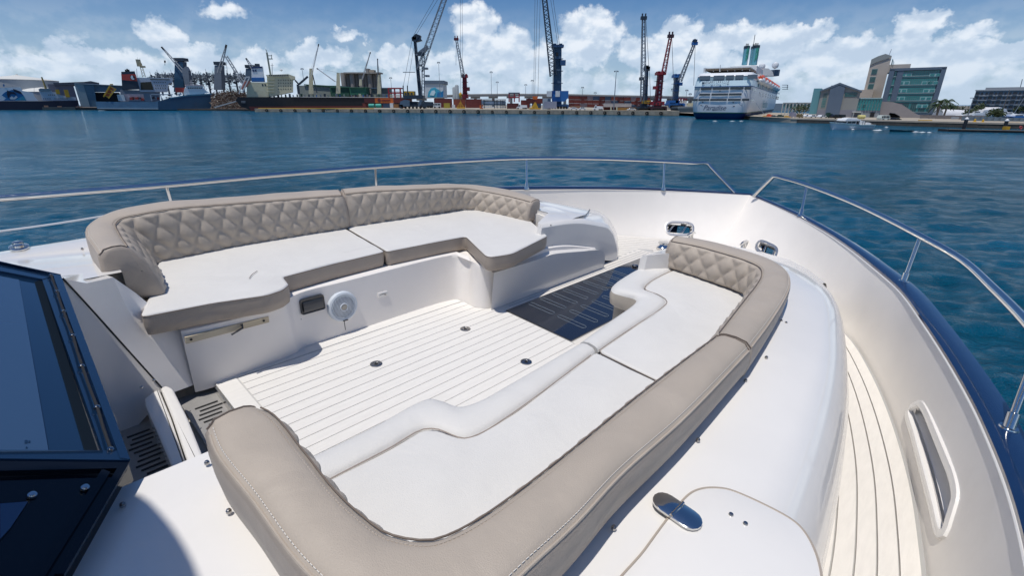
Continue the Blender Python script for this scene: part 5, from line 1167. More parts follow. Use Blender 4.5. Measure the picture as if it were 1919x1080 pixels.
T.part('bridge_window', SIL([(281, 147), (318, 148), (318, 149.6), (281, 148.8)], E_ + .6, .5), GLS, parent=ss, smooth=False); windows(T, ss, 287, 312, 153, 155, E_ + 1, 6, .4); windows(T, ss, 290, 312, 159, 161, E_ + 1, 6, .35); windows(T, ss, 290, 312, 164, 166, E_ + 1, 5, .35)
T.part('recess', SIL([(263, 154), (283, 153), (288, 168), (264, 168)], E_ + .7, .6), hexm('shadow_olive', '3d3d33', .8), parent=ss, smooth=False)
yc = T.part('radar_mast', truss(PT(270, 144, E_ + 3), PT(263, 118, E_ + 3), 2.4, 1.6, 5, .22), hexm('mast_buff', 'b5a98a', .6), smooth=False)
T.part('platform', RB(257, 111, 266, 124, E_ + 3, 2), hexm('mast_buff', 'b5a98a', .6), parent=yc, smooth=False); T.part('platform', RB(262, 123, 273, 126, E_ + 2, 4), hexm('mast_buff', 'b5a98a', .6), parent=yc, smooth=False)
mast(T, 257, 144, 256, 128, E_ + 5, .25); mast(T, 258, 113, 257.6, 106.5, E_ + 3, .12); mast(T, 262.5, 113, 262, 108, E_ + 3, .12)
T = TH('supply_vessel', 'blue-hulled offshore supply vessel with white bridge forward and gear on deck', 'ship', 290, 208, D)
T.part('hull', SIL([(179, 190), (262, 191), (290, 190.5), (300, 188), (300, 205), (182, 204)], D, 14), HULLG, smooth=False)
T.part('bow', SIL([(296, 190), (318, 183), (350, 179), (401.5, 176.5), (398, 195), (393, 205.5), (297, 205.5)], D - .3, 14.5), HULLB, smooth=False)
T.part('boot_stripe', SIL([(183, 203), (296, 203.4), (296, 204.2), (183, 203.8)], D - .6, .5), WHT, smooth=False); T.part('boot', SIL([(184, 204.4), (394, 205), (392, 208), (200, 207.4)], D + .2, 13), mat('boot_black', (.01, .012, .02), .5), smooth=False)
br = T.part('bridge', SIL([(345, 168), (350, 159.5), (378, 159.6), (384, 168), (392, 173), (372, 177), (345, 177)], D + 2, 11), WHT2, smooth=False)
windows(T, br, 352, 379, 163.5, 166, D + 2, 8, .7); T.part('bridge_roof', RB(348, 158.5, 380, 160.2, D + 1, 12), hexm('roof_pink', 'c9b9bd', .5), parent=br, smooth=False); T.part('bulwark', SIL([(318, 183), (350, 177.5), (401, 174.5), (401.5, 177), (350, 180), (318, 185)], D - .5, 15), hexm('bulwark_blue', '417a95', .5), smooth=False)
mast(T, 358, 159, 358, 149, D + 5, .2, WHT2, ((.5, 1.2),)); T.part('container_store', RB(222, 177, 235, 189, D + 2, 6), WHT, smooth=False); T.part('deck_house', RB(272, 175, 284, 190, D + 3, 6), SLATE, smooth=False)
T.part('deck_house', RB(236, 176, 272, 188, D + 6, 4), hexm('dusty_pink', 'a39aa3', .7, var=.25, vscale=.5), smooth=False); T.part('frame', RB(283, 176, 324, 177.4, D + 2, 8), hexm('frame_pale', 'a6adb6', .6), smooth=False)
for x in (284, 303, 323): T.part('post', RB(x, 177, x + 1.6, 189, D + 2, 1), hexm('frame_pale', 'a6adb6', .6), smooth=False)
for k in range(26):
    x = RNG.uniform(240, 344); y = RNG.uniform(172 if x > 310 else 180, 184); T.part('deck_gear', RB(x, y, x + RNG.uniform(2, 6), y + RNG.uniform(2, 5), D + 4 + RNG.uniform(0, 2), 2), [REDO, hexm('winch_red', '9a3a34', .6), DKSL, hexm('frame_pale', 'a6adb6', .6)][k % 4], smooth=False)
T.part('lifeboat', SIL([(328, 164), (346, 164), (346, 169), (343, 173), (330, 173)], D + 4, 4), hexm('winch_red', '9a3a34', .6), smooth=False)
fb = T.part('davit', J(beam(PT(194, 181, D), PT(206, 160, D), .9), beam(PT(203, 184, D), PT(217, 166, D), .9), beam(PT(206, 158, D + 1), PT(212, 158, D + 1), .9), *[beam(PT(194 + 12 * t, 181 - 21 * t, D), PT(203 + 14 * t, 184 - 18 * t, D), .6) for t in (.1, .4, .7, .95)]), YEL, smooth=False)
T.part('rescue_boat', SIL([(197, 178), (206, 162), (213, 166), (204, 181)], D + .6, 3), hexm('boat_rust', 'b3603a', .6), parent=fb, smooth=False)
UNFACE()
# ship cranes behind (dark blue column with long twin jib) and more columns
def ship_crane(label, cx, y0, y1, w, a, b, D, m=SLATE, hook=None):
    T = TH('harbour_crane', label, 'crane', cx, y0, D); T.part('column', loft([[PT(cx - w * .62, y0, D), PT(cx + w * .62, y0, D), PT(cx + w * .62, y0, D) + (0, 7, 0), PT(cx - w * .62, y0, D) + (0, 7, 0)], [PT(cx - w * .5, y1 + 7, D), PT(cx + w * .5, y1 + 7, D), PT(cx + w * .5, y1 + 7, D) + (0, 6, 0), PT(cx - w * .5, y1 + 7, D) + (0, 6, 0)]], cu=True, capa=True, capb=True), m, smooth=False)
    T.part('crown', RB(cx - w * .62, y1, cx + w * .62, y1 + 6, D - .5, 8), DKSL, smooth=False)
    A_, B_ = PT(*a, D - 3), PT(*b, D - 3); T.part('jib', J(beam(A_ + (-1.1, 0, 0), B_ + (-.3, 0, 0), .7), beam(A_ + (1.1, 2, 0), B_ + (.3, .5, 0), .7), *[beam(A_ + (B_ - A_) * t + (-1.1 * (1 - t), 0, 0), A_ + (B_ - A_) * t + (1.1 * (1 - t), 2 * (1 - t), 0), .5) for t in np.linspace(.1, .9, 6)]), hexm('jib_grey', 'a3a7aa', .55), smooth=False)
    T.part('jib_head', beam(B_ - (B_ - A_) * .09, B_ + (B_ - A_) * .01, 1.2), DARK, smooth=False)
    if hook: T.part('hook_block', J(beam(PT(hook[0], hook[1], D - 3), PT(hook[0], hook[2], D - 3), .25), beam(PT(hook[0], hook[1], D - 3), PT(hook[0], hook[1] + 4, D - 3), 1.0)), DARK, smooth=False)
    return T
T = ship_crane('dark blue crane column with a long pale jib reaching up to the left', 335, 172, 108, 15, (344, 136), (303, 88), 520, HULLB, (309, 113, 122))
T.part('jib_mount', SIL([(340, 130), (348, 124), (353, 132), (356, 160), (347, 162)], 514, 4), STRUT, smooth=False)
ship_crane('grey crane column with near-vertical pale jib beside the scrap heap', 408, 168, 115, 12, (409, 136), (424, 84), 520, STRUT)
T = ship_crane('short dark crane column rising behind the blue and white funnel', 466, 150, 121, 11, (474, 130), (461, 109), 540, SLATE)
T = TH('harbour_crane', 'long pale jib slanting down to the right above the scrap heap', 'crane', 440, 170, 505); A_, B_ = PT(421, 104, 505), PT(456, 160, 505)
T.part('jib', J(beam(A_, B_, .8), beam(A_ + (1.5, 1.5, 0), B_ + (1.5, 1.5, 0), .8), *[beam(A_ + (B_ - A_) * t, A_ + (B_ - A_) * t + (1.5, 1.5, 0), .5) for t in np.linspace(.05, .95, 9)]), hexm('jib_grey', 'a3a7aa', .55), smooth=False); T.part('leg', tube([PT(456, 160, 505), PT(458, 185, 505)], .8, 6), STRUT); T.part('hook_wire', beam(PT(424, 116, 505), PT(427, 142, 505), .22), DARK, smooth=False)
# pipe-and-lattice clutter of the far terminal
g = []; gd = []
for k in range(1500):
    x = RNG.uniform(276, 470); 
    y = 139 + RNG.gamma(2.2, 4.2) if x > 290 else 146 + RNG.gamma(2, 3)
    if y > 172: continue
    Dk = 548 + RNG.uniform(0, 12); L = RNG.uniform(1.2, 6) * .55; p = PT(x, y, Dk); r = RNG.rand()
    if r < .35: g.append(beam(p, p + (0, 0, L), .35))
    elif r < .7: g.append(beam(p, p + (L * 1.6, 0, 0), .35))
    elif r < .85: gd.append(box(p, p + (L * .6, 2, L * .5)))
    else: g.append(beam(p, p + (L, 0, L * RNG.choice([-1, 1])), .3))
for x in np.arange(282, 470, 13.): 
    yy = 136 + RNG.uniform(-5, 4); p = PT(x, yy, 552); gd.append(box(p + (-.6, 0, -22), p + (.6, 1.4, 0))); [gd.append(box(p + (dx_, 0, -dz_), p + (dx_ + 1.6, 2, -dz_ + 1.1))) for dx_, dz_ in ((-1.5, 3.5), (.3, 6), (-2.2, 9), (1.5, 2.2))]
    g.append(beam(p, p + (0, 0, 3.), .25))
single('refinery_pipework', 'tangle of grey pipes, towers and gantries along the skyline above the vessels', 'pipework', J(*g), hexm('pipe_grey', '848e96', .6), kind='stuff', smooth=False)
single('refinery_pipework', 'dark boxes and tower frames among the skyline pipework', 'pipework', J(*gd), hexm('pipe_dark', '566270', .6), kind='stuff', smooth=False)
# scrap heap
g1, g2 = [], []
for k in range(2600):
    x = RNG.uniform(396, 472); t = (x - 396) / 76; yt = 166 + 26 * abs(t - .45) ** 1.6 + RNG.uniform(0, 6); y = yt + (202 - yt) * RNG.rand(); fr = (y - yt) / (202 - yt); Dk = 492 - fr * 26 + RNG.uniform(-1, 1)
    p = PT(x, y, Dk); d = RNG.normal(size=3) * (1.0, .6, .6); (g1 if k % 3 else g2).append(beam(p, p + d, RNG.uniform(.15, .7), RNG.uniform(.1, .3)))
hv = [PT(x, y if y > 180 else yt_, 494 - (y - 168) * .8) for y in (168, 187, 203) for x, yt_ in ((396, 186), (415, 174), (435, 171), (455, 174), (474, 188))]
heap = single('scrap_heap', 'big heap of rusty brown scrap metal between the two ships', 'scrap heap', J((hv, [(r * 5 + q, r * 5 + q + 1, (r + 1) * 5 + q + 1, (r + 1) * 5 + q) for r in range(2) for q in range(4)]), *g1), hexm('scrap_brown', '4a3a31', .8, var=.5, vscale=1.5), kind='stuff', smooth=False)
single('scrap_metal', 'paler grey pieces scattered through the scrap heap', 'scrap', J(*g2), hexm('scrap_pale', '9c968c', .5, metal=.3), kind='stuff', smooth=False)
single('gangway', 'long sloping gangway ramp in front of the scrap heap', 'gangway', beam(PT(402, 201, 450), PT(452, 187, 450), .8), hexm('jib_grey', 'a3a7aa', .55), smooth=False)

# ---- bulk carrier
D = FACE(560, 440)
T = TH('bulk_carrier', 'long black-hulled bulk carrier with cream bridge block and four deck cranes', 'ship', 600, 205, D)
T.part('hull', SIL([(441, 188), (446, 182), (520, 181.5), (760, 183), (760, 204), (470, 206), (452, 200)], D, 22), HULLK, smooth=False)
T.part('boot', SIL([(466, 199.5), (760, 197.5), (760, 206), (470, 207)], D - .3, 20), BOOT, smooth=False); T.part('stripe', SIL([(548, 181), (760, 182.2), (760, 183), (548, 181.8)], D - .5, .6), WHT, smooth=False)
fn = T.part('funnel', SIL([(471, 125), (492, 124), (495.5, 152), (471.5, 152)], D + 3, 8), WHT2, smooth=False); T.part('funnel_band', SIL([(471.4, 145), (494.6, 145), (495.6, 152.5), (471.6, 152.5)], D + 2.6, 8.8), STB, parent=fn, smooth=False); T.part('funnel_band', SIL([(471, 125), (491, 124), (491.4, 127), (471, 128)], D + 2.6, 8.8), hexm('band_navy', '2a3d66', .5), parent=fn, smooth=False); T.part('funnel_cap', RB(478, 119, 487, 125, D + 5, 4), DKSL, parent=fn, smooth=False)
T.part('letter_block', RB(473.5, 130, 476.5, 134, D + 2.7, .4), hexm('band_navy', '2a3d66', .5), parent=fn, smooth=False); T.part('letter_block', RB(478, 130, 481, 134, D + 2.7, .4), hexm('band_navy', '2a3d66', .5), parent=fn, smooth=False)
a = T.part('accommodation', SIL([(463, 154), (502, 154), (504, 183), (462, 183)], D + 2, 14), CREAMP, smooth=False)
b = T.part('accommodation', SIL([(500, 142), (541, 142), (549, 150), (549, 172), (505, 181), (501, 160)], D + 1, 16), CREAMP, smooth=False)
T.part('bridge_wing', SIL([(498, 140), (540, 138.5), (553, 143), (553, 148), (545, 149), (541, 144), (500, 143.5)], D, 18), CREAMP, smooth=False); windows(T, b, 504, 541, 139.5, 142.2, D - .1, 11, .7); windows(T, a, 490, 500, 157, 161, D + 2, 2, .6)
for y in (149, 154.5, 160, 165.5): windows(T, b, 520, 547, y, y + 2.2, D + 1, 6, .35)
for y in (147, 153, 159, 165, 171): T.part('side_gallery', RB(500, y, 514, y + .9, D - .6, 2), hexm('gallery', 'd8d7c2', .5), smooth=False)
mb = T.part('main_mast', J(beam(PT(507, 140, D + 6), PT(500, 98, D + 6), 1.3), beam(PT(503, 110, D + 6), PT(511, 110, D + 6), .7), beam(PT(500, 104, D + 6), PT(509, 104, D + 6), .5), beam(PT(498, 92, D + 6), PT(501, 99, D + 6), .5), beam(PT(509, 110, D + 6), PT(509, 102, D + 6), .5)), hexm('mast_grey', '7a857e', .6), smooth=False); mast(T, 510, 140, 510, 118, D + 8, .3, bars=((.8, 1.2),)); T.part('radome', revolve([(.2, -1), (1, -.3), (1, .4), (.1, 1)], 12, tuple(PT(527, 131, D + 4))), WHT2)
lr = T.part('lifeboat_ramp', J(beam(PT(449, 170, D), PT(461, 144, D), .7), beam(PT(454, 172, D), PT(467, 146, D), .7), beam(PT(461, 144, D), PT(468, 144, D), .7), beam(PT(449, 170, D), PT(448, 176, D), .6)), WHT, smooth=False); T.part('lifeboat', SIL([(451, 166), (457, 153), (463, 150.5), (469, 153), (464, 160), (454, 168)], D + .6, 3.5), hexm('lifeboat_salmon', 'cf8575', .5), parent=lr, smooth=False)
deck_crane(T, 583, 176, 128, 582, 150, 597, 83, D + 4, 9); deck_crane(T, 634, 175, 136, 629, 153, 594, 128, D + 4, 8); deck_crane(T, 676, 160, 148, 679, 149, 694, 98, D + 5, 5, jm=hexm('jib_grey', 'a3a7aa', .55)); deck_crane(T, 711, 176, 140, 709, 143, 707.5, 110, D + 4, 6.5, jm=hexm('jib_slate', '5b6670', .5))
T.part('grab', J(beam(PT(560, 158, D), PT(577, 143, D), 1.6), beam(PT(553, 150, D), PT(560, 158, D), 1.2), beam(PT(586, 140, D), PT(594, 174, D), .8), beam(PT(558, 158, D), PT(560, 176, D), 2.0)), DKSL, smooth=False)
for k in range(34): x = 505 + k * 7.3; T.part('deck_gear', RB(x, 177.5 - (k * 7 % 3), x + 2 + k % 3, 182, D + 3 + k % 4, 2), [hexm('hatch_green', '3c5a4c', .6), STRUT, DKSL, CREAMP][k % 4] if k % 6 else STB, smooth=False)
for x, y in ((452, 189), (452, 191.5)): T.part('name_mark', RB(x, y, x + 8, y + .9, D - .4, .5), hexm('faint_white', '8f959c', .6), smooth=False)

# ---- silos, sheds
UNFACE()
D = 520
T = TH('silo_block', 'row of tall grey concrete silos with a small house on top', 'silo', 676, 175, D)
for k in range(9): c = PT(646.5 + k * 8.2, 175, D + 4 + (k % 2) * 4); r = 4.5 * pxm(D); T.part('silo', revolve([(r, -4), (r, HX(136.5 + (k == 0) * 1.5, D + 4) - c[2]), (r * .9, HX(136, D + 4) - c[2])], 20, tuple(c)), SILO)
T.part('head_house', RB(686, 128, 691, 138, D + 4, 8), SILO, smooth=False); T.part('head_house', RB(692, 130.5, 701, 138, D + 4, 8), hexm('silo_warm', 'a59a88', .8), smooth=False); T.part('parapet', RB(644, 135, 712, 137.6, D - .5, 12), SILO, smooth=False)
D = 480
T = TH('warehouse', 'long pale grey-green shed with green eaves behind the bulk carrier deck', 'warehouse', 600, 178, D); T.part('wall', RB(560, 160, 636, 182, D, 30), hexm('shed_grey', '8b938e', .7, var=.08, vscale=.2), smooth=False); T.part('eave', SIL([(570, 157.4), (634, 161), (636, 163.4), (569, 159.4)], D - 1, 32), GRN, smooth=False)
T = TH('shed', 'dark green sheet-metal shed left of the silos behind the bulk carrier', 'shed', 630, 178, D - 8); T.part('wall', RB(620, 164, 655, 180, D - 8, 12), GRN, smooth=False); T.part('roof', RB(619, 162.6, 656, 164, D - 9, 14), hexm('roof_green', '3d6a58', .6), smooth=False)
T = TH('shed', 'bright green shed directly below the grey silos', 'shed', 670, 178, D - 10); T.part('wall', RB(656, 164.5, 687, 178, D - 10, 12), hexm('green_bright', '36705a', .6, var=.1, vscale=.4), smooth=False); T.part('roof', RB(655, 163.2, 688, 164.6, D - 11, 14), hexm('roof_green', '3d6a58', .6), smooth=False)
T = TH('shed', 'grey shed to the right of the silos behind the carrier bow', 'shed', 715, 178, D); T.part('wall', RB(696, 166, 730, 182, D, 12), hexm('shed_dusk', '6b7673', .7), smooth=False); T.part('roof', RB(695, 164, 731, 166, D - 1, 14), SLATE, smooth=False)

# ---- light masts
LM = [(569, 150, 128, 450, 'pole lamp standing beside the black carrier and its first deck crane'), (735, 182, 145, 430, 'thin light mast left of the slate mobile crane'), (825, 180, 116, 400, 'tall light mast standing over the wave mural building'), (833, 182, 154, 470, 'short light mast just right of the wave mural building'), (921, 180, 134, 380, 'tall light mast left of the twin bridge piers at mid quay'), (932, 180, 153, 460, 'smaller light mast right beside a taller one at mid quay'),
      (985, 180, 158, 470, 'thin light mast left of the hoist ropes of the blue crane'), (997, 182, 150, 430, 'light mast among the hoist ropes of the blue crane'), (1091, 182, 163, 440, 'short light mast right of the blue mobile crane'), (1115, 182, 173, 500, 'tiny far light mast above the middle of the container stack'), (1257.5, 196, 166, 330, 'light mast between the red and the grey-blue cranes'), (1291, 196, 175, 360, 'light mast left of the cruise ship stern'), (1284, 196, 168, 380, 'thin light mast just right of the grey-blue crane')]
for x, y0, y1, D, lab in LM:
    T = TH('light_mast', lab, 'light mast', x, y0, D); sc = pxm(D); a, b = PT(x, y0, D), PT(x, y0, D).copy(); b[2] = HX(y1, D); b[0] = a[0]
    T.part('pole', tube([a, b], [sc * .45, sc * .28], 6), STRUT); T.part('lamp_head', J(box(b + (-sc * 2.2, -.3, -.3), b + (sc * 2.2, .3, .15)), box(b + (-sc * 2.6, -.4, -.9), b + (-sc * 1.4, .4, -.2)), box(b + (sc * 1.4, -.4, -.9), b + (sc * 2.6, .4, -.2))), STRUT, smooth=False)
D = 268
T = TH('light_mast', 'tallest light mast standing on the quay before the white container', 'light mast', 1150, 205, D); a = PT(1150, 205, D); b = a.copy(); b[2] = HX(133, D)
T.part('pole', tube([a, b], [.3, .12], 8), STRUT); T.part('lamp_head', J(box(b + (-.9, -.2, 0), b + (.9, .2, .2)), box(b + (-1.1, -.3, -.4), b + (-.5, .3, .1)), box(b + (.5, -.3, -.4), b + (1.1, .3, .1))), STRUT, smooth=False)

# ---- elevated road
D = 560
T = TH('road_bridge', 'long elevated concrete road bridge crossing behind the cranes', 'bridge', 960, 185, D)
xs = np.linspace(700, 1320, 26); ys = [np.interp(x, [700, 800, 870, 960, 1060, 1130, 1320], [186, 180, 177.2, 176.2, 176.8, 178.5, 182]) for x in xs]
up_ = [PT(x, y, D) for x, y in zip(xs, ys)]; T.part('deck', loft([[p for p in up_], [p + (0, 12, 0) for p in up_], [p + (0, 12, -2.0) for p in up_], [p + (0, 0, -2.0) for p in up_]], cv=True), hexm('bridge_concrete', '85878a', .8, var=.1, vscale=.1), smooth=False)
T.part('parapet', loft([[p + (0, -.3, .6) for p in up_], [p + (0, -.3, -.3) for p in up_]]), hexm('bridge_light', '9b9c9b', .8), smooth=False)
for x in range(720, 1310, 34):
    y = np.interp(x, [700, 800, 870, 960, 1060, 1130, 1320], [186, 180, 177.2, 176.2, 176.8, 178.5, 182]); p = PT(x, y, D); T.part('pier', J(box(p + (-5, 2, -4), p + (5, 10, -2)), box(p + (-1.4, 4, -16), p + (1.4, 8, -4))), hexm('bridge_concrete', '85878a', .8), smooth=False)

# ---- wave mural building and small silo
D = 430
T = TH('mural_building', 'white building painted with a blue breaking wave, dark band on top', 'building', 815, 182, D)
w_ = T.part('wall', RB(797, 152, 831, 183, D, 25), hexm('mural_wall', 'b4bec6', .7), smooth=False); T.part('parapet', RB(796, 150.5, 832, 157, D - .6, 26), hexm('parapet_slate', '5a6b7d', .6), smooth=False)
T.part('mural', SIL([(801, 182), (803, 172), (808, 165), (815, 163.5), (822, 168), (827, 172), (831, 169), (831, 182)], D - .3, .3), MUR2, parent=w_, smooth=False); T.part('mural', SIL([(818, 182), (820, 172), (827, 173), (831, 170), (831, 182)], D - .5, .3), MUR1, parent=w_, smooth=False); T.part('mural', SIL([(805, 178), (809, 170), (814, 168.5), (816, 173), (813, 179)], D - .6, .3), hexm('foam_white', 'b9d7e2', .6), parent=w_, smooth=False)
T = TH('small_silo', 'pale rounded silo standing right of the wave mural building', 'silo', 854, 178, 430)
for x, y, r in ((852, 163, 1.7), (856.5, 159, 1.6)): c = PT(x, 178, 430); T.part('cylinder', revolve([(r, -3), (r, HX(y + 2, 430) - c[2]), (r * .7, HX(y, 430) - c[2]), (.1, HX(y - .6, 430) - c[2])], 16, tuple(c)), hexm('silo_pale', '9aa3a8', .7))

# ---- mobile harbour cranes
def hcrane(label, D, base, house, tower, boom, tip_head=True, tm=SLATE, bm=CABLE, hm=STB, cab=None, cabm=None, bw=2.2, br_=.17, nb=20, basem=None, ropes=(), tw=None, group=None, lean=True, extra=None):
    x0, x1, yb = base; T = TH('mobile_crane', label, 'crane', (x0 + x1) / 2, yb, D)
    bm_ = basem or DKSL; s = pxm(D); xm = (x0 + x1) / 2; w = x1 - x0
    ch = T.part('chassis', J(RB(x0 + w * .06, yb - 8, x1 - w * .06, yb - 3, D, 8)), bm_, smooth=False)
    for fx in np.linspace(.1, .9, 7):
        for dy in (0, 7): T.part('wheel', revolve([(.2, -.3), (.75, -.3), (.75, .3), (.2, .3)], 12, tuple(PT(x0 + w * fx, yb - 1.6, D + dy)), 'y'), TYRE, parent=ch)
    for fx in (0, 1): T.part('outrigger', J(RB(x0 + w * (fx * .86), yb - 7, x0 + w * (fx * .86 + .14), yb - 4, D - 2, 12), RB(x0 + w * (fx * .9 + .02), yb - 4, x0 + w * (fx * .9 + .08), yb, D - 2, 1.5)), bm_, parent=ch, smooth=False)
    T.part('slewing_ring', RB(xm - w * .16, yb - 13, xm + w * .16, yb - 7, D + 1, 5), bm_, smooth=False)
    hx0, hy0, hx1, hy1 = house; h = T.part('machinery_house', RB(hx0, hy0, hx1, hy1, D, 6), hm, smooth=False)
    for k in range(3): T.part('louvre', RB(hx0 + (hx1 - hx0) * (.12 + .28 * k), hy0 + (hy1 - hy0) * .35, hx0 + (hx1 - hx0) * (.3 + .28 * k), hy0 + (hy1 - hy0) * .75, D - .1, .3), bm_, parent=h, smooth=False)
    tx0, ty0, tx1, ty1, tw0, tw1 = tower
    f = lambda x, y, w_: [PT(x - w_ / 2, y, D + 1), PT(x + w_ / 2, y, D + 1), PT(x + w_ / 2, y, D + 1) + (0, 3, 0), PT(x - w_ / 2, y, D + 1) + (0, 3, 0)]
    tr_ = T.part('tower', loft([f(tx0, ty0, tw0), f(tx1, ty1, tw1)], cu=True, capa=True, capb=True), tm, smooth=False)
    T.part('tower_head', J(RB(tx1 - tw1 * .8, ty1 - 3, tx1 + tw1 * .8, ty1 + 2, D, 5), RB(tx1 - tw1 * .6, ty1 - 5, tx1 - tw1 * .2, ty1 - 2, D, 5), RB(tx1 + tw1 * .2, ty1 - 5, tx1 + tw1 * .6, ty1 - 2, D, 5)), bm_ if tm is not REDC else REDC, parent=tr_, smooth=False)
    # ladder platforms
    for t in (.25, .5, .75): T.part('platform', RB(tx0 + (tx1 - tx0) * t - tw1 * .75, ty0 + (ty1 - ty0) * t, tx0 + (tx1 - tx0) * t + tw1 * .75, ty0 + (ty1 - ty0) * t + .6, D - .2, 5), bm_, parent=tr_, smooth=False)
    bx0, by0, bx1, by1 = boom; A_, B_ = PT(bx0, by0, D - 2), PT(bx1, by1, D - 2)
    bo = T.part('boom', truss(A_, B_, bw, bw * .55, nb, br_), bm, smooth=False)
    if tip_head: T.part('boom_head', J(box(B_ + (-1.4, -.8, -1), B_ + (1.4, .8, .4)), box(B_ + (-1.0, -.5, .4), B_ + (-.5, .5, 1.6)), box(B_ + (.5, -.5, .4), B_ + (1.0, .5, 1.6))), bm_, parent=bo, smooth=False)
    for k, (a, b) in enumerate(ropes): T.part('rope', beam(PT(*a, D - 1 + k * .3), PT(*b, D - 1 + k * .3), .16), CABLE, smooth=False)
    if cab: T.part('cab', RB(*cab, D - 1.5, 3), cabm or bm_, parent=tr_, smooth=False)
    return T
D = QD(770) + 9
T = hcrane('dark slate mobile crane with ochre machinery house and boom leaving the picture top', D, (748, 800, 203), (756, 170.5, 776, 179), (787, 178, 776.5, 72, 6.2, 4.2), (786, 132, 853, -60), tm=DKSL, bm=STRUT, hm=YEL, cab=(783, 97, 794, 104), bw=3.6, br_=.17, nb=26, ropes=(((775, 66), (830, -30)), ((779, 66), (835, -25)), ((756, 160), (772, 75)), ((764, 160), (775, 90)), ((866, -30), (867, 176)), ((862.5, -30), (863.5, 176))))
T.part('turntable', RB(756, 178, 793, 185, D - 1, 8), DKSL, smooth=False); [T.part('back_stay', g_, DKSL, smooth=False) for g_ in (beam(PT(755.5, 160, D), PT(756, 182, D), .6), beam(PT(763.5, 160, D), PT(764, 182, D), .6), beam(PT(755, 135, D), PT(778, 135, D), .35))]
T.part('tower_fork', SIL([(772, 76), (771, 70), (779, 62.5), (788, 66), (787, 71), (790, 75), (779, 78)], D, 4), DKSL, smooth=False)
T.part('side_lattice', truss(PT(793, 178, D), PT(793, 92, D), 1.6, 1.3, 14, .16), STRUT, smooth=False); T.part('fold_arm', SIL([(784, 96), (800, 84), (802, 90), (790, 106)], D - 1, 3), STRUT, smooth=False)
for x, y, w in ((783, 102, 8), (786, 122, 7), (797, 128, 8), (800, 142, 7)): T.part('walkway', RB(x - w / 2, y - 2, x + w / 2, y + 1.5, D - 1, 4), STRUT, smooth=False)
for x0_, x1_ in ((748, 768), (783, 792)): T.part('dome_cover', SIL([(x0_, 199), (x0_ + 2, 190), ((x0_ + x1_) / 2, 186.5), (x1_ - 1, 188), (x1_, 199)], D - 2, 3), SLATE, smooth=False)
D = QD(868) + 30
hcrane('small red lattice crane with a hanging hook beside the wave building', D, (860, 880, 196), (866, 176, 877, 184), (871.5, 184, 870.5, 143, 8, 7), (868, 145, 855, 72), tm=REDC, bm=STRUT, hm=REDC, cab=(875, 163, 880, 170), bw=1.9, nb=14, basem=hexm('red_dark', '5a2430', .6), ropes=(((855, 72), (854.5, 122)), ((857, 74), (872, 143))))
D = QD(1045) + 9
T = hcrane('blue and slate mobile crane with dark boom leaving the picture top', D, (1026, 1066, 203), (1051, 170, 1065, 183), (1044.5, 178, 1045.5, 86, 15, 14), (1037, 142, 1016, -40), tm=SLATE, bm=DKSL, hm=STB, cab=(1050, 112, 1060, 122), bw=3.4, br_=.26, nb=24, basem=hexm('base_blue', '2c4f78', .6), ropes=(((1029, -20), (1046, 86)), ((1034, -20), (1049, 86)), ((1003, -30), (1000, 180)), ((1008, -30), (1002, 180)), ((1013, -30), (1008, 182)), ((1037, 110), (1035, 178))))
T.part('control_cabin', RB(1025, 170.5, 1034, 181, D - 1, 3), WHT, smooth=False); T.part('control_cabin', RB(1041, 170, 1049, 181, D - 2, 3), WHT, smooth=False); T.part('blue_skirt', SIL([(1033, 170), (1065, 170), (1065, 183), (1058, 190), (1036, 190)], D - .4, 6), STB, smooth=False); T.part('pale_block', RB(1020, 190, 1043, 203, D - 3, 4), hexm('lilac_grey', '8d90a0', .7), smooth=False); T.part('tower_door', RB(1042, 98, 1046, 104, D + .6, .6), DARK, smooth=False)
D = QD(1207) + 9
T = hcrane('slate mobile crane with vertical boom and coiled rope, ochre house below', D, (1194, 1222, 207), (1208, 188, 1220, 194), (1211, 192, 1213.5, 127, 4.4, 4), (1206, 150, 1206.5, 32), tm=SLATE, bm=STRUT, hm=YEL, cab=(1200, 144, 1207, 150), bw=1.9, br_=.13, nb=18, ropes=(((1210, 30), (1216, 126)), ((1204, 34), (1202, 144)), ((1217, 128), (1219, 184)), ((1203, 34), (1200, 150))))
T.part('side_lattice', truss(PT(1203, 190, D), PT(1204, 150, D), 1.4, 1.4, 8, .14), STRUT, smooth=False); T.part('tower_fork', RB(1209.5, 124, 1218, 132, D, 4), DKSL, smooth=False)
D = QD(1235) + 9
T = hcrane('red mobile crane with white markings on its tower and red lattice boom', D, (1220, 1250, 207), (1222, 190, 1245, 197), (1234, 192, 1239.5, 138, 11, 9.5), (1243, 140, 1257, 66), tm=REDC, bm=REDC, hm=REDC, cab=(1226, 161, 1232, 167), cabm=REDC, bw=1.8, br_=.15, nb=14, basem=hexm('red_base', '3a2430', .6), ropes=(((1259, 68), (1262, 150)),))
for k, y in enumerate((150, 157, 164, 171, 178, 184)): T.part('tower_marking', RB(1236.5 - k * .55, y, 1239.5 - k * .55 - (k % 2), y + 3.8, D + .6, .5), hexm('mark_white', 'd3c5c8', .6), smooth=False)
D = QD(1262) + 30
T = hcrane('grey-blue mobile crane with light lattice boom leaning right, nearest the cruise ship', D, (1253, 1284, 201), (1254, 188, 1266, 194), (1266.5, 196, 1270.5, 143, 8, 8.5), (1274, 152, 1302, 80), tm=SLATE, bm=STRUT, hm=STB, cab=(1274, 154, 1279, 160), bw=1.7, br_=.15, nb=14, basem=STB, ropes=(((1303, 80), (1300, 160)), ((1301, 78), (1276, 142))))
T.part('boom_block', SIL([(1299, 76), (1303, 72), (1307.5, 76), (1303, 80)], D - 3, 2), DKSL, smooth=False)

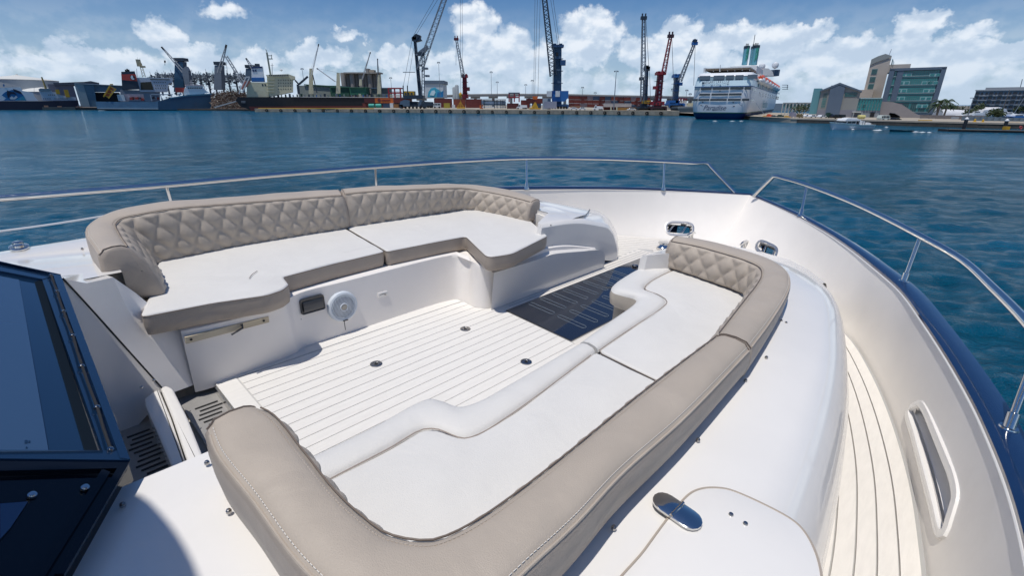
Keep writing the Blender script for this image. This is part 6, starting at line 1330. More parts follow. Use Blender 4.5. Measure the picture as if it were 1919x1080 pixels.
# ---- red straddle frames
for x0, x1, y0, y1, D, lab in ((728, 752, 164, 184, 400, 'dark red straddle frame standing left of the ochre machinery house'), (953, 974, 173, 191, 330, 'dark red straddle frame with grey top standing at mid quay')):
    T = TH('straddle_frame', lab, 'gantry', (x0 + x1) / 2, y1, D)
    for x in (x0, (x0 + x1) / 2 - .8, x1 - 2.2): T.part('post', RB(x, y0, x + 2.2, y1, D, 1.2), REDC, smooth=False); T.part('post', RB(x, y0, x + 2.2, y1, D + 8, 1.2), REDC, smooth=False)
    for y in (y0, y0 + (y1 - y0) * .45): T.part('rail', RB(x0, y, x1, y + 2, D - .2, 9.5), REDC if x0 < 900 or y > y0 else SLATE, smooth=False)
T = TH('office_block', 'small white site office seen through the left red frame', 'cabin', 742, 182, 420); T.part('wall', RB(735, 171, 750, 174, 420, 6), WHT); T.part('wall', RB(735, 176.5, 750, 182, 420, 6), WHT)

# ---- containers
def container(px0, px1, y0, y1, D, m, label, T_=2.44, logo=None, group='containers stacked on the quay'):
    T = TH('shipping_container', label, 'container', (px0 + px1) / 2, y1, D, group)
    b = RB(px0, y0, px1, y1, D, T_); V = np.array(b[0]); x0, x1, z0, z1 = V[:, 0].min(), V[:, 0].max(), V[:, 2].min(), V[:, 2].max()
    n = max(8, int((x1 - x0) / .45)); xs = np.linspace(x0, x1, 2 * n + 1)
    rows = [[(x, D - (.06 if (k // 1) % 2 else 0), z) for k, x in enumerate(xs)] for z in (z0 + .1, z1 - .1)]
    T.part('side_panel', loft(rows), m, smooth=False); T.part('shell', box((x0 + .02, D + .02, z0), (x1 - .02, D + T_, z1)), m, smooth=False)
    T.part('top_rail', box((x0, D - .08, z1 - .12), (x1, D + .05, z1 + .02)), m, smooth=False); T.part('corner_post', box((x0, D - .09, z0), (x0 + .14, D + .05, z1)), m, smooth=False); T.part('corner_post', box((x1 - .14, D - .09, z0), (x1, D + .05, z1)), m, smooth=False)
    return T
ordn = ['first', 'second', 'third', 'fourth', 'fifth', 'sixth', 'seventh', 'eighth', 'ninth', 'tenth', 'eleventh', 'twelfth', 'thirteenth', 'fourteenth', 'fifteenth', 'sixteenth', 'seventeenth', 'eighteenth', 'nineteenth', 'twentieth']
BLUC = hexm('container_blue', '33455f', .6, var=.15, vscale=.5); GRYC = hexm('container_grey', '6f6670', .6, var=.15, vscale=.5)
T = container(703, 737, 183.3, 193, QD(720) + 8, ORG, 'orange container with dark emblem and lettering, upper of its stack')
V0 = PT(719, 188, QD(720) + 7.7); T.part('emblem', revolve([(1.1, 0), (1.1, .15)], 14, tuple(PT(710.5, 187.6, QD(720) + 7.8)), 'y'), hexm('emblem_maroon', '6b2f33', .6)); 
for k in range(11): T.part('letter_block', RB(715.2 + k * 1.5, 186.6, 716.2 + k * 1.5, 188.8, QD(720) + 7.7, .2), hexm('emblem_maroon', '6b2f33', .6), smooth=False)
cl = [(683, 703, 183.5, 193, QD(700) + 8.5, REDO2, 'dark red container left of the orange one'), (738, 757, 184, 193, QD(745) + 9, REDO, 'oxide red container right of the orange one, half behind the crane'), (680, 690, 193, 202, QD(690) + 8, REDO, 'red container end below and left of the orange one'), (718, 730, 194, 202, QD(720) + 8, BLUC, 'dark blue container under the orange one'), (756, 772, 184.5, 200, QD(745) + 14, REDO2, 'red container stack directly behind the dark crane base'),
      (814, 847, 184.5, 201.5, QD(830) + 12, REDO, 'tall oxide red container stack right of the dark crane'), (850, 872, 185.5, 201.5, QD(860) + 10, hexm('rust_orange', '8c4a38', .6, var=.2, vscale=.4), 'rust orange container stack behind the ochre spreader'), (873, 903, 185.5, 202, QD(885) + 10, REDO, 'oxide red container stack left of the white tank'), (950, 972, 193.5, 203.5, QD(960) + 9, REDO2, 'dark red container at mid quay, in front of the straddle frame'),
      (976, 992, 187.5, 203, QD(980) + 22, REDO, 'red container left of the yellow tripod spreader'), (986, 1002, 184.5, 194, QD(1000) + 20, REDO2, 'dark red container behind the yellow tripod spreader'), (1002, 1017, 184.5, 194, QD(1010) + 20, REDO, 'oxide red container behind the right of the tripod spreader'), (997, 1014, 194, 203, QD(1010) + 20, BLUC, 'blue-grey container behind the yellow tripod spreader, at ground level')]
for a, b, c, d, D, m, lab in cl: container(a, b, c, d, D, m, lab)
cols_ = [REDO, REDO2, GRYC, REDO, BLUC, REDO, REDO2, REDO, REDO, GRYC, REDO2, REDO, BLUC, REDO]
x = 1066.; k = 0
while x < 1212:
    w = 9.5 + (k * 37 % 5) * 1.1; D = QD(min(x, 1260)) + 42
    cn = {id(REDO): 'oxide red', id(REDO2): 'dark red', id(GRYC): 'dusty grey', id(BLUC): 'slate blue'}
    for r, (y0, y1) in enumerate(((179.5, 186.5), (186.5, 193.5), (193.5, 200.5))):
        m = cols_[(k * 3 + r * 5) % len(cols_)]; y_off = np.interp(x, [1066, 1212], [0, 3.6])
        container(x, x + w - .5, y0 + y_off, y1 + y_off - .3, D, m, f'{cn[id(m)]} container, {ordn[k]} from the left in the {["top", "middle", "bottom"][r]} row of the long stack')
    x += w; k += 1
container(1132, 1183, 193.5, 200.5, QD(1158) + 12, hexm('container_white', 'b5aeac', .6, var=.1, vscale=.4), 'long white container standing alone before the red stacks')
container(1070, 1089, 198, 204.5, QD(1080) + 14, hexm('container_tan', '8f6a55', .6, var=.2), 'tan container behind the white pickup cars on the quay')
container(1132, 1183, 200.8, 206, QD(1158) + 14, REDO, 'low red container below the long white one')
# tank container row and teal tanks
D = QD(925) + 8
T = TH('white_tank', 'long horizontal white tank resting in a dark steel frame', 'tank', 925, 202, D); r_ = 3.2 * pxm(D) * 1.3; a, b = PT(903, 192.3, D + 2), PT(948, 193, D + 2)
T.part('vessel', tube([a, a + (.5, 0, 0), b - (.5, 0, 0), b], [r_ * .7, r_, r_, r_ * .7], 18), WHT2); T.part('plinth', RB(902, 199.4, 948, 201.5, D, 3), WHT)
for x in (902, 907, 926, 931, 938, 942, 946): T.part('frame_post', RB(x, 187, x + 1.1, 203, D - .3, .6), DKSL, smooth=False)
T.part('frame_rail', RB(902, 186, 948, 187.4, D - .3, 5), hexm('frame_brown', '5e4a4a', .6), smooth=False); T.part('walkway', RB(902, 196, 948, 197, D - .2, 1), DKSL, smooth=False)
D = QD(703) + 5
for x, lab in ((691, 'teal fabric-covered tank, left of the pair below the orange container'), (704, 'teal fabric-covered tank, right of the pair below the orange container')): single('covered_tank', lab, 'tank', tube([PT(x, 198, D), PT(x + .5, 198, D), PT(x + 10.5, 198, D), PT(x + 11, 198, D)], [.9, 1.25, 1.25, .9], 12), TEALP)
# spreaders, small yard gear
D = QD(862) + 6
T = TH('spreader', 'ochre grab spreader on red frame hanging from the small crane', 'spreader', 863, 203, D); T.part('head', revolve([(.2, -1.6), (1.0, -.6), (1.0, .6), (.5, 1.4), (.1, 1.6)], 10, tuple(PT(863, 178, D))), YEL); T.part('wire', J(beam(PT(863, 180, D), PT(863, 190, D), .25), beam(PT(863, 190, D), PT(857, 202, D), .35), beam(PT(863, 190, D), PT(869, 202, D), .35), beam(PT(857, 198, D), PT(869, 198, D), .35), beam(PT(863, 190, D), PT(863, 202, D), .35), beam(PT(856, 202, D), PT(872, 202, D), .8)), YEL, smooth=False)
D = QD(1003) + 6
T = TH('spreader', 'yellow tripod spreader standing on the quay beside the blue crane', 'spreader', 1003, 204, D); T.part('frame', J(beam(PT(1003, 192, D), PT(996, 204, D), .8), beam(PT(1003, 192, D), PT(1008, 204, D), .8), beam(PT(1003, 192, D), PT(1003, 204, D), .9), beam(PT(993, 203.4, D), PT(1013, 203.4, D), .7), beam(PT(998, 200, D), PT(1008, 200, D), .7)), YEL, smooth=False); T.part('foot', RB(992, 202, 1000, 204, D - 1, 2), YEL, smooth=False)
T = TH('yard_crate', 'yellow ribbed crate on the quay left of the ochre spreader', 'crate', 837, 202, QD(837) + 5); T.part('crate', RB(832, 193, 843, 202.5, QD(837) + 5, 3), hexm('crate_yellow', 'a5953c', .7, var=.3, vscale=2), smooth=False)
T = TH('hopper', 'orange hopper hanging over the quay left of the blue crane', 'hopper', 1003, 186, QD(1003) + 12); T.part('bin', SIL([(998, 180), (1008, 180), (1007, 186), (999, 186)], QD(1003) + 12, 3), ORG, smooth=False)
for x, y, w, h, m, nm, lab in ((847, 196, 6, 6, WHT, 'yard_cabin', 'white cube cabin right of the yellow ribbed crate'), (899, 197, 6, 6, ORG, 'yard_crate', 'small orange crate at the left foot of the white tank'), (738, 195, 9, 6, hexm('crate_brown', '8a6038', .7), 'yard_crate', 'brown open crate left of the dark crane outrigger'), (731, 193, 6, 8, WHT, 'yard_cabin', 'narrow white cabin right of the blue container'), (1017, 184, 15, 20, hexm('pale_shed', '9aa8b5', .6), 'yard_cabin', 'pale blue roofed shed left of the blue crane base')):
    single(nm, lab, 'cabin' if 'cabin' in nm else 'crate', RB(x, y, x + w, y + h + .6, QD(x) + 7, 3), m, smooth=False)
def vehicle(name, label, x0, x1, y0, y1, D, m, kind='van', group=None):
    T = TH(name, label, 'truck' if kind == 'truck' else 'van' if kind == 'van' else 'car', (x0 + x1) / 2, y1, D, group); w = x1 - x0; h = y1 - y0; X = lambda f: x0 + w * f; Y = lambda f: y1 - h * f
    if kind == 'truck': body = [(X(0), Y(.15)), (X(.02), Y(.45)), (X(.12), Y(.5)), (X(.2), Y(.92)), (X(.32), Y(1)), (X(.36), Y(.85)), (X(.98), Y(.8)), (X(1), Y(.15))]
    elif kind == 'van': body = [(X(0), Y(.15)), (X(0), Y(.5)), (X(.14), Y(.9)), (X(.22), Y(1)), (X(.97), Y(1)), (X(1), Y(.9)), (X(1), Y(.15))]
    else: body = [(X(0), Y(.2)), (X(.01), Y(.5)), (X(.2), Y(.6)), (X(.34), Y(.98)), (X(.7), Y(1)), (X(.86), Y(.62)), (X(.99), Y(.55)), (X(1), Y(.2))]
    b = T.part('body', SIL(body, D, 1.9), m, smooth=False)
    win = {'truck': [(.14, .55, .19, .85), (.22, .55, .32, .85)], 'van': [(.06, .55, .18, .88), (.24, .58, .5, .88), (.56, .58, .92, .88)], 'car': [(.30, .62, .48, .92), (.52, .62, .72, .92)]}[kind]
    for a, c, d, e in win: T.part('window', RB(X(a), Y(e), X(d), Y(c), D - .06, .2), GLS, parent=b, smooth=False)
    r = (.17 if kind != 'truck' else .14) * h * pxm(D) * 1.05
    for fx in ((.2, .8) if kind != 'truck' else (.14, .62, .78, .9)):
        for dy in (-.1, 1.6): T.part('wheel', revolve([(.05, -.1), (r, -.1), (r, .15), (.05, .15)], 14, tuple(PT(X(fx), Y(.17), D + dy)), 'y'), TYRE)
    return T
vehicle('delivery_truck', 'white lorry standing at the quay edge left of the yellow tripod spreader', 968, 988, 195, 204.5, QD(978) + 5, WHT2, 'truck')
vehicle('delivery_truck', 'white tractor lorry parked on the quay left of the tallest light mast', 1112, 1130, 197, 207.5, QD(1120) + 4, WHT2, 'truck')
vehicle('parked_car', 'white car parked on the quay right of the blue crane, left of two', 1068, 1083, 200.5, 205.8, QD(1075) + 4, WHT2, 'car'); vehicle('parked_car', 'white car parked on the quay right of the blue crane, right of two', 1084, 1099, 200.5, 206.2, QD(1090) + 4, WHT2, 'car')
vehicle('delivery_truck', 'dark lorry parked behind the slate crane base', 786, 812, 188, 202.5, QD(800) + 5, DKSL, 'truck'); vehicle('parked_van', 'small white van beside the dark lorry on the quay', 812, 826, 193, 202.5, QD(820) + 5, WHT, 'van')
vehicle('parked_car', 'white boat-shaped vehicle near the slate vertical-boom crane', 1176, 1192, 202, 207, QD(1185) + 4, WHT, 'car')
for k, x in enumerate((1145, 1156)): single('bollard', f'pale bollard post at the quay edge below the white container, {"left" if k == 0 else "right"} of two', 'bollard', tube([PT(x, 207.4, QD(x) + 2), PT(x, 200, QD(x) + 2)], .35, 8), CREAMP)
T = TH('yard_fence', 'low ochre crates and barrier along the quay under the white container', 'barrier', 1170, 207, QD(1170) + 5)
for k in range(9): T.part('panel', RB(1158 + k * 4, 201.5, 1161.5 + k * 4, 206.5, QD(1170) + 5, .6), hexm('crate_ochre', '96703c', .7), smooth=False)

# ---- grey moored barge left of the cruise ship
D = 262
T = TH('moored_barge', 'dark grey barge moored between the quay and the cruise ship', 'barge', 1292, 215, D); T.part('hull', SIL([(1270, 203), (1316, 201.5), (1316, 217), (1272, 217)], D, 12), hexm('barge_teal', '3b4e5c', .6, var=.15, vscale=.2), smooth=False); T.part('coaming', SIL([(1270, 200), (1314, 199), (1316, 202), (1270, 204)], D + 1, 10), hexm('barge_pale', '7d858b', .6), smooth=False)
T.part('boot', SIL([(1272, 214), (1316, 214), (1316, 217.5), (1272, 217.5)], D - .2, 12), BOOT, smooth=False)
T = TH('moored_ship', 'white and red deckhouse of a ship beyond the grey barge', 'ship', 1290, 200, 300); T.part('deckhouse', SIL([(1272, 190), (1286, 188), (1288, 199), (1272, 200)], 300, 8), WHT, smooth=False); T.part('frame', J(*[RB(x, 184, x + 1.2, 192, 300, 2) for x in (1271, 1276, 1281, 1285)], RB(1270, 184, 1288, 185.6, 300, 4)), REDC, smooth=False); T.part('deck', RB(1288, 193, 1310, 200, 300, 8), CREAMP, smooth=False); T.part('bridge', RB(1302, 184, 1306, 193, 300, 4), hexm('olive', '5b6650', .7), smooth=False)
# ------------------------------------------------------------------ cruise ship, seen from astern
CS = Thing('cruise_ship', 'large white cruise ship seen from its stern with teal twin funnels', 'cruise ship', WZ(1360, 225.5, 0), 'W')
hd = math.radians(29.8); fwd = np.array([math.sin(hd), math.cos(hd), 0]); prt = np.array([-math.cos(hd), math.sin(hd), 0])
# near right (starboard) transom corner at depth 178
C0 = WD(1403, 200, 178.); C0[2] = 0; W_ = 19.2
def CP(a, l, z):   # a: 0 right .. 1 left across, l metres forward
    return C0 + prt * W_ * a + fwd * l + np.array([0, 0, z])
ZC = lambda y, D=178.: HX(y, D)
def ship_ring(z, inset_=0., lf=0., rnd=3.2, w=1.0, L=215., bowt=30.):
    """plan outline of the hull at height z: rounded transom, long sides, tapered bow; open list going right side -> stern -> left side"""
    pts = []
    m = W_ / 2; c = .5; hw = W_ / 2 * w - inset_
    for l, k in ((L, .02), (L - 10, .35), (L - 22, .72), (L - 40, .95), (L - 60, 1.0), (60, 1), (20, 1)): pts.append((-hw * k, l))
    for t in np.linspace(0, math.pi / 2, 6): pts.append((-hw + rnd * (1 - math.cos(t)) if False else -(hw - rnd + rnd * math.cos(t)), lf + rnd - rnd * math.sin(t)))
    pts += [(-(hw - rnd) * .98, lf), (-(hw - rnd) * .9, lf), (-hw * .4, lf), (0, lf)]
    full = pts + [(-a, b) for a, b in pts[::-1][1:]]
    return [C0 + prt * (W_ / 2 + a) + fwd * b + np.array([0, 0, z]) for a, b in full]
lev = [(0.0, .82, 2.5), (1.1, .90, 1.2), (2.0, .95, .6), (5.0, .99, .1), (12.0, 1.0, 0)]
zt0, zt1, zt2 = ZC(160), ZC(150), ZC(133)     # promenade, name band top, rim
CS.part('boot_topping', loft([ship_ring(-1, w=.80, lf=2.5), ship_ring(.2, w=.86, lf=1.8), ship_ring(ZC(214.5), w=.94, lf=.6), ship_ring(ZC(212), w=.95, lf=.5)]), hexm('boot_navy', '17305f', .45))
CS.part('waterline_stripe', loft([ship_ring(ZC(212), w=.952, lf=.48), ship_ring(ZC(210.8), w=.955, lf=.45)]), hexm('stripe_green', '3a7a4c', .5))
hull = CS.part('hull', loft([ship_ring(ZC(210.8), w=.953, lf=.48), ship_ring(ZC(200), w=.985, lf=.15), ship_ring(ZC(190), w=1.0), ship_ring(ZC(163), w=1.0), ship_ring(ZC(160), w=1.0)]), WHT2, ang=50)
CS.part('trim_stripe', loft([ship_ring(ZC(161.5), w=1.012, lf=-.15), ship_ring(ZC(160.2), w=1.012, lf=-.15)]), hexm('trim_blue', '2f5f95', .5))
up1 = CS.part('name_deck', loft([ship_ring(ZC(160.5), w=1.005, lf=-.1, L=200), ship_ring(ZC(149.5), w=.985, lf=.2, L=200)]), hexm('name_band', 'd7ecf2', .4))
up2 = CS.part('upper_decks', loft([ship_ring(ZC(149.5), w=.975, lf=.4, L=120), ship_ring(ZC(140.5), w=.955, lf=1.2, L=120)]), hexm('glass_wall', '5b7d90', .25))
CS.part('rim', loft([ship_ring(ZC(140.8), w=.965, lf=1.0, L=120), ship_ring(ZC(136), w=.95, lf=1.6, L=120), ship_ring(ZC(133.6), w=.93, lf=2.4, L=120), ship_ring(ZC(133.2), w=.86, lf=4.5, L=120), ship_ring(ZC(133.0), w=.3, lf=12, L=120)]), WHT2, ang=70)
CS.part('deck_cover', loft([ship_ring(ZC(150), w=.5, lf=6, L=190), ship_ring(ZC(150), w=.96, lf=.6, L=195)]), WHT)
# stern window bands and mullions: openings on the transom at l ~ -0.3
def tr_box(f0, f1, y0, y1, m, name='stern_opening', par=None, l=-.30, dp=.4):
    zz0, zz1 = ZC(y1, 183), ZC(y0, 183); n = 3
    rows = []
    for z in (zz0, zz1):
        rows.append([CP(f, l + 0.10 * abs(f - .5) * 2, z) for f in np.linspace(f0, f1, n)])
    V, F = loft(rows); V2 = [np.array(p) + fwd * dp for p in V]
    return CS.part(name, J((V, F), (V2, F)), m, parent=par, smooth=False)
def fx(x): return (1409 - x) / (1409 - 1307.)       # across fraction from sighted column
for x0, x1 in ((1310, 1320), (1321.5, 1341), (1342.5, 1371), (1373, 1395.5), (1397.5, 1408)): tr_box(fx(x1), fx(x0), 163.3, 168, GLS if x0 != 1310 else hexm('rail_mix', '6b8494', .5), par=hull)
for x0, x1 in ((1320, 1339.5), (1342, 1371), (1372.5, 1394)): tr_box(fx(x1), fx(x0), 174.8, 178.8, GLS, par=hull)
for x0, x1 in ((1309, 1318), (1319.5, 1339.5), (1341, 1370), (1372, 1394), (1396, 1408)): tr_box(fx(x1), fx(x0), 184.8, 188.8, GLS, par=hull)
for x0, x1 in ((1316, 1337), (1341, 1362), (1362.6, 1378), (1378.6, 1394), (1399, 1417)): tr_box(fx(x1) + .02, fx(x0), 140.9, 148.6, mat('bronze_glass', (.09, .13, .17), .15, spec=.8), 'lounge_window', up2, l=.1)
for x, y in ((1328, 191), (1382, 192), (1326, 197.5), (1384, 199), (1356, 170)): tr_box(fx(x + 1.4), fx(x - 1.4), y - .7, y + .7, DARK, 'mooring_port', hull, l=-.32)
# side windows, promenade, boats
def side_box(l0, l1, z0, z1, m, name, par=None, out=.12, thick=.3):
    q = lambda l, z, o: C0 + fwd * l - prt * o + np.array([0, 0, z])
    V = [q(l0, z0, out), q(l1, z0, out), q(l1, z1, out), q(l0, z1, out), q(l0, z0, out - thick), q(l1, z0, out - thick), q(l1, z1, out - thick), q(l0, z1, out - thick)]
    return CS.part(name, (V, [(0, 1, 2, 3), (4, 5, 6, 7), (0, 1, 5, 4), (1, 2, 6, 5), (2, 3, 7, 6), (3, 0, 4, 7)]), m, parent=par, smooth=False)
for k in range(5): side_box(4 + k * 2.4, 5.8 + k * 2.4, ZC(169), ZC(164), GLS, 'side_opening', hull); side_box(4 + k * 2.4, 5.8 + k * 2.4, ZC(189.5), ZC(185), GLS, 'side_opening', hull)
TGL = hexm('promenade_teal', '6b9ba6', .2)
for k in range(22): side_box(22 + k * 7.6, 28 + k * 7.6, ZC(158.5), ZC(153), TGL, 'promenade_window', up1, out=.3)
for k in range(30):
    for zz, h in ((ZC(178), .8), (ZC(172), .8)): 
        if k % 3: side_box(30 + k * 5.4, 31.6 + k * 5.4, zz, zz + h, GLS, 'porthole', hull, out=.1)
# stepped upper block on the starboard side with balconies and red lifeboats
q = lambda l, o, z: C0 + fwd * l - prt * o + np.array([0, 0, z])
ub = J(loft([[q(26, -2.5, ZC(149.5)), q(170, -2.5, ZC(149.5)), q(170, -16, ZC(149.5)), q(26, -16, ZC(149.5))], [q(26, -2.5, ZC(132)), q(160, -2.5, ZC(132)), q(160, -16, ZC(132)), q(26, -16, ZC(132))]], cu=True, capb=True), loft([[q(40, -3.5, ZC(132)), q(150, -3.5, ZC(132)), q(150, -15, ZC(132)), q(40, -15, ZC(132))], [q(46, -4, ZC(123)), q(140, -4, ZC(123)), q(140, -15, ZC(123)), q(46, -15, ZC(123))]], cu=True, capb=True))
ubp = CS.part('upper_block', ub, WHT, smooth=False)
for k in range(24): side_box(30 + k * 5.4, 33.6 + k * 5.4, ZC(141), ZC(137), hexm('balcony_shade', '5d6468', .5), 'balcony', ubp, out=-2.35)
for k in range(16): side_box(48 + k * 5.6, 51.6 + k * 5.6, ZC(130), ZC(127), hexm('balcony_shade', '5d6468', .5), 'balcony', ubp, out=-3.6)
for k in range(7):
    l0 = 20 + k * 20; c0 = q(l0, .6, ZC(146)); c1 = q(l0 + 11, .6, ZC(146))
    b = CS.part('lifeboat', tube([c0, c0 + fwd * 1.5, (c0 + c1) / 2, c1 - fwd * 1.5, c1], [.3, 1.3, 1.5, 1.3, .3], 10), WHT2); CS.part('canopy', tube([c0 + fwd * .6 + (0, 0, .8), (c0 + c1) / 2 + (0, 0, .95), c1 - fwd * .6 + (0, 0, .8)], [.7, 1.2, .7], 10), ORL, parent=b)
    for d in (1.5, 9.5): CS.part('davit', J(beam(c0 + fwd * d + (0, 0, -2.5), c0 + fwd * d + (0, 0, 2.2), .35), beam(c0 + fwd * d + (0, 0, 2.2), c0 + fwd * d + prt * 2.5 + (0, 0, 2.2), .35)), WHT, parent=b, smooth=False)
# canopy deck house aft, mast, funnels, domes
TANC = hexm('canopy_tan', '8d7a66', .7)
def cbox(l0, l1, f0, f1, z0, z1, m, name, par=None):
    V = [CP(f, l, z) for z in (z0, z1) for l, f in ((l0, f0), (l1, f0), (l1, f1), (l0, f1))]; return CS.part(name, (V, [(0, 1, 2, 3), (4, 5, 6, 7), (0, 1, 5, 4), (1, 2, 6, 5), (2, 3, 7, 6), (3, 0, 4, 7)]), m, parent=par, smooth=False)
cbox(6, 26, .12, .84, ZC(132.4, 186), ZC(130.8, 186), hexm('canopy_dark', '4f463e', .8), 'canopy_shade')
for f in np.linspace(.1, .84, 7): cbox(5, 5.6, f, f + .012, ZC(133, 186), ZC(127, 186), WHT, 'canopy_post')
cbox(4.5, 28, .10, .86, ZC(131, 186), ZC(127.5, 186), TANC, 'canopy'); cbox(4.2, 28.5, .095, .87, ZC(127.5, 186), ZC(126, 186), WHT, 'canopy_edge')
cbox(3.8, 4.3, .60, .61, ZC(133, 184), ZC(120, 184), WHT, 'flagpole'); cbox(5, 6, .85, .90, ZC(133, 184), ZC(124, 184), WHT, 'lamp_frame')
cbox(28, 60, .1, .6, ZC(133, 200), ZC(125, 210), WHT, 'funnel_base')
FT = hexm('funnel_teal', '6aa7b6', .4, var=.12, vscale=.15); FG = hexm('funnel_green', '3f9280', .5, var=.3, vscale=.3)
for x, yb, yt, w, l in ((1397, 121.5, 87.5, 8.6, 215.), (1409, 121.5, 88, 6, 226.), (1414.6, 121.5, 86.5, 10, 215.)):
    a = WD(x - 2.2, yb, l); b = WD(x + 2.8, yt, l); r = w * pxm(l) / 2
    g = loft([[p + np.array([r * 1.0 * math.cos(t), r * 1.5 * math.sin(t), 0]) * k for t in np.arange(20) * math.pi / 10] for p, k in ((a, 1.0), (a * .85 + b * .15, .97), (b, 1.05))], cu=True, capb=True)
    f = CS.part('funnel', g, FT); t0 = b * .9 + a * .1
    CS.part('funnel_cap', loft([[p + np.array([r * 1.12 * math.cos(t), r * 1.65 * math.sin(t), 0]) for t in np.arange(20) * math.pi / 10] for p in (t0, b + (0, 0, .3))], cu=True, capa=True, capb=True), DKSL, parent=f)
    for k in range(5): 
        h = .15 + k * .13; p = a * (1 - h) + b * h; s0 = -.6 + .3 * (k % 3); CS.part('palm_motif', loft([[p + (r * (s0 + dx), -r * 1.5 * math.sqrt(max(.05, 1 - (s0 + dx)**2)) - .15, dz) for dx, dz in ((0, 0), (.5, 1.2), (.9, .4), (.5, 2.2), (.1, 2.6))], [p + (r * (s0 + dx), -r * 1.5 * math.sqrt(max(.05, 1 - (s0 + dx)**2)) - .05, dz) for dx, dz in ((0, 0), (.5, 1.2), (.9, .4), (.5, 2.2), (.1, 2.6))]], cu=True, capa=True), FG, parent=f, smooth=False)
    CS.part('exhaust_pipe', J(*[tube([b + (dx * r, 0, 0), b + (dx * r, 0, 1.2)], r * .14, 8) for dx in (-.45, 0, .45)]), DARK, parent=f)
p = WD(1411, 90, 222); CS.part('aerial', tube([p, p + (0, 0, 5)], .12, 5), DKSL); CS.part('side_mast', tube([WD(1399, 120, 214), WD(1404, 90, 214)], [.35, .2], 6), WHT)
for x, y, r, l in ((1453, 122, 1.55, 250), (1428, 124, 1.4, 235)):
    if r > 2.3 or True: CS.part('radome', revolve([(.2, -r), (r * .8, -r * .6), (r, 0), (r * .8, r * .6), (.1, r)], 16, tuple(WD(x, y, l))), WHT2)
CS.part('dome_mast', RB(1450, 130, 1460, 142, 250, 5), SLATE); CS.part('forward_deckhouse', SIL([(1418, 126), (1440, 128), (1448, 134), (1450, 142), (1418, 140)], 248, 8), WHT, smooth=False)
CS.part('bridge_wing', J(*[beam(WD(1466, y, 330), WD(1477, y, 330), .3) for y in (159, 163, 167)], beam(WD(1476, 159, 330), WD(1475, 167, 330), .3)), STRUT, smooth=False)
# lettering
NAVT = hexm('letter_navy', '2c4668', .5); TEALT = hexm('letter_teal', '2f8a98', .5)
rotz = math.atan2(-prt[1], -prt[0])       # reading direction left -> right as seen from astern
txt = 'MARGARITAVILLE'
for k, ch in enumerate(txt):
    u = (k - (len(txt) - 1) / 2) / ((len(txt) - 1) / 2); f = .615 - u * .215; z = (ZC(156.6, 183) + ZC(153.0, 183)) / 2 + .45 * (1 - u * u) - .1
    CS.text('letter', ch, 1.5 if k not in (0, 13) else 1.8, NAVT, CP(f, -.25, z), (math.pi / 2, math.radians(-7 * u) * -1, rotz), sx=.58, bold=.006)
CS.text('small_lettering', 'AT SEA', .55, NAVT, CP(.60, -.25, ZC(159, 183)), (math.pi / 2, 0, rotz)); CS.part('emblem', loft([[CP(f, -.25, ZC(y, 183)) for f, y in ((.70, 159.5), (.68, 158.6), (.655, 159), (.66, 159.7))], [CP(f, -.15, ZC(y, 183)) for f, y in ((.70, 159.5), (.68, 158.6), (.655, 159), (.66, 159.7))]], cu=True, capa=True), NAVT, parent=up1, smooth=False); CS.part('emblem', loft([[CP(f, -.25, ZC(y, 183)) for f, y in ((.55, 159.2), (.53, 158.4), (.51, 159), (.52, 159.7))], [CP(f, -.15, ZC(y, 183)) for f, y in ((.55, 159.2), (.53, 158.4), (.51, 159), (.52, 159.7))]], cu=True, capa=True), NAVT, parent=up1, smooth=False)
CS.text('ship_name', 'Paradise', 2.4, NAVT, CP(.575, -.35, ZC(202.3, 183)), (math.pi / 2, 0, rotz), sx=.95, shear=.35, bold=.015)
CS.part('port_mark', loft([[CP(f, -.30, ZC(y, 183)) for f, y in ((.60, 206.4), (.545, 206.4), (.545, 207.2), (.60, 207.2))], [CP(f, -.2, ZC(y, 183)) for f, y in ((.60, 206.4), (.545, 206.4), (.545, 207.2), (.60, 207.2))]], cu=True, capa=True), NAVT, smooth=False)
rs = math.atan2(fwd[1], fwd[0]); c = q(72, .35, ZC(199, 178) + .6); CS.text('side_name', 'Paradise', 4.4, TEALT, c, (math.pi / 2, 0, rs), sx=2.0, shear=.25, bold=.04)
for x0, y0, x1, y1 in ((1383, 192, 1391, 198), (1417, 193, 1432, 213)): single('mooring_line', f'thin mooring rope running down from the cruise ship {"stern port" if x0 < 1400 else "side to the quay"}', 'rope', tube([WD(x0, y0, 176.), WD((x0 + x1) / 2 - .5, (y0 + y1) / 2 + 1, 174.), WD(x1, y1, 172.)], .07, 5), STRUT)

# ------------------------------------------------------------------ glass terminal
TG = mat('teal_glass', (.03, .21, .215), .14, spec=.8, var=.2, vscale=.25); TGD = mat('dark_glass', (.02, .09, .095), .12, spec=.8); FRB = hexm('terminal_frame', '5c6b7c', .45, var=.06, vscale=.2); FRL = hexm('spandrel', '7fa9ae', .4); STN = hexm('terminal_stone', 'b9b0a6', .8, var=.06, vscale=.3); STN2 = hexm('stair_stone', '8f8a8a', .8, var=.08, vscale=.3); TEALW = hexm('teal_wall', '62959e', .6, var=.05, vscale=.2)
D = FACE(1706, 172.)
T = TH('glass_terminal', 'tall teal glass terminal tower with slate frame and outside stair', 'terminal', 1700, 222, D)
XL, XR = XX(1655, 180, D), XX(1759.5, 171, D); zt = WD(1720, 128, D)[2]; zb = WD(1700, 220, D)[2]
Dp = 26.
T.part('body', box((XL + .3, D + .35, zb), (XR - .3, D + Dp, zt - .3)), FRB, smooth=False)
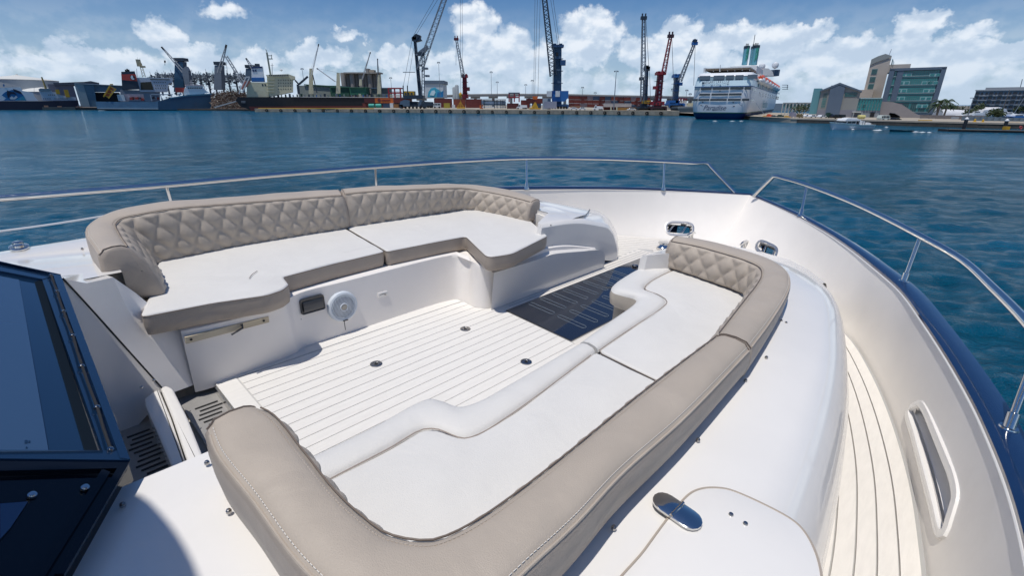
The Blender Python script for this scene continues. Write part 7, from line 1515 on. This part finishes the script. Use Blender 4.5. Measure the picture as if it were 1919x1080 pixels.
# front: 5 storeys of panes
nf = 5; zf = [WD(1720, y, D)[2] for y in (131.5, 146.5, 163, 178.5, 193, 214)]
ncol = 22; W0 = XL + 1.0; W1_ = XR - 1.2; colx = np.linspace(W0, W1_, ncol + 1)
pier_x = XX(1676, 180, D)
for r in range(nf):
    zh, zl = zf[r], zf[r + 1]
    for k in range(ncol):
        x0, x1 = colx[k], colx[k + 1]
        if abs((x0 + x1) / 2 - pier_x) < .9: continue
        if r == 4 and x1 < XX(1690, 205, D): continue
        T.part('pane', box((x0 + .05, D + .12, zl + .75), (x1 - .05, D + .34, zh - .1)), TG if not (r == 4 and k % 4) else TGD, smooth=False)
    T.part('spandrel', box((W0, D + .16, zl + .1), (W1_, D + .33, zl + .68)), TG, smooth=False); T.part('floor_line', box((W0, D - .02, zl + .66), (W1_, D + .2, zl + .78)), hexm('floor_line', 'a9b7bb', .5), smooth=False)
OPW = hexm('blind_pale', '8fb3b5', .4)
for x, y in ((1698, 140), (1753, 140), (1694, 155.5), (1738, 155.5), (1748, 155.5), (1689, 170), (1741, 170), (1685, 184.5), (1735, 184.5), (1728, 199)):
    xx = XX(x, y, D); z = WD(x, y, D)[2]; wn = T.part('open_window', box((xx - 1.5, D + .02, z - .55), (xx + 1.5, D + .2, z + .55)), OPW, smooth=False)
    for d in (-.75, .75): T.part('pane', box((xx + d - .55, D - .03, z - .38), (xx + d + .55, D + .05, z + .38)), TG, parent=wn, smooth=False)
T.part('frame', J(box((XL, D - .35, zb), (XL + 1.4, D + .5, zt)), box((XR - .9, D - .35, WD(1740, 214, D)[2]), (XR + .3, D + .5, zt)), box((XL, D - .35, zt - .5), (XR + .3, D + Dp, zt + .25)), box((pier_x - .8, D - .2, WD(1670, 190, D)[2]), (pier_x + .8, D + .4, zt - .4)), box((XL + 1, D - .3, zf[5] - .1), (XR, D + .4, zf[5] + .35))), FRB, smooth=False)
# left side face with darker glass bays
for r in range(6):
    for k in range(5): T.part('side_pane', box((XL - .12, D + 2.0 + k * 3.6, zb + 5 + r * 2.7 - 2), (XL + .1, D + 5.1 + k * 3.6, zb + 6.8 + r * 2.7 - 2)), TGD if r > 2 else hexm('olive_glass', '6f7f72', .25), smooth=False)
T.part('side_frame', J(box((XL - .05, D + .5, zb), (XL + .3, D + Dp, zt - .6))), FRB, smooth=False)
# stone tower behind
E_ = FACE(1640, 196.)
T2 = TH('stone_tower', 'pale stone tower with curved top and square windows behind the glass block', 'tower', 1640, 200, E_)
tx0, tx1 = XX(1609, 205, E_) , XX(1641, 205, E_)
tx0, tx1 = XX(1610.5, 205, E_) , XX(1646, 205, E_)
za, zb2 = WD(1625, 112, E_)[2], WD(1660, 106, E_)[2]
arc = [(tx0, za), (tx0 + (tx1 - tx0) * .3, za + 1.0), (tx0 + (tx1 - tx0) * .65, za + 1.7), (tx1, zb2 + .1)]
V = [(x, y, z) for y in (E_, E_ + 12) for x, z in [(tx0, 0), (tx1, 0)] + arc[::-1]]; n = 6
T2.part('shaft', (V, [tuple(range(n)), tuple(range(n, 2 * n))] + [(k, (k + 1) % n, n + (k + 1) % n, n + k) for k in range(n)]), STN, smooth=False)
T2.part('curved_fascia', loft([[(x, E_ - .3, z + .1) for x, z in arc], [(x, E_ - .3, z - (1.9 if k < 3 else .3)) for k, (x, z) in enumerate(arc)]]), hexm('fascia_grey', '8e9493', .7), smooth=False)
for y in (134, 148.5, 161.5): z = WD(1620, y, E_)[2]; x = tx0 + .9; w_ = T2.part('window', box((x, E_ - .1, z - 1.1), (x + 1.9, E_ + .1, z + .9)), hexm('win_frame', '8f9ea0', .5), smooth=False); T2.part('pane', box((x + .15, E_ - .16, z - .9), (x + 1.75, E_ - .08, z + .7)), TGD, parent=w_, smooth=False)
T2.part('roof_block', box((tx1, E_ + 1, WD(1680, 135, E_)[2]), (XX(1704, 205, E_) - 3, E_ + 12, WD(1680, 120, E_)[2])), STN, smooth=False); T2.part('aerial', tube([(tx1 - 1, E_ + 2, zb2), (tx1 - .6, E_ + 2, zb2 + 2.6)], .08, 5), STRUT)
T2.part('low_block', RB(1600, 168, 1632, 192, E_ - 6, 10), STN, smooth=False)
# gabled glass hall
D = FACE(1568, 166.); E3 = TH('gabled_hall', 'gable-fronted glass hall with slate frame left of the terminal tower', 'building', 1560, 218, D)
bx0, bx1 = XX(1529, 218, D), XX(1602, 218, D); xm_ = XX(1560, 218, D); ze = WD(1535, 170, D)[2]; zp = WD(1573, 156.5, D)[2]; zr = WD(1606, 181, D)[2] + 1.6; zg = .9
gab = [(bx0, zg), (bx1, zg), (bx1, zr), (xm_, zp), (bx0, ze)]
E3.part('wall', loft([[(x, D, z) for x, z in gab], [(x, D + 18, z) for x, z in gab]], cu=True, capa=True, capb=True), hexm('hall_wall', '8a8b88', .6), smooth=False)
E3.part('roof', loft([[(bx0 - .3, y, ze + .1), (xm_, y, zp + .3), (bx1 + .3, y, zr + .1), (bx1 + .3, y, zr - .35), (xm_, y, zp - .3), (bx0 - .3, y, ze - .35)] for y in (D - .6, D + 18.5)], cu=True, capa=True, capb=True), FRB, smooth=False)
E3.part('pier', box((xm_ - 2.2, D - .5, zg), (xm_ + 1.7, D + .3, zp - .5)), FRB, smooth=False)
for k in range(7):
    z0 = WD(1540, 201 - k * 4.5, D)[2]
    for j in range(5):
        x0 = bx0 + .9 + j * (xm_ - 2.6 - bx0 - .9) / 5; x1 = x0 + (xm_ - 2.6 - bx0 - .9) / 5 - .1; lim = ze + (zp - ze) * ((x0 - bx0) / (xm_ - bx0)) - .9
        if z0 + .62 < lim: E3.part('pane', box((x0, D - .12, z0), (x1, D + .1, z0 + .62)), TGD if k > 3 else TG, smooth=False)
for k in range(2, 6):
    z0 = WD(1590, 181 - (k - 2) * 4.2, D)[2]; x0 = xm_ + 2.0; x1 = min(x0 + 3.4, bx1 - .8)
    if z0 + .5 < zr + (zp - zr) * (1 - (x1 - xm_) / (bx1 - xm_)) - .6: E3.part('pane', box((x0, D - .12, z0), (x1, D + .1, z0 + .55)), TGD, smooth=False)
E3.part('plinth', box((bx0, D - .25, zg), (bx1, D + .1, WD(1540, 206, D)[2])), hexm('plinth', '808089', .7), smooth=False)
single('teal_slab', 'plain flat teal wall slab at the left end of the terminal', 'building', RB(1515.5, 165.5, 1530, 214, D + 1.5, 14), TEALW, smooth=False)
D = FACE(1610, 163.); T = TH('link_block', 'low teal glass link block between gabled hall and glass tower', 'building', 1610, 218, D)
x0, x1 = XX(1573, 218, D), XX(1646, 218, D); z1 = WD(1610, 185, D)[2]; z0 = WD(1610, 207, D)[2]
T.part('body', box((x0, D + .3, .9), (x1, D + 10, z1)), hexm('link_wall', '8a8f95', .7), smooth=False)
for k in range(14):
    for r in range(4): T.part('pane', box((x0 + .1 + k * (x1 - x0) / 14, D + .05, z0 + r * (z1 - z0) / 4 + .05), (x0 + (k + 1) * (x1 - x0) / 14 - .03, D + .3, z0 + (r + 1) * (z1 - z0) / 4 - .04)), TG, smooth=False)
T.part('coping', box((x0, D - .1, z1), (x1, D + 10, z1 + .3)), hexm('coping', '9ab0b3', .5), smooth=False); T.part('dark_window', RB(1616.5, 196, 1621.5, 199.6, D - .05, .3), TGD, smooth=False)
for a, b in ((1588, 1599), (1629, 1637)): T.part('doorway', RB(a, 210, b, 221, D - .1, .5), DARK, smooth=False)
T.part('porch', J(RB(1597, 209, 1614, 210.6, D - 3, 3.2), RB(1597, 210, 1598.2, 221, D - 3, .3), RB(1612.6, 210, 1613.8, 221, D - 3, .3)), hexm('porch_white', 'b8bcb8', .6), smooth=False)
# outside stair in front of the tower
D = FACE(1690, 158.); T = TH('outside_stair', 'massive grey stone stair sloping down in front of the glass tower', 'stair', 1690, 224, D)
T.part('stair_wall', SIL([(1652, 190), (1673, 191), (1688, 195), (1718, 215), (1730, 217), (1730, 225), (1700, 226), (1677, 212), (1667, 211), (1664, 222), (1648, 221)], D, 5), STN2, smooth=False)
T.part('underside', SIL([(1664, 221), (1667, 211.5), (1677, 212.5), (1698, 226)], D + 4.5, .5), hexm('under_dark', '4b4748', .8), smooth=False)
for k in range(12): a = 1688 + k * 2.6; T.part('step', SIL([(a, 195 + k * 1.75), (a + 2.6, 195 + k * 1.75), (a + 2.6, 197 + k * 1.75), (a, 197 + k * 1.75)], D + .4, 4), STN2, smooth=False)
UNFACE()
T = TH('site_wall', 'long grey boundary wall with pale doors behind the right quay', 'wall', 1780, 226, 150.)
xs = np.linspace(1724, 1840, 9)
for k in range(8): T.part('wall_panel', RB(xs[k], 215.4 + k * .2, xs[k + 1] - .3, 228 + k * .9, 150. - k * 2.2, .5), hexm('wall_panel', '837d7b', .8, var=.1, vscale=.4), smooth=False)
for a, b in ((1758, 1763), (1765.5, 1770.5)): T.part('door', RB(a, 219, b, 230, 146, .4), hexm('door_pale', 'b3b0ab', .6), smooth=False)
T.part('shutter', RB(1782, 219, 1800, 230.5, 141, .4), hexm('shutter', '9ea6ad', .6), smooth=False)
T = TH('corrugated_fence', 'blue-grey corrugated metal fence at the right end of the quay', 'fence', 1860, 232, 128.)
for k in range(16): x = 1800 + k * 12; Dk = RD(min(x, 2100)) + 10; T.part('fence_panel', RB(x, 217.8 + k * .35, x + 11.6, 231.5 + k * .7, Dk, .15), hexm('fence_blue', '6c7c88', .6, var=.1, vscale=1), smooth=False); T.part('post', RB(x + 11.4, 217 + k * .35, x + 12, 231.5 + k * .7, Dk - .1, .2), STRUT, smooth=False)

# ---- apartment block far right
D = FACE(1870, 235.); T = TH('apartment_block', 'grey multi-storey apartment block with many dark windows, far right', 'building', 1880, 212, D)
x0 = XX(1816, 212, D); x1 = XX(2040, 212, D); zt = WD(1840, 168, D)[2]; zb = 0.9
T.part('wall', box((x0, D, zb), (x1, D + 30, zt)), hexm('apartment_grey', '8b8f96', .8, var=.05, vscale=.2), smooth=False); T.part('parapet', box((x0 + 3, D - .3, zt), (x1, D + 30, zt + .9)), hexm('apartment_pale', 'a0a3a6', .8), smooth=False); T.part('parapet', box((x0 - .3, D - .5, zt - .5), (x1, D, zt)), hexm('apartment_pale', 'a0a3a6', .8), smooth=False)
ns = 5; nb = 24; dx = (x1 - x0) / nb; dz = (zt - .8 - zb) / ns
for r in range(ns):
    for k in range(nb):
        a = x0 + k * dx; z = zb + r * dz; big = k % 5 in (0, 3)
        w_ = T.part('balcony' if big else 'window', box((a + dx * (.08 if big else .28), D - .12, z + dz * (.12 if big else .3)), (a + dx * (.92 if big else .74), D + .1, z + dz * (.86 if big else .8))), mat('apartment_glass', (.018, .022, .035), .15, spec=.7), smooth=False)
        if big: T.part('balcony_rail', box((a + dx * .05, D - .7, z + dz * .1), (a + dx * .95, D - .6, z + dz * .35)), hexm('rail_grey', '5d626a', .6), parent=w_, smooth=False)
    T.part('slab', box((x0 - .1, D - .5, zb + r * dz), (x1, D, zb + r * dz + .25)), hexm('apartment_pale', 'a0a3a6', .8), smooth=False)
T.part('roof_mast', tube([PT(1911, 168, D), PT(1916, 148, D)], .15, 6), STRUT)
# tents and covered boats
UNFACE()
WT = hexm('tent_white', 'd5d7da', .6)
T = TH('marquee', 'white barrel-roofed marquee behind the boundary wall, right of the palms', 'tent', 1785, 216, 165.)
a = PT(1757, 214, 165.); b = PT(1806, 216, 165.); r = 2.1
T.part('cover', loft([[p + (0, -r * math.cos(t), r * math.sin(t) * 1.05 - .6) for t in np.linspace(0, math.pi, 12)] for p in (a, b)], capa=True, capb=True), WT)
T = TH('marquee', 'white peaked tent beside the right edge of the glass tower', 'tent', 1757, 215, 168.); T.part('cover', SIL([(1746, 216), (1749, 202), (1757, 199.5), (1771, 207), (1771, 216)], 168., 8), WT, smooth=False)
T = TH('marquee', 'white ridged tent before the apartment block, right of the round tree', 'tent', 1865, 214, 170.); T.part('cover', SIL([(1836, 216), (1845, 206), (1862, 205), (1876, 200.8), (1886, 204), (1890, 214), (1890, 218)], 170., 8), WT, smooth=False)
for k, (x, y, w, lab) in enumerate(((1833, 211, 22, 'white motor cruiser moored behind the fence, left of the tents'), (1893, 213.5, 26, 'white motor cruiser behind the fence below the apartment block'), (1816, 217.5, 36, 'low white yacht under awning behind the corrugated fence'), (1912, 217, 30, 'white boat with blue cover at the far right edge'))):
    D = 158. - k; T = TH('moored_boat', lab, 'boat', x, y + 5, D); T.part('hull', SIL([(x - w / 2, y + 1), (x + w / 2, y), (x + w * .42, y + 5), (x - w * .42, y + 5)], D, 4), WHT2 if k != 3 else STB, smooth=False); T.part('cabin', SIL([(x - w * .3, y - 2), (x + w * .2, y - 3), (x + w * .35, y + 1), (x - w * .38, y + 1.5)], D + .6, 2.8), WHT2, smooth=False); T.part('window', SIL([(x - w * .24, y - 1.4), (x + w * .16, y - 1.8), (x + w * .2, y - .4), (x - w * .27, y)], D + .5, .3), GLS, smooth=False)
# ---- palms and trees
LEAF = mat('palm_leaf', (.045, .085, .03), .55, var=.3, vscale=2); LEAF2 = mat('tree_leaf', (.05, .075, .03), .6, var=.35, vscale=1.2); BARK = mat('palm_bark', (.16, .13, .10), .8, var=.2, vscale=3)
def palm(label, x, yb, xt, yt, D, R_=2.6):
    T = TH('palm_tree', label, 'palm tree', x, yb, D, 'palms beside the glass tower'); a, b = PT(x, yb, D), PT(xt, yt, D); m = (a + b) / 2 + (.2, 0, 0)
    T.part('trunk', tube(cr([a, m, b], 9), np.linspace(.30, .15, 9), 7), BARK)
    for k in range(15):
        az = k * 2.4; el = .9 - 1.5 * (k / 15); L = R_ * (.85 + .3 * RNG.rand()); d = np.array([math.cos(az) * math.cos(el), math.sin(az) * math.cos(el), math.sin(el)])
        pts = [b + d * L * t + np.array([0, 0, -1.25 * L * t * t * .55]) for t in np.linspace(0, 1, 8)]; side = np.cross(d, [0, 0, 1.]); side /= np.linalg.norm(side); g = [tube(pts, .03, 4)]
        V, F = [], []
        for q in range(1, 8):
            for j in (0, .5):
                p = pts[q - 1] * (1 - j) + pts[q] * j; ll = .75 * math.sin(math.pi * (q / 8.)) ** .5
                for s in (-1, 1): o = len(V); V += [p, p + d * .16, p + side * s * ll + d * .25 + np.array([0, 0, -.35])]; F.append((o, o + 1, o + 2))
        T.part('frond', J(g[0], (V, F)), LEAF, smooth=False, fix=False)
    return T
palm('tall palm tree against the right edge of the glass tower', 1752, 224, 1763, 190, 150., 2.7); palm('palm tree with wide crown standing right of the taller palm', 1767, 222, 1776, 190, 156., 2.8); palm('short palm tree close to the glass tower edge with drooping crown', 1754, 222, 1757, 196, 158., 2.0)
def tree(label, x, yb, yt, w, D, n=420, name='broadleaf_tree'):
    T = TH(name, label, 'tree', x, yb, D); a = PT(x, yb, D); s = pxm(D); H_ = (yb - yt) * s * 1.1; W2 = w * s / 2
    T.part('trunk', J(tube([a, a + (0, 0, H_ * .6)], [.18, .1], 6), *[tube([a + (0, 0, H_ * .35), a + (dx * W2 * .5, dy, H_ * .65)], [.09, .04], 5) for dx, dy in ((-1, .3), (1, -.3), (.3, .8))]), BARK)
    V, F = [], []; cl_ = [np.array([RNG.uniform(-.75, .75) * W2, RNG.uniform(-.6, .6) * W2, H_ * RNG.uniform(.4, .85)]) for _ in range(12)]
    for k in range(n):
        c = cl_[k % 12] + RNG.normal(size=3) * W2 * .22; p = a + c; u = RNG.normal(size=3); u /= np.linalg.norm(u); v = np.cross(u, RNG.normal(size=3)); v /= np.linalg.norm(v); r = .13 + .12 * RNG.rand(); o = len(V); V += [p - u * r, p + v * r, p + u * r, p - v * r]; F.append((o, o + 1, o + 2, o + 3))
    T.part('crown', (V, F), LEAF2, smooth=False, fix=False)
tree('round green tree in front of the fence before the right tent', 1862, 224, 207, 24, 140., 700); tree('dark green tree left of the apartment block balconies', 1831, 214, 197, 22, 175., 600); tree('low olive tree left of the lamp post by the fence', 1819, 218, 206, 20, 160., 500)
tree('dark tree behind the marquee, right of the palms', 1770, 210, 198, 22, 190., 500); tree('spreading low tree over the barrel-roofed marquee', 1785, 210, 200, 26, 192., 500); tree('bushy green tree at the far right edge below the apartments', 1908, 214, 200, 22, 170., 500); tree('leafy tree between the cruise ship and the teal slab', 1498, 211, 200, 34, 185., 500)
for x, yb, yt, D, lab in ((1812, 222, 194, 150., 'street lamp standing among the trees behind the fence'), (1874, 222, 178, 165., 'tall wooden pole before the apartment block'), (1894, 222, 176, 168., 'leaning pale yacht mast before the apartment block')):
    T = TH('street_lamp' if 'lamp' in lab else 'pole', lab, 'lamp' if 'lamp' in lab else 'pole', x, yb, D); a = PT(x, yb, D); b = a.copy(); b[2] = HX(yt, D) + 1.5; 
    if 'mast' in lab: b[0] += 3
    T.part('pole', tube([a, b], [.14, .08], 6), STRUT if 'wooden' not in lab else BARK)
    if 'lamp' in lab: T.part('lamp_head', box(b + (-.9, -.1, -.05), b + (.6, .1, .12)), STRUT, smooth=False)

# ---- low buildings and gear between ship and terminal
D = FACE(1492, 200.); T = TH('walkway_building', 'low grey passenger walkway building on posts right of the cruise ship', 'building', 1492, 212, D)
x0, x1 = XX(1464, 212, D), XX(1516, 212, D); z1 = WD(1490, 194, D)[2]
T.part('roof', box((x0, D, z1), (x1, D + 6, z1 + .4)), hexm('walk_grey', '8c9397', .7), smooth=False)
for k in range(8): T.part('bay', box((x0 + k * (x1 - x0) / 8 + .3, D + .3, z1 - 1.7), (x0 + (k + 1) * (x1 - x0) / 8 - .3, D + 5, z1 - .1)), TGD if k % 3 else TEALW, smooth=False); T.part('post', box((x0 + k * (x1 - x0) / 8 - .12, D - .1, .9), (x0 + k * (x1 - x0) / 8 + .15, D + .3, z1)), hexm('walk_pale', 'b0b2ac', .7), smooth=False)
UNFACE()
gear = [(1432, 217.5, 7, 4, YEL, 'yellow steel barrier frame at the cruise ship end of the right quay'), (1440, 215, 7, 5.5, ORL, 'red-orange fork lift beside the cruise ship'), (1449, 217, 7, 5, DKSL, 'dark blue cart right of the orange fork lift'), (1460, 216, 9, 5, hexm('green_dark', '3a4c48', .7), 'dark green skip on the quay right of the blue cart'), (1473, 218, 9, 4, YEL, 'yellow pallet pile on the quay near the skip'), (1483, 212, 9, 8, hexm('lilac', '8e8d9c', .7), 'grey covered stand on the quay behind the yellow pallets'), (1497, 215, 8, 6, hexm('olive_box', '6d6248', .7), 'olive cable drum box on the quay'), (1551.5, 213, 8, 8, hexm('bin_green', '1f4038', .7), 'dark green waste bin left of the black van'), (1713, 225.3, 0, 0, YEL, '')]
for x, y, w, h, m, lab in gear[:-1]:
    Dk = RD(x) + 5; g_ = J(RB(x, y, x + w, y + h * .8, Dk, 1.5), RB(x + w * .15, y - h * .25, x + w * .6, y + .2, Dk + .2, 1.2), RB(x + w * .1, y + h * .8, x + w * .25, y + h, Dk, .3), RB(x + w * .75, y + h * .8, x + w * .9, y + h, Dk, .3)); single('quay_gear', lab, 'gear', g_, m, smooth=False)
vehicle('parked_car', 'white car parked left of the dark green bin, first of three', 1508, 1521, 214.5, 219.5, RD(1515) + 6, WHT2, 'car'); vehicle('parked_car', 'white car parked in the middle of three before the gabled hall', 1518, 1531, 215, 220.2, RD(1525) + 5, WHT2, 'car'); vehicle('parked_car', 'white car parked nearest the dark green bin before the gabled hall', 1536, 1551, 215.2, 220.8, RD(1545) + 5, WHT2, 'car')
vehicle('parked_van', 'black van parked in front of the gabled hall entrance', 1561, 1585, 214.5, 222, RD(1572) + 5, mat('black_car', (.01, .01, .012), .2), 'van'); vehicle('parked_van', 'white and green van parked left of the grey outside stair', 1652, 1668, 216, 226.5, RD(1660) + 4, hexm('van_white', 'c5cfc9', .4), 'van'); vehicle('parked_car', 'dark car parked in the shade beneath the outside stair', 1674, 1690, 220.5, 226.8, RD(1682) + 5, mat('black_car', (.01, .01, .012), .2), 'car')
single('yellow_boat_cover', 'pale yellow covered tender on the quay above the white motor boat', 'tender', tube([PT(1608, 219, RD(1612) + 3), PT(1609, 219, RD(1612) + 3), PT(1620, 219, RD(1612) + 3), PT(1621, 219.5, RD(1612) + 3)], [.3, .55, .5, .2], 10), hexm('pale_yellow', 'c9c07e', .6))
T = TH('barrier', 'yellow striped steel barrier on the quay right of the outside stair', 'barrier', 1733, 227, RD(1733) + 3); Dk = RD(1733) + 3
for x in (1724, 1731, 1738, 1745): T.part('leg', RB(x, 225, x + 1, 229.5, Dk, .2), YEL, smooth=False)
T.part('rail', RB(1722, 224.5, 1747, 226, Dk - .05, .3), YEL, smooth=False)
for x, y, lab in ((1840, 229, 'yellow bollard base between the two black pilings'), (1825, 228, 'small yellow hydrant left of the middle fence')): single('bollard', lab, 'bollard', revolve([(.45, 0), (.4, .5), (.2, .6), (.2, 1.0), (.05, 1.1)], 10, tuple(PT(x, y + 4, RD(x) + 2))), YEL)
T = TH('barrier', 'yellow pipe gate on the quay right of the second piling', 'barrier', 1895, 233, RD(1900) + 3); Dk = RD(1900) + 3; T.part('frame', J(RB(1889, 229, 1909, 230, Dk, .15), RB(1889, 229, 1890, 235, Dk, .15), RB(1908, 229, 1909, 235, Dk, .15)), YEL, smooth=False)
# low floating dock with pilings
P0_ = WZ(1777, 246.5, 0); P1_ = WZ(1925, 249.8, 0); P2_ = WZ(2300, 258, 0)
T = TH('floating_dock', 'low dark floating dock in front of the right quay', 'dock', 1850, 248, P0_[1]); 
T.part('float', J(loft([[(p[0], p[1], -.2), (p[0], p[1], .42), (p[0], p[1] + 2.6, .42), (p[0], p[1] + 2.6, -.2)] for p in (P0_, P1_, P2_)], cu=True, capa=True, capb=True)), hexm('dock_dark', '3d3836', .8, var=.3, vscale=1), smooth=False); T.part('deck_edge', beam(P0_ + (0, -.05, .45), P1_ + (0, -.05, .45), .12), hexm('dock_edge', '8b8074', .8), smooth=False)
for x, lab in ((1806, 'black piling with white cap at the left end of the floating dock'), (1882, 'black piling with white cap at the middle of the floating dock')):
    Dk = WZ(x, 246.5, 0)[1] + 3.0; a = PT(x, 241, Dk); a[2] = -.5; b = a.copy(); b[2] = HX(224, Dk) - (.0 if x < 1850 else .3); T = TH('piling', lab, 'piling', x, 241, Dk, 'pilings of the floating dock')
    T.part('pile', tube([a, b], .32, 14), mat('pile_black', (.02, .022, .026), .5)); T.part('cap', revolve([(.36, 0), (.36, .18), (.05, .48)], 14, tuple(b)), WT)
single('dock_box', 'yellow storage box on the floating dock under the right piling', 'box', RB(1885, 237, 1892, 243, P1_[1] + 3, .8), YEL, smooth=False); single('life_ring', 'red and white life ring stand at the right end of the floating dock', 'life ring', J(tube([PT(1913 + 2.2 * math.cos(t), 239 + 2.2 * math.sin(t), P1_[1] + 2) for t in np.linspace(0, 2 * math.pi, 14)], .09, 6), tube([PT(1913, 241, P1_[1] + 2), PT(1912, 245, P1_[1] + 2)], .06, 6)), hexm('ring_red', 'c25a58', .5))

# ---- white motor boat under way, with foam
D = WZ(1600, 243, 0)[1]
T = TH('motor_boat', 'white flybridge motor boat under way before the terminal quay', 'boat', 1600, 243, D)
def hull_solid(x0, x1, yd0, yd1, yw, D, B):
    """boat hull, bow at the left: stations along x"""
    rows = []
    for t in np.linspace(0, 1, 12):
        x = x0 + (x1 - x0) * t; zt_ = PT(x, yd0 + (yd1 - yd0) * min(1, t * 1.6), D)[2]; hb = B / 2 * min(1, (t * 2.6)) ** .6 + .02; xx = XX(x, yw, D)
        if t < .12: xk = XX(x0 + (x1 - x0) * max(t, .07), yw, D)
        else: xk = xx
        cy = D + B / 2
        rows.append([(xx, cy - hb, zt_), (xk, cy - hb * .85, zt_ * .4), (xk, cy - hb * .6, -.15), (xk, cy + hb * .6, -.15), (xk, cy + hb * .85, zt_ * .4), (xx, cy + hb, zt_)])
    return loft(rows, capa=True, capb=True), rows
g, rows = hull_solid(1561, 1639.5, 228.5, 233.5, 242, D, 3.4)
T.part('hull', g, WHT2, ang=50); T.part('deck', loft([[r[0] for r in rows], [r[5] for r in rows]]), hexm('deck_cream', 'c9c8be', .6)); T.part('rub_rail', tube([r[0] + np.array([0, -.04, -.18]) if False else np.array(r[0]) + (0, -.04, -.2) for r in rows], .05, 5), hexm('rail_teal', '4a7a86', .5))
cb = T.part('cabin', SIL([(1580, 233), (1586, 226.5), (1620, 226.5), (1622, 234)], D + .6, 2.2), WHT2, smooth=False); windows(T, cb, 1588, 1604, 227.5, 231, D + .6, 2, .8); T.part('cabin_door', RB(1604.6, 227, 1608, 234, D + .5, .3), hexm('brown_door', '3b3432', .6), parent=cb, smooth=False)
T.part('windshield', SIL([(1581, 231.5), (1584.5, 227.5), (1587, 227.5), (1585.5, 231.5)], D + .5, 2.4), GLS, parent=cb, smooth=False); T.part('hardtop', SIL([(1585, 225), (1588, 222.5), (1612, 223.5), (1614, 226), (1584, 226.8)], D + .2, 3.0), hexm('hardtop_white', 'dadde0', .5), smooth=False); T.part('flybridge_screen', SIL([(1583, 226), (1590, 221), (1594, 221), (1590, 226)], D + .6, 2), WHT2, smooth=False)
for x in (1609, 1616, 1620): T.part('canopy_post', RB(x, 226, x + .6, 234, D + .4, .1), STRUT, smooth=False)
T.part('flybridge', SIL([(1588, 222.8), (1592, 220.3), (1606, 221.2), (1610, 223.2)], D + .8, 1.8), WHT, smooth=False); T.part('cockpit_side', RB(1622, 231, 1631, 235, D + .3, .2), WHT2, smooth=False); T.part('aft_rail', J(beam(PT(1563, 226, D + .5), PT(1580, 229, D + .5), .05), *[beam(PT(x, 226 + (x - 1563) * .18, D + .5), PT(x, 231, D + .5), .05) for x in (1564, 1569, 1574, 1579)]), STRUT, smooth=False); T.part('aerial', tube([PT(1596, 221, D + 1), PT(1596, 215, D + 1)], .03, 4), STRUT)
T.part('dinghy', SIL([(1623, 230.5), (1630, 229.5), (1634, 232), (1625, 233)], D + 1, 1), WHT, smooth=False)
FOAM = hexm('foam', 'e2e8ea', .7, var=.1, vscale=3)
def foam(label, spots):
    g = []
    for x, y, w, d in spots:
        c = WZ(x, y, 0); s = pxm(c[1]); n = 18; ph = RNG.rand(n)
        g.append(([(c[0] + w * s * math.cos(t) * (.7 + .5 * ph[k]), c[1] + d * math.sin(t) * (.7 + .5 * ph[k]), .05) for k, t in enumerate(np.arange(n) * 2 * math.pi / n)] + [(c[0], c[1], .16)], [(k, (k + 1) % n, n) for k in range(n)]))
    single('wake_foam', label, 'foam', J(*g), FOAM, kind='stuff', smooth=False)
foam('white wake foam along the motor boat and trailing behind it', [(1567, 241.2, 4, .5), (1598, 243, 3, .5), (1608, 240.5, 3.5, .5), (1616, 242.4, 7, .45), (1622, 240, 2.5, .5), (1644, 244.5, 9, .4), (1661, 238.5, 3, .35), (1648, 244, 4, .3)])
foam('thin white foam streaks trailing right of the small dark skiff', [(1716, 247.6, 7, .35), (1728, 248.2, 7, .3), (1676, 246.2, 3, .3), (1741, 248.8, 5, .2), (1340, 227, 5, .5), (1372, 227.2, 6, .5), (1389, 227, 4, .4)])
D = WZ(1700, 247, 0)[1]; g, rows = hull_solid(1671, 1713, 242.5, 244.3, 246.6, D, 1.6); T = TH('skiff', 'small low dark skiff riding low right of the motor boat', 'boat', 1690, 246, D); T.part('hull', g, hexm('skiff_dark', '2f5560', .6)); T.part('thwart', RB(1684, 243, 1690, 245, D + .4, .6), DKSL, smooth=False)
# hotel row far behind the cruise ship bow
single('distant_block', 'pale distant building row seen between cruise ship and teal slab', 'building', RB(1466, 193.5, 1520, 212, 420., 20), hexm('distant_pale', '8f9aa0', .8), smooth=False)
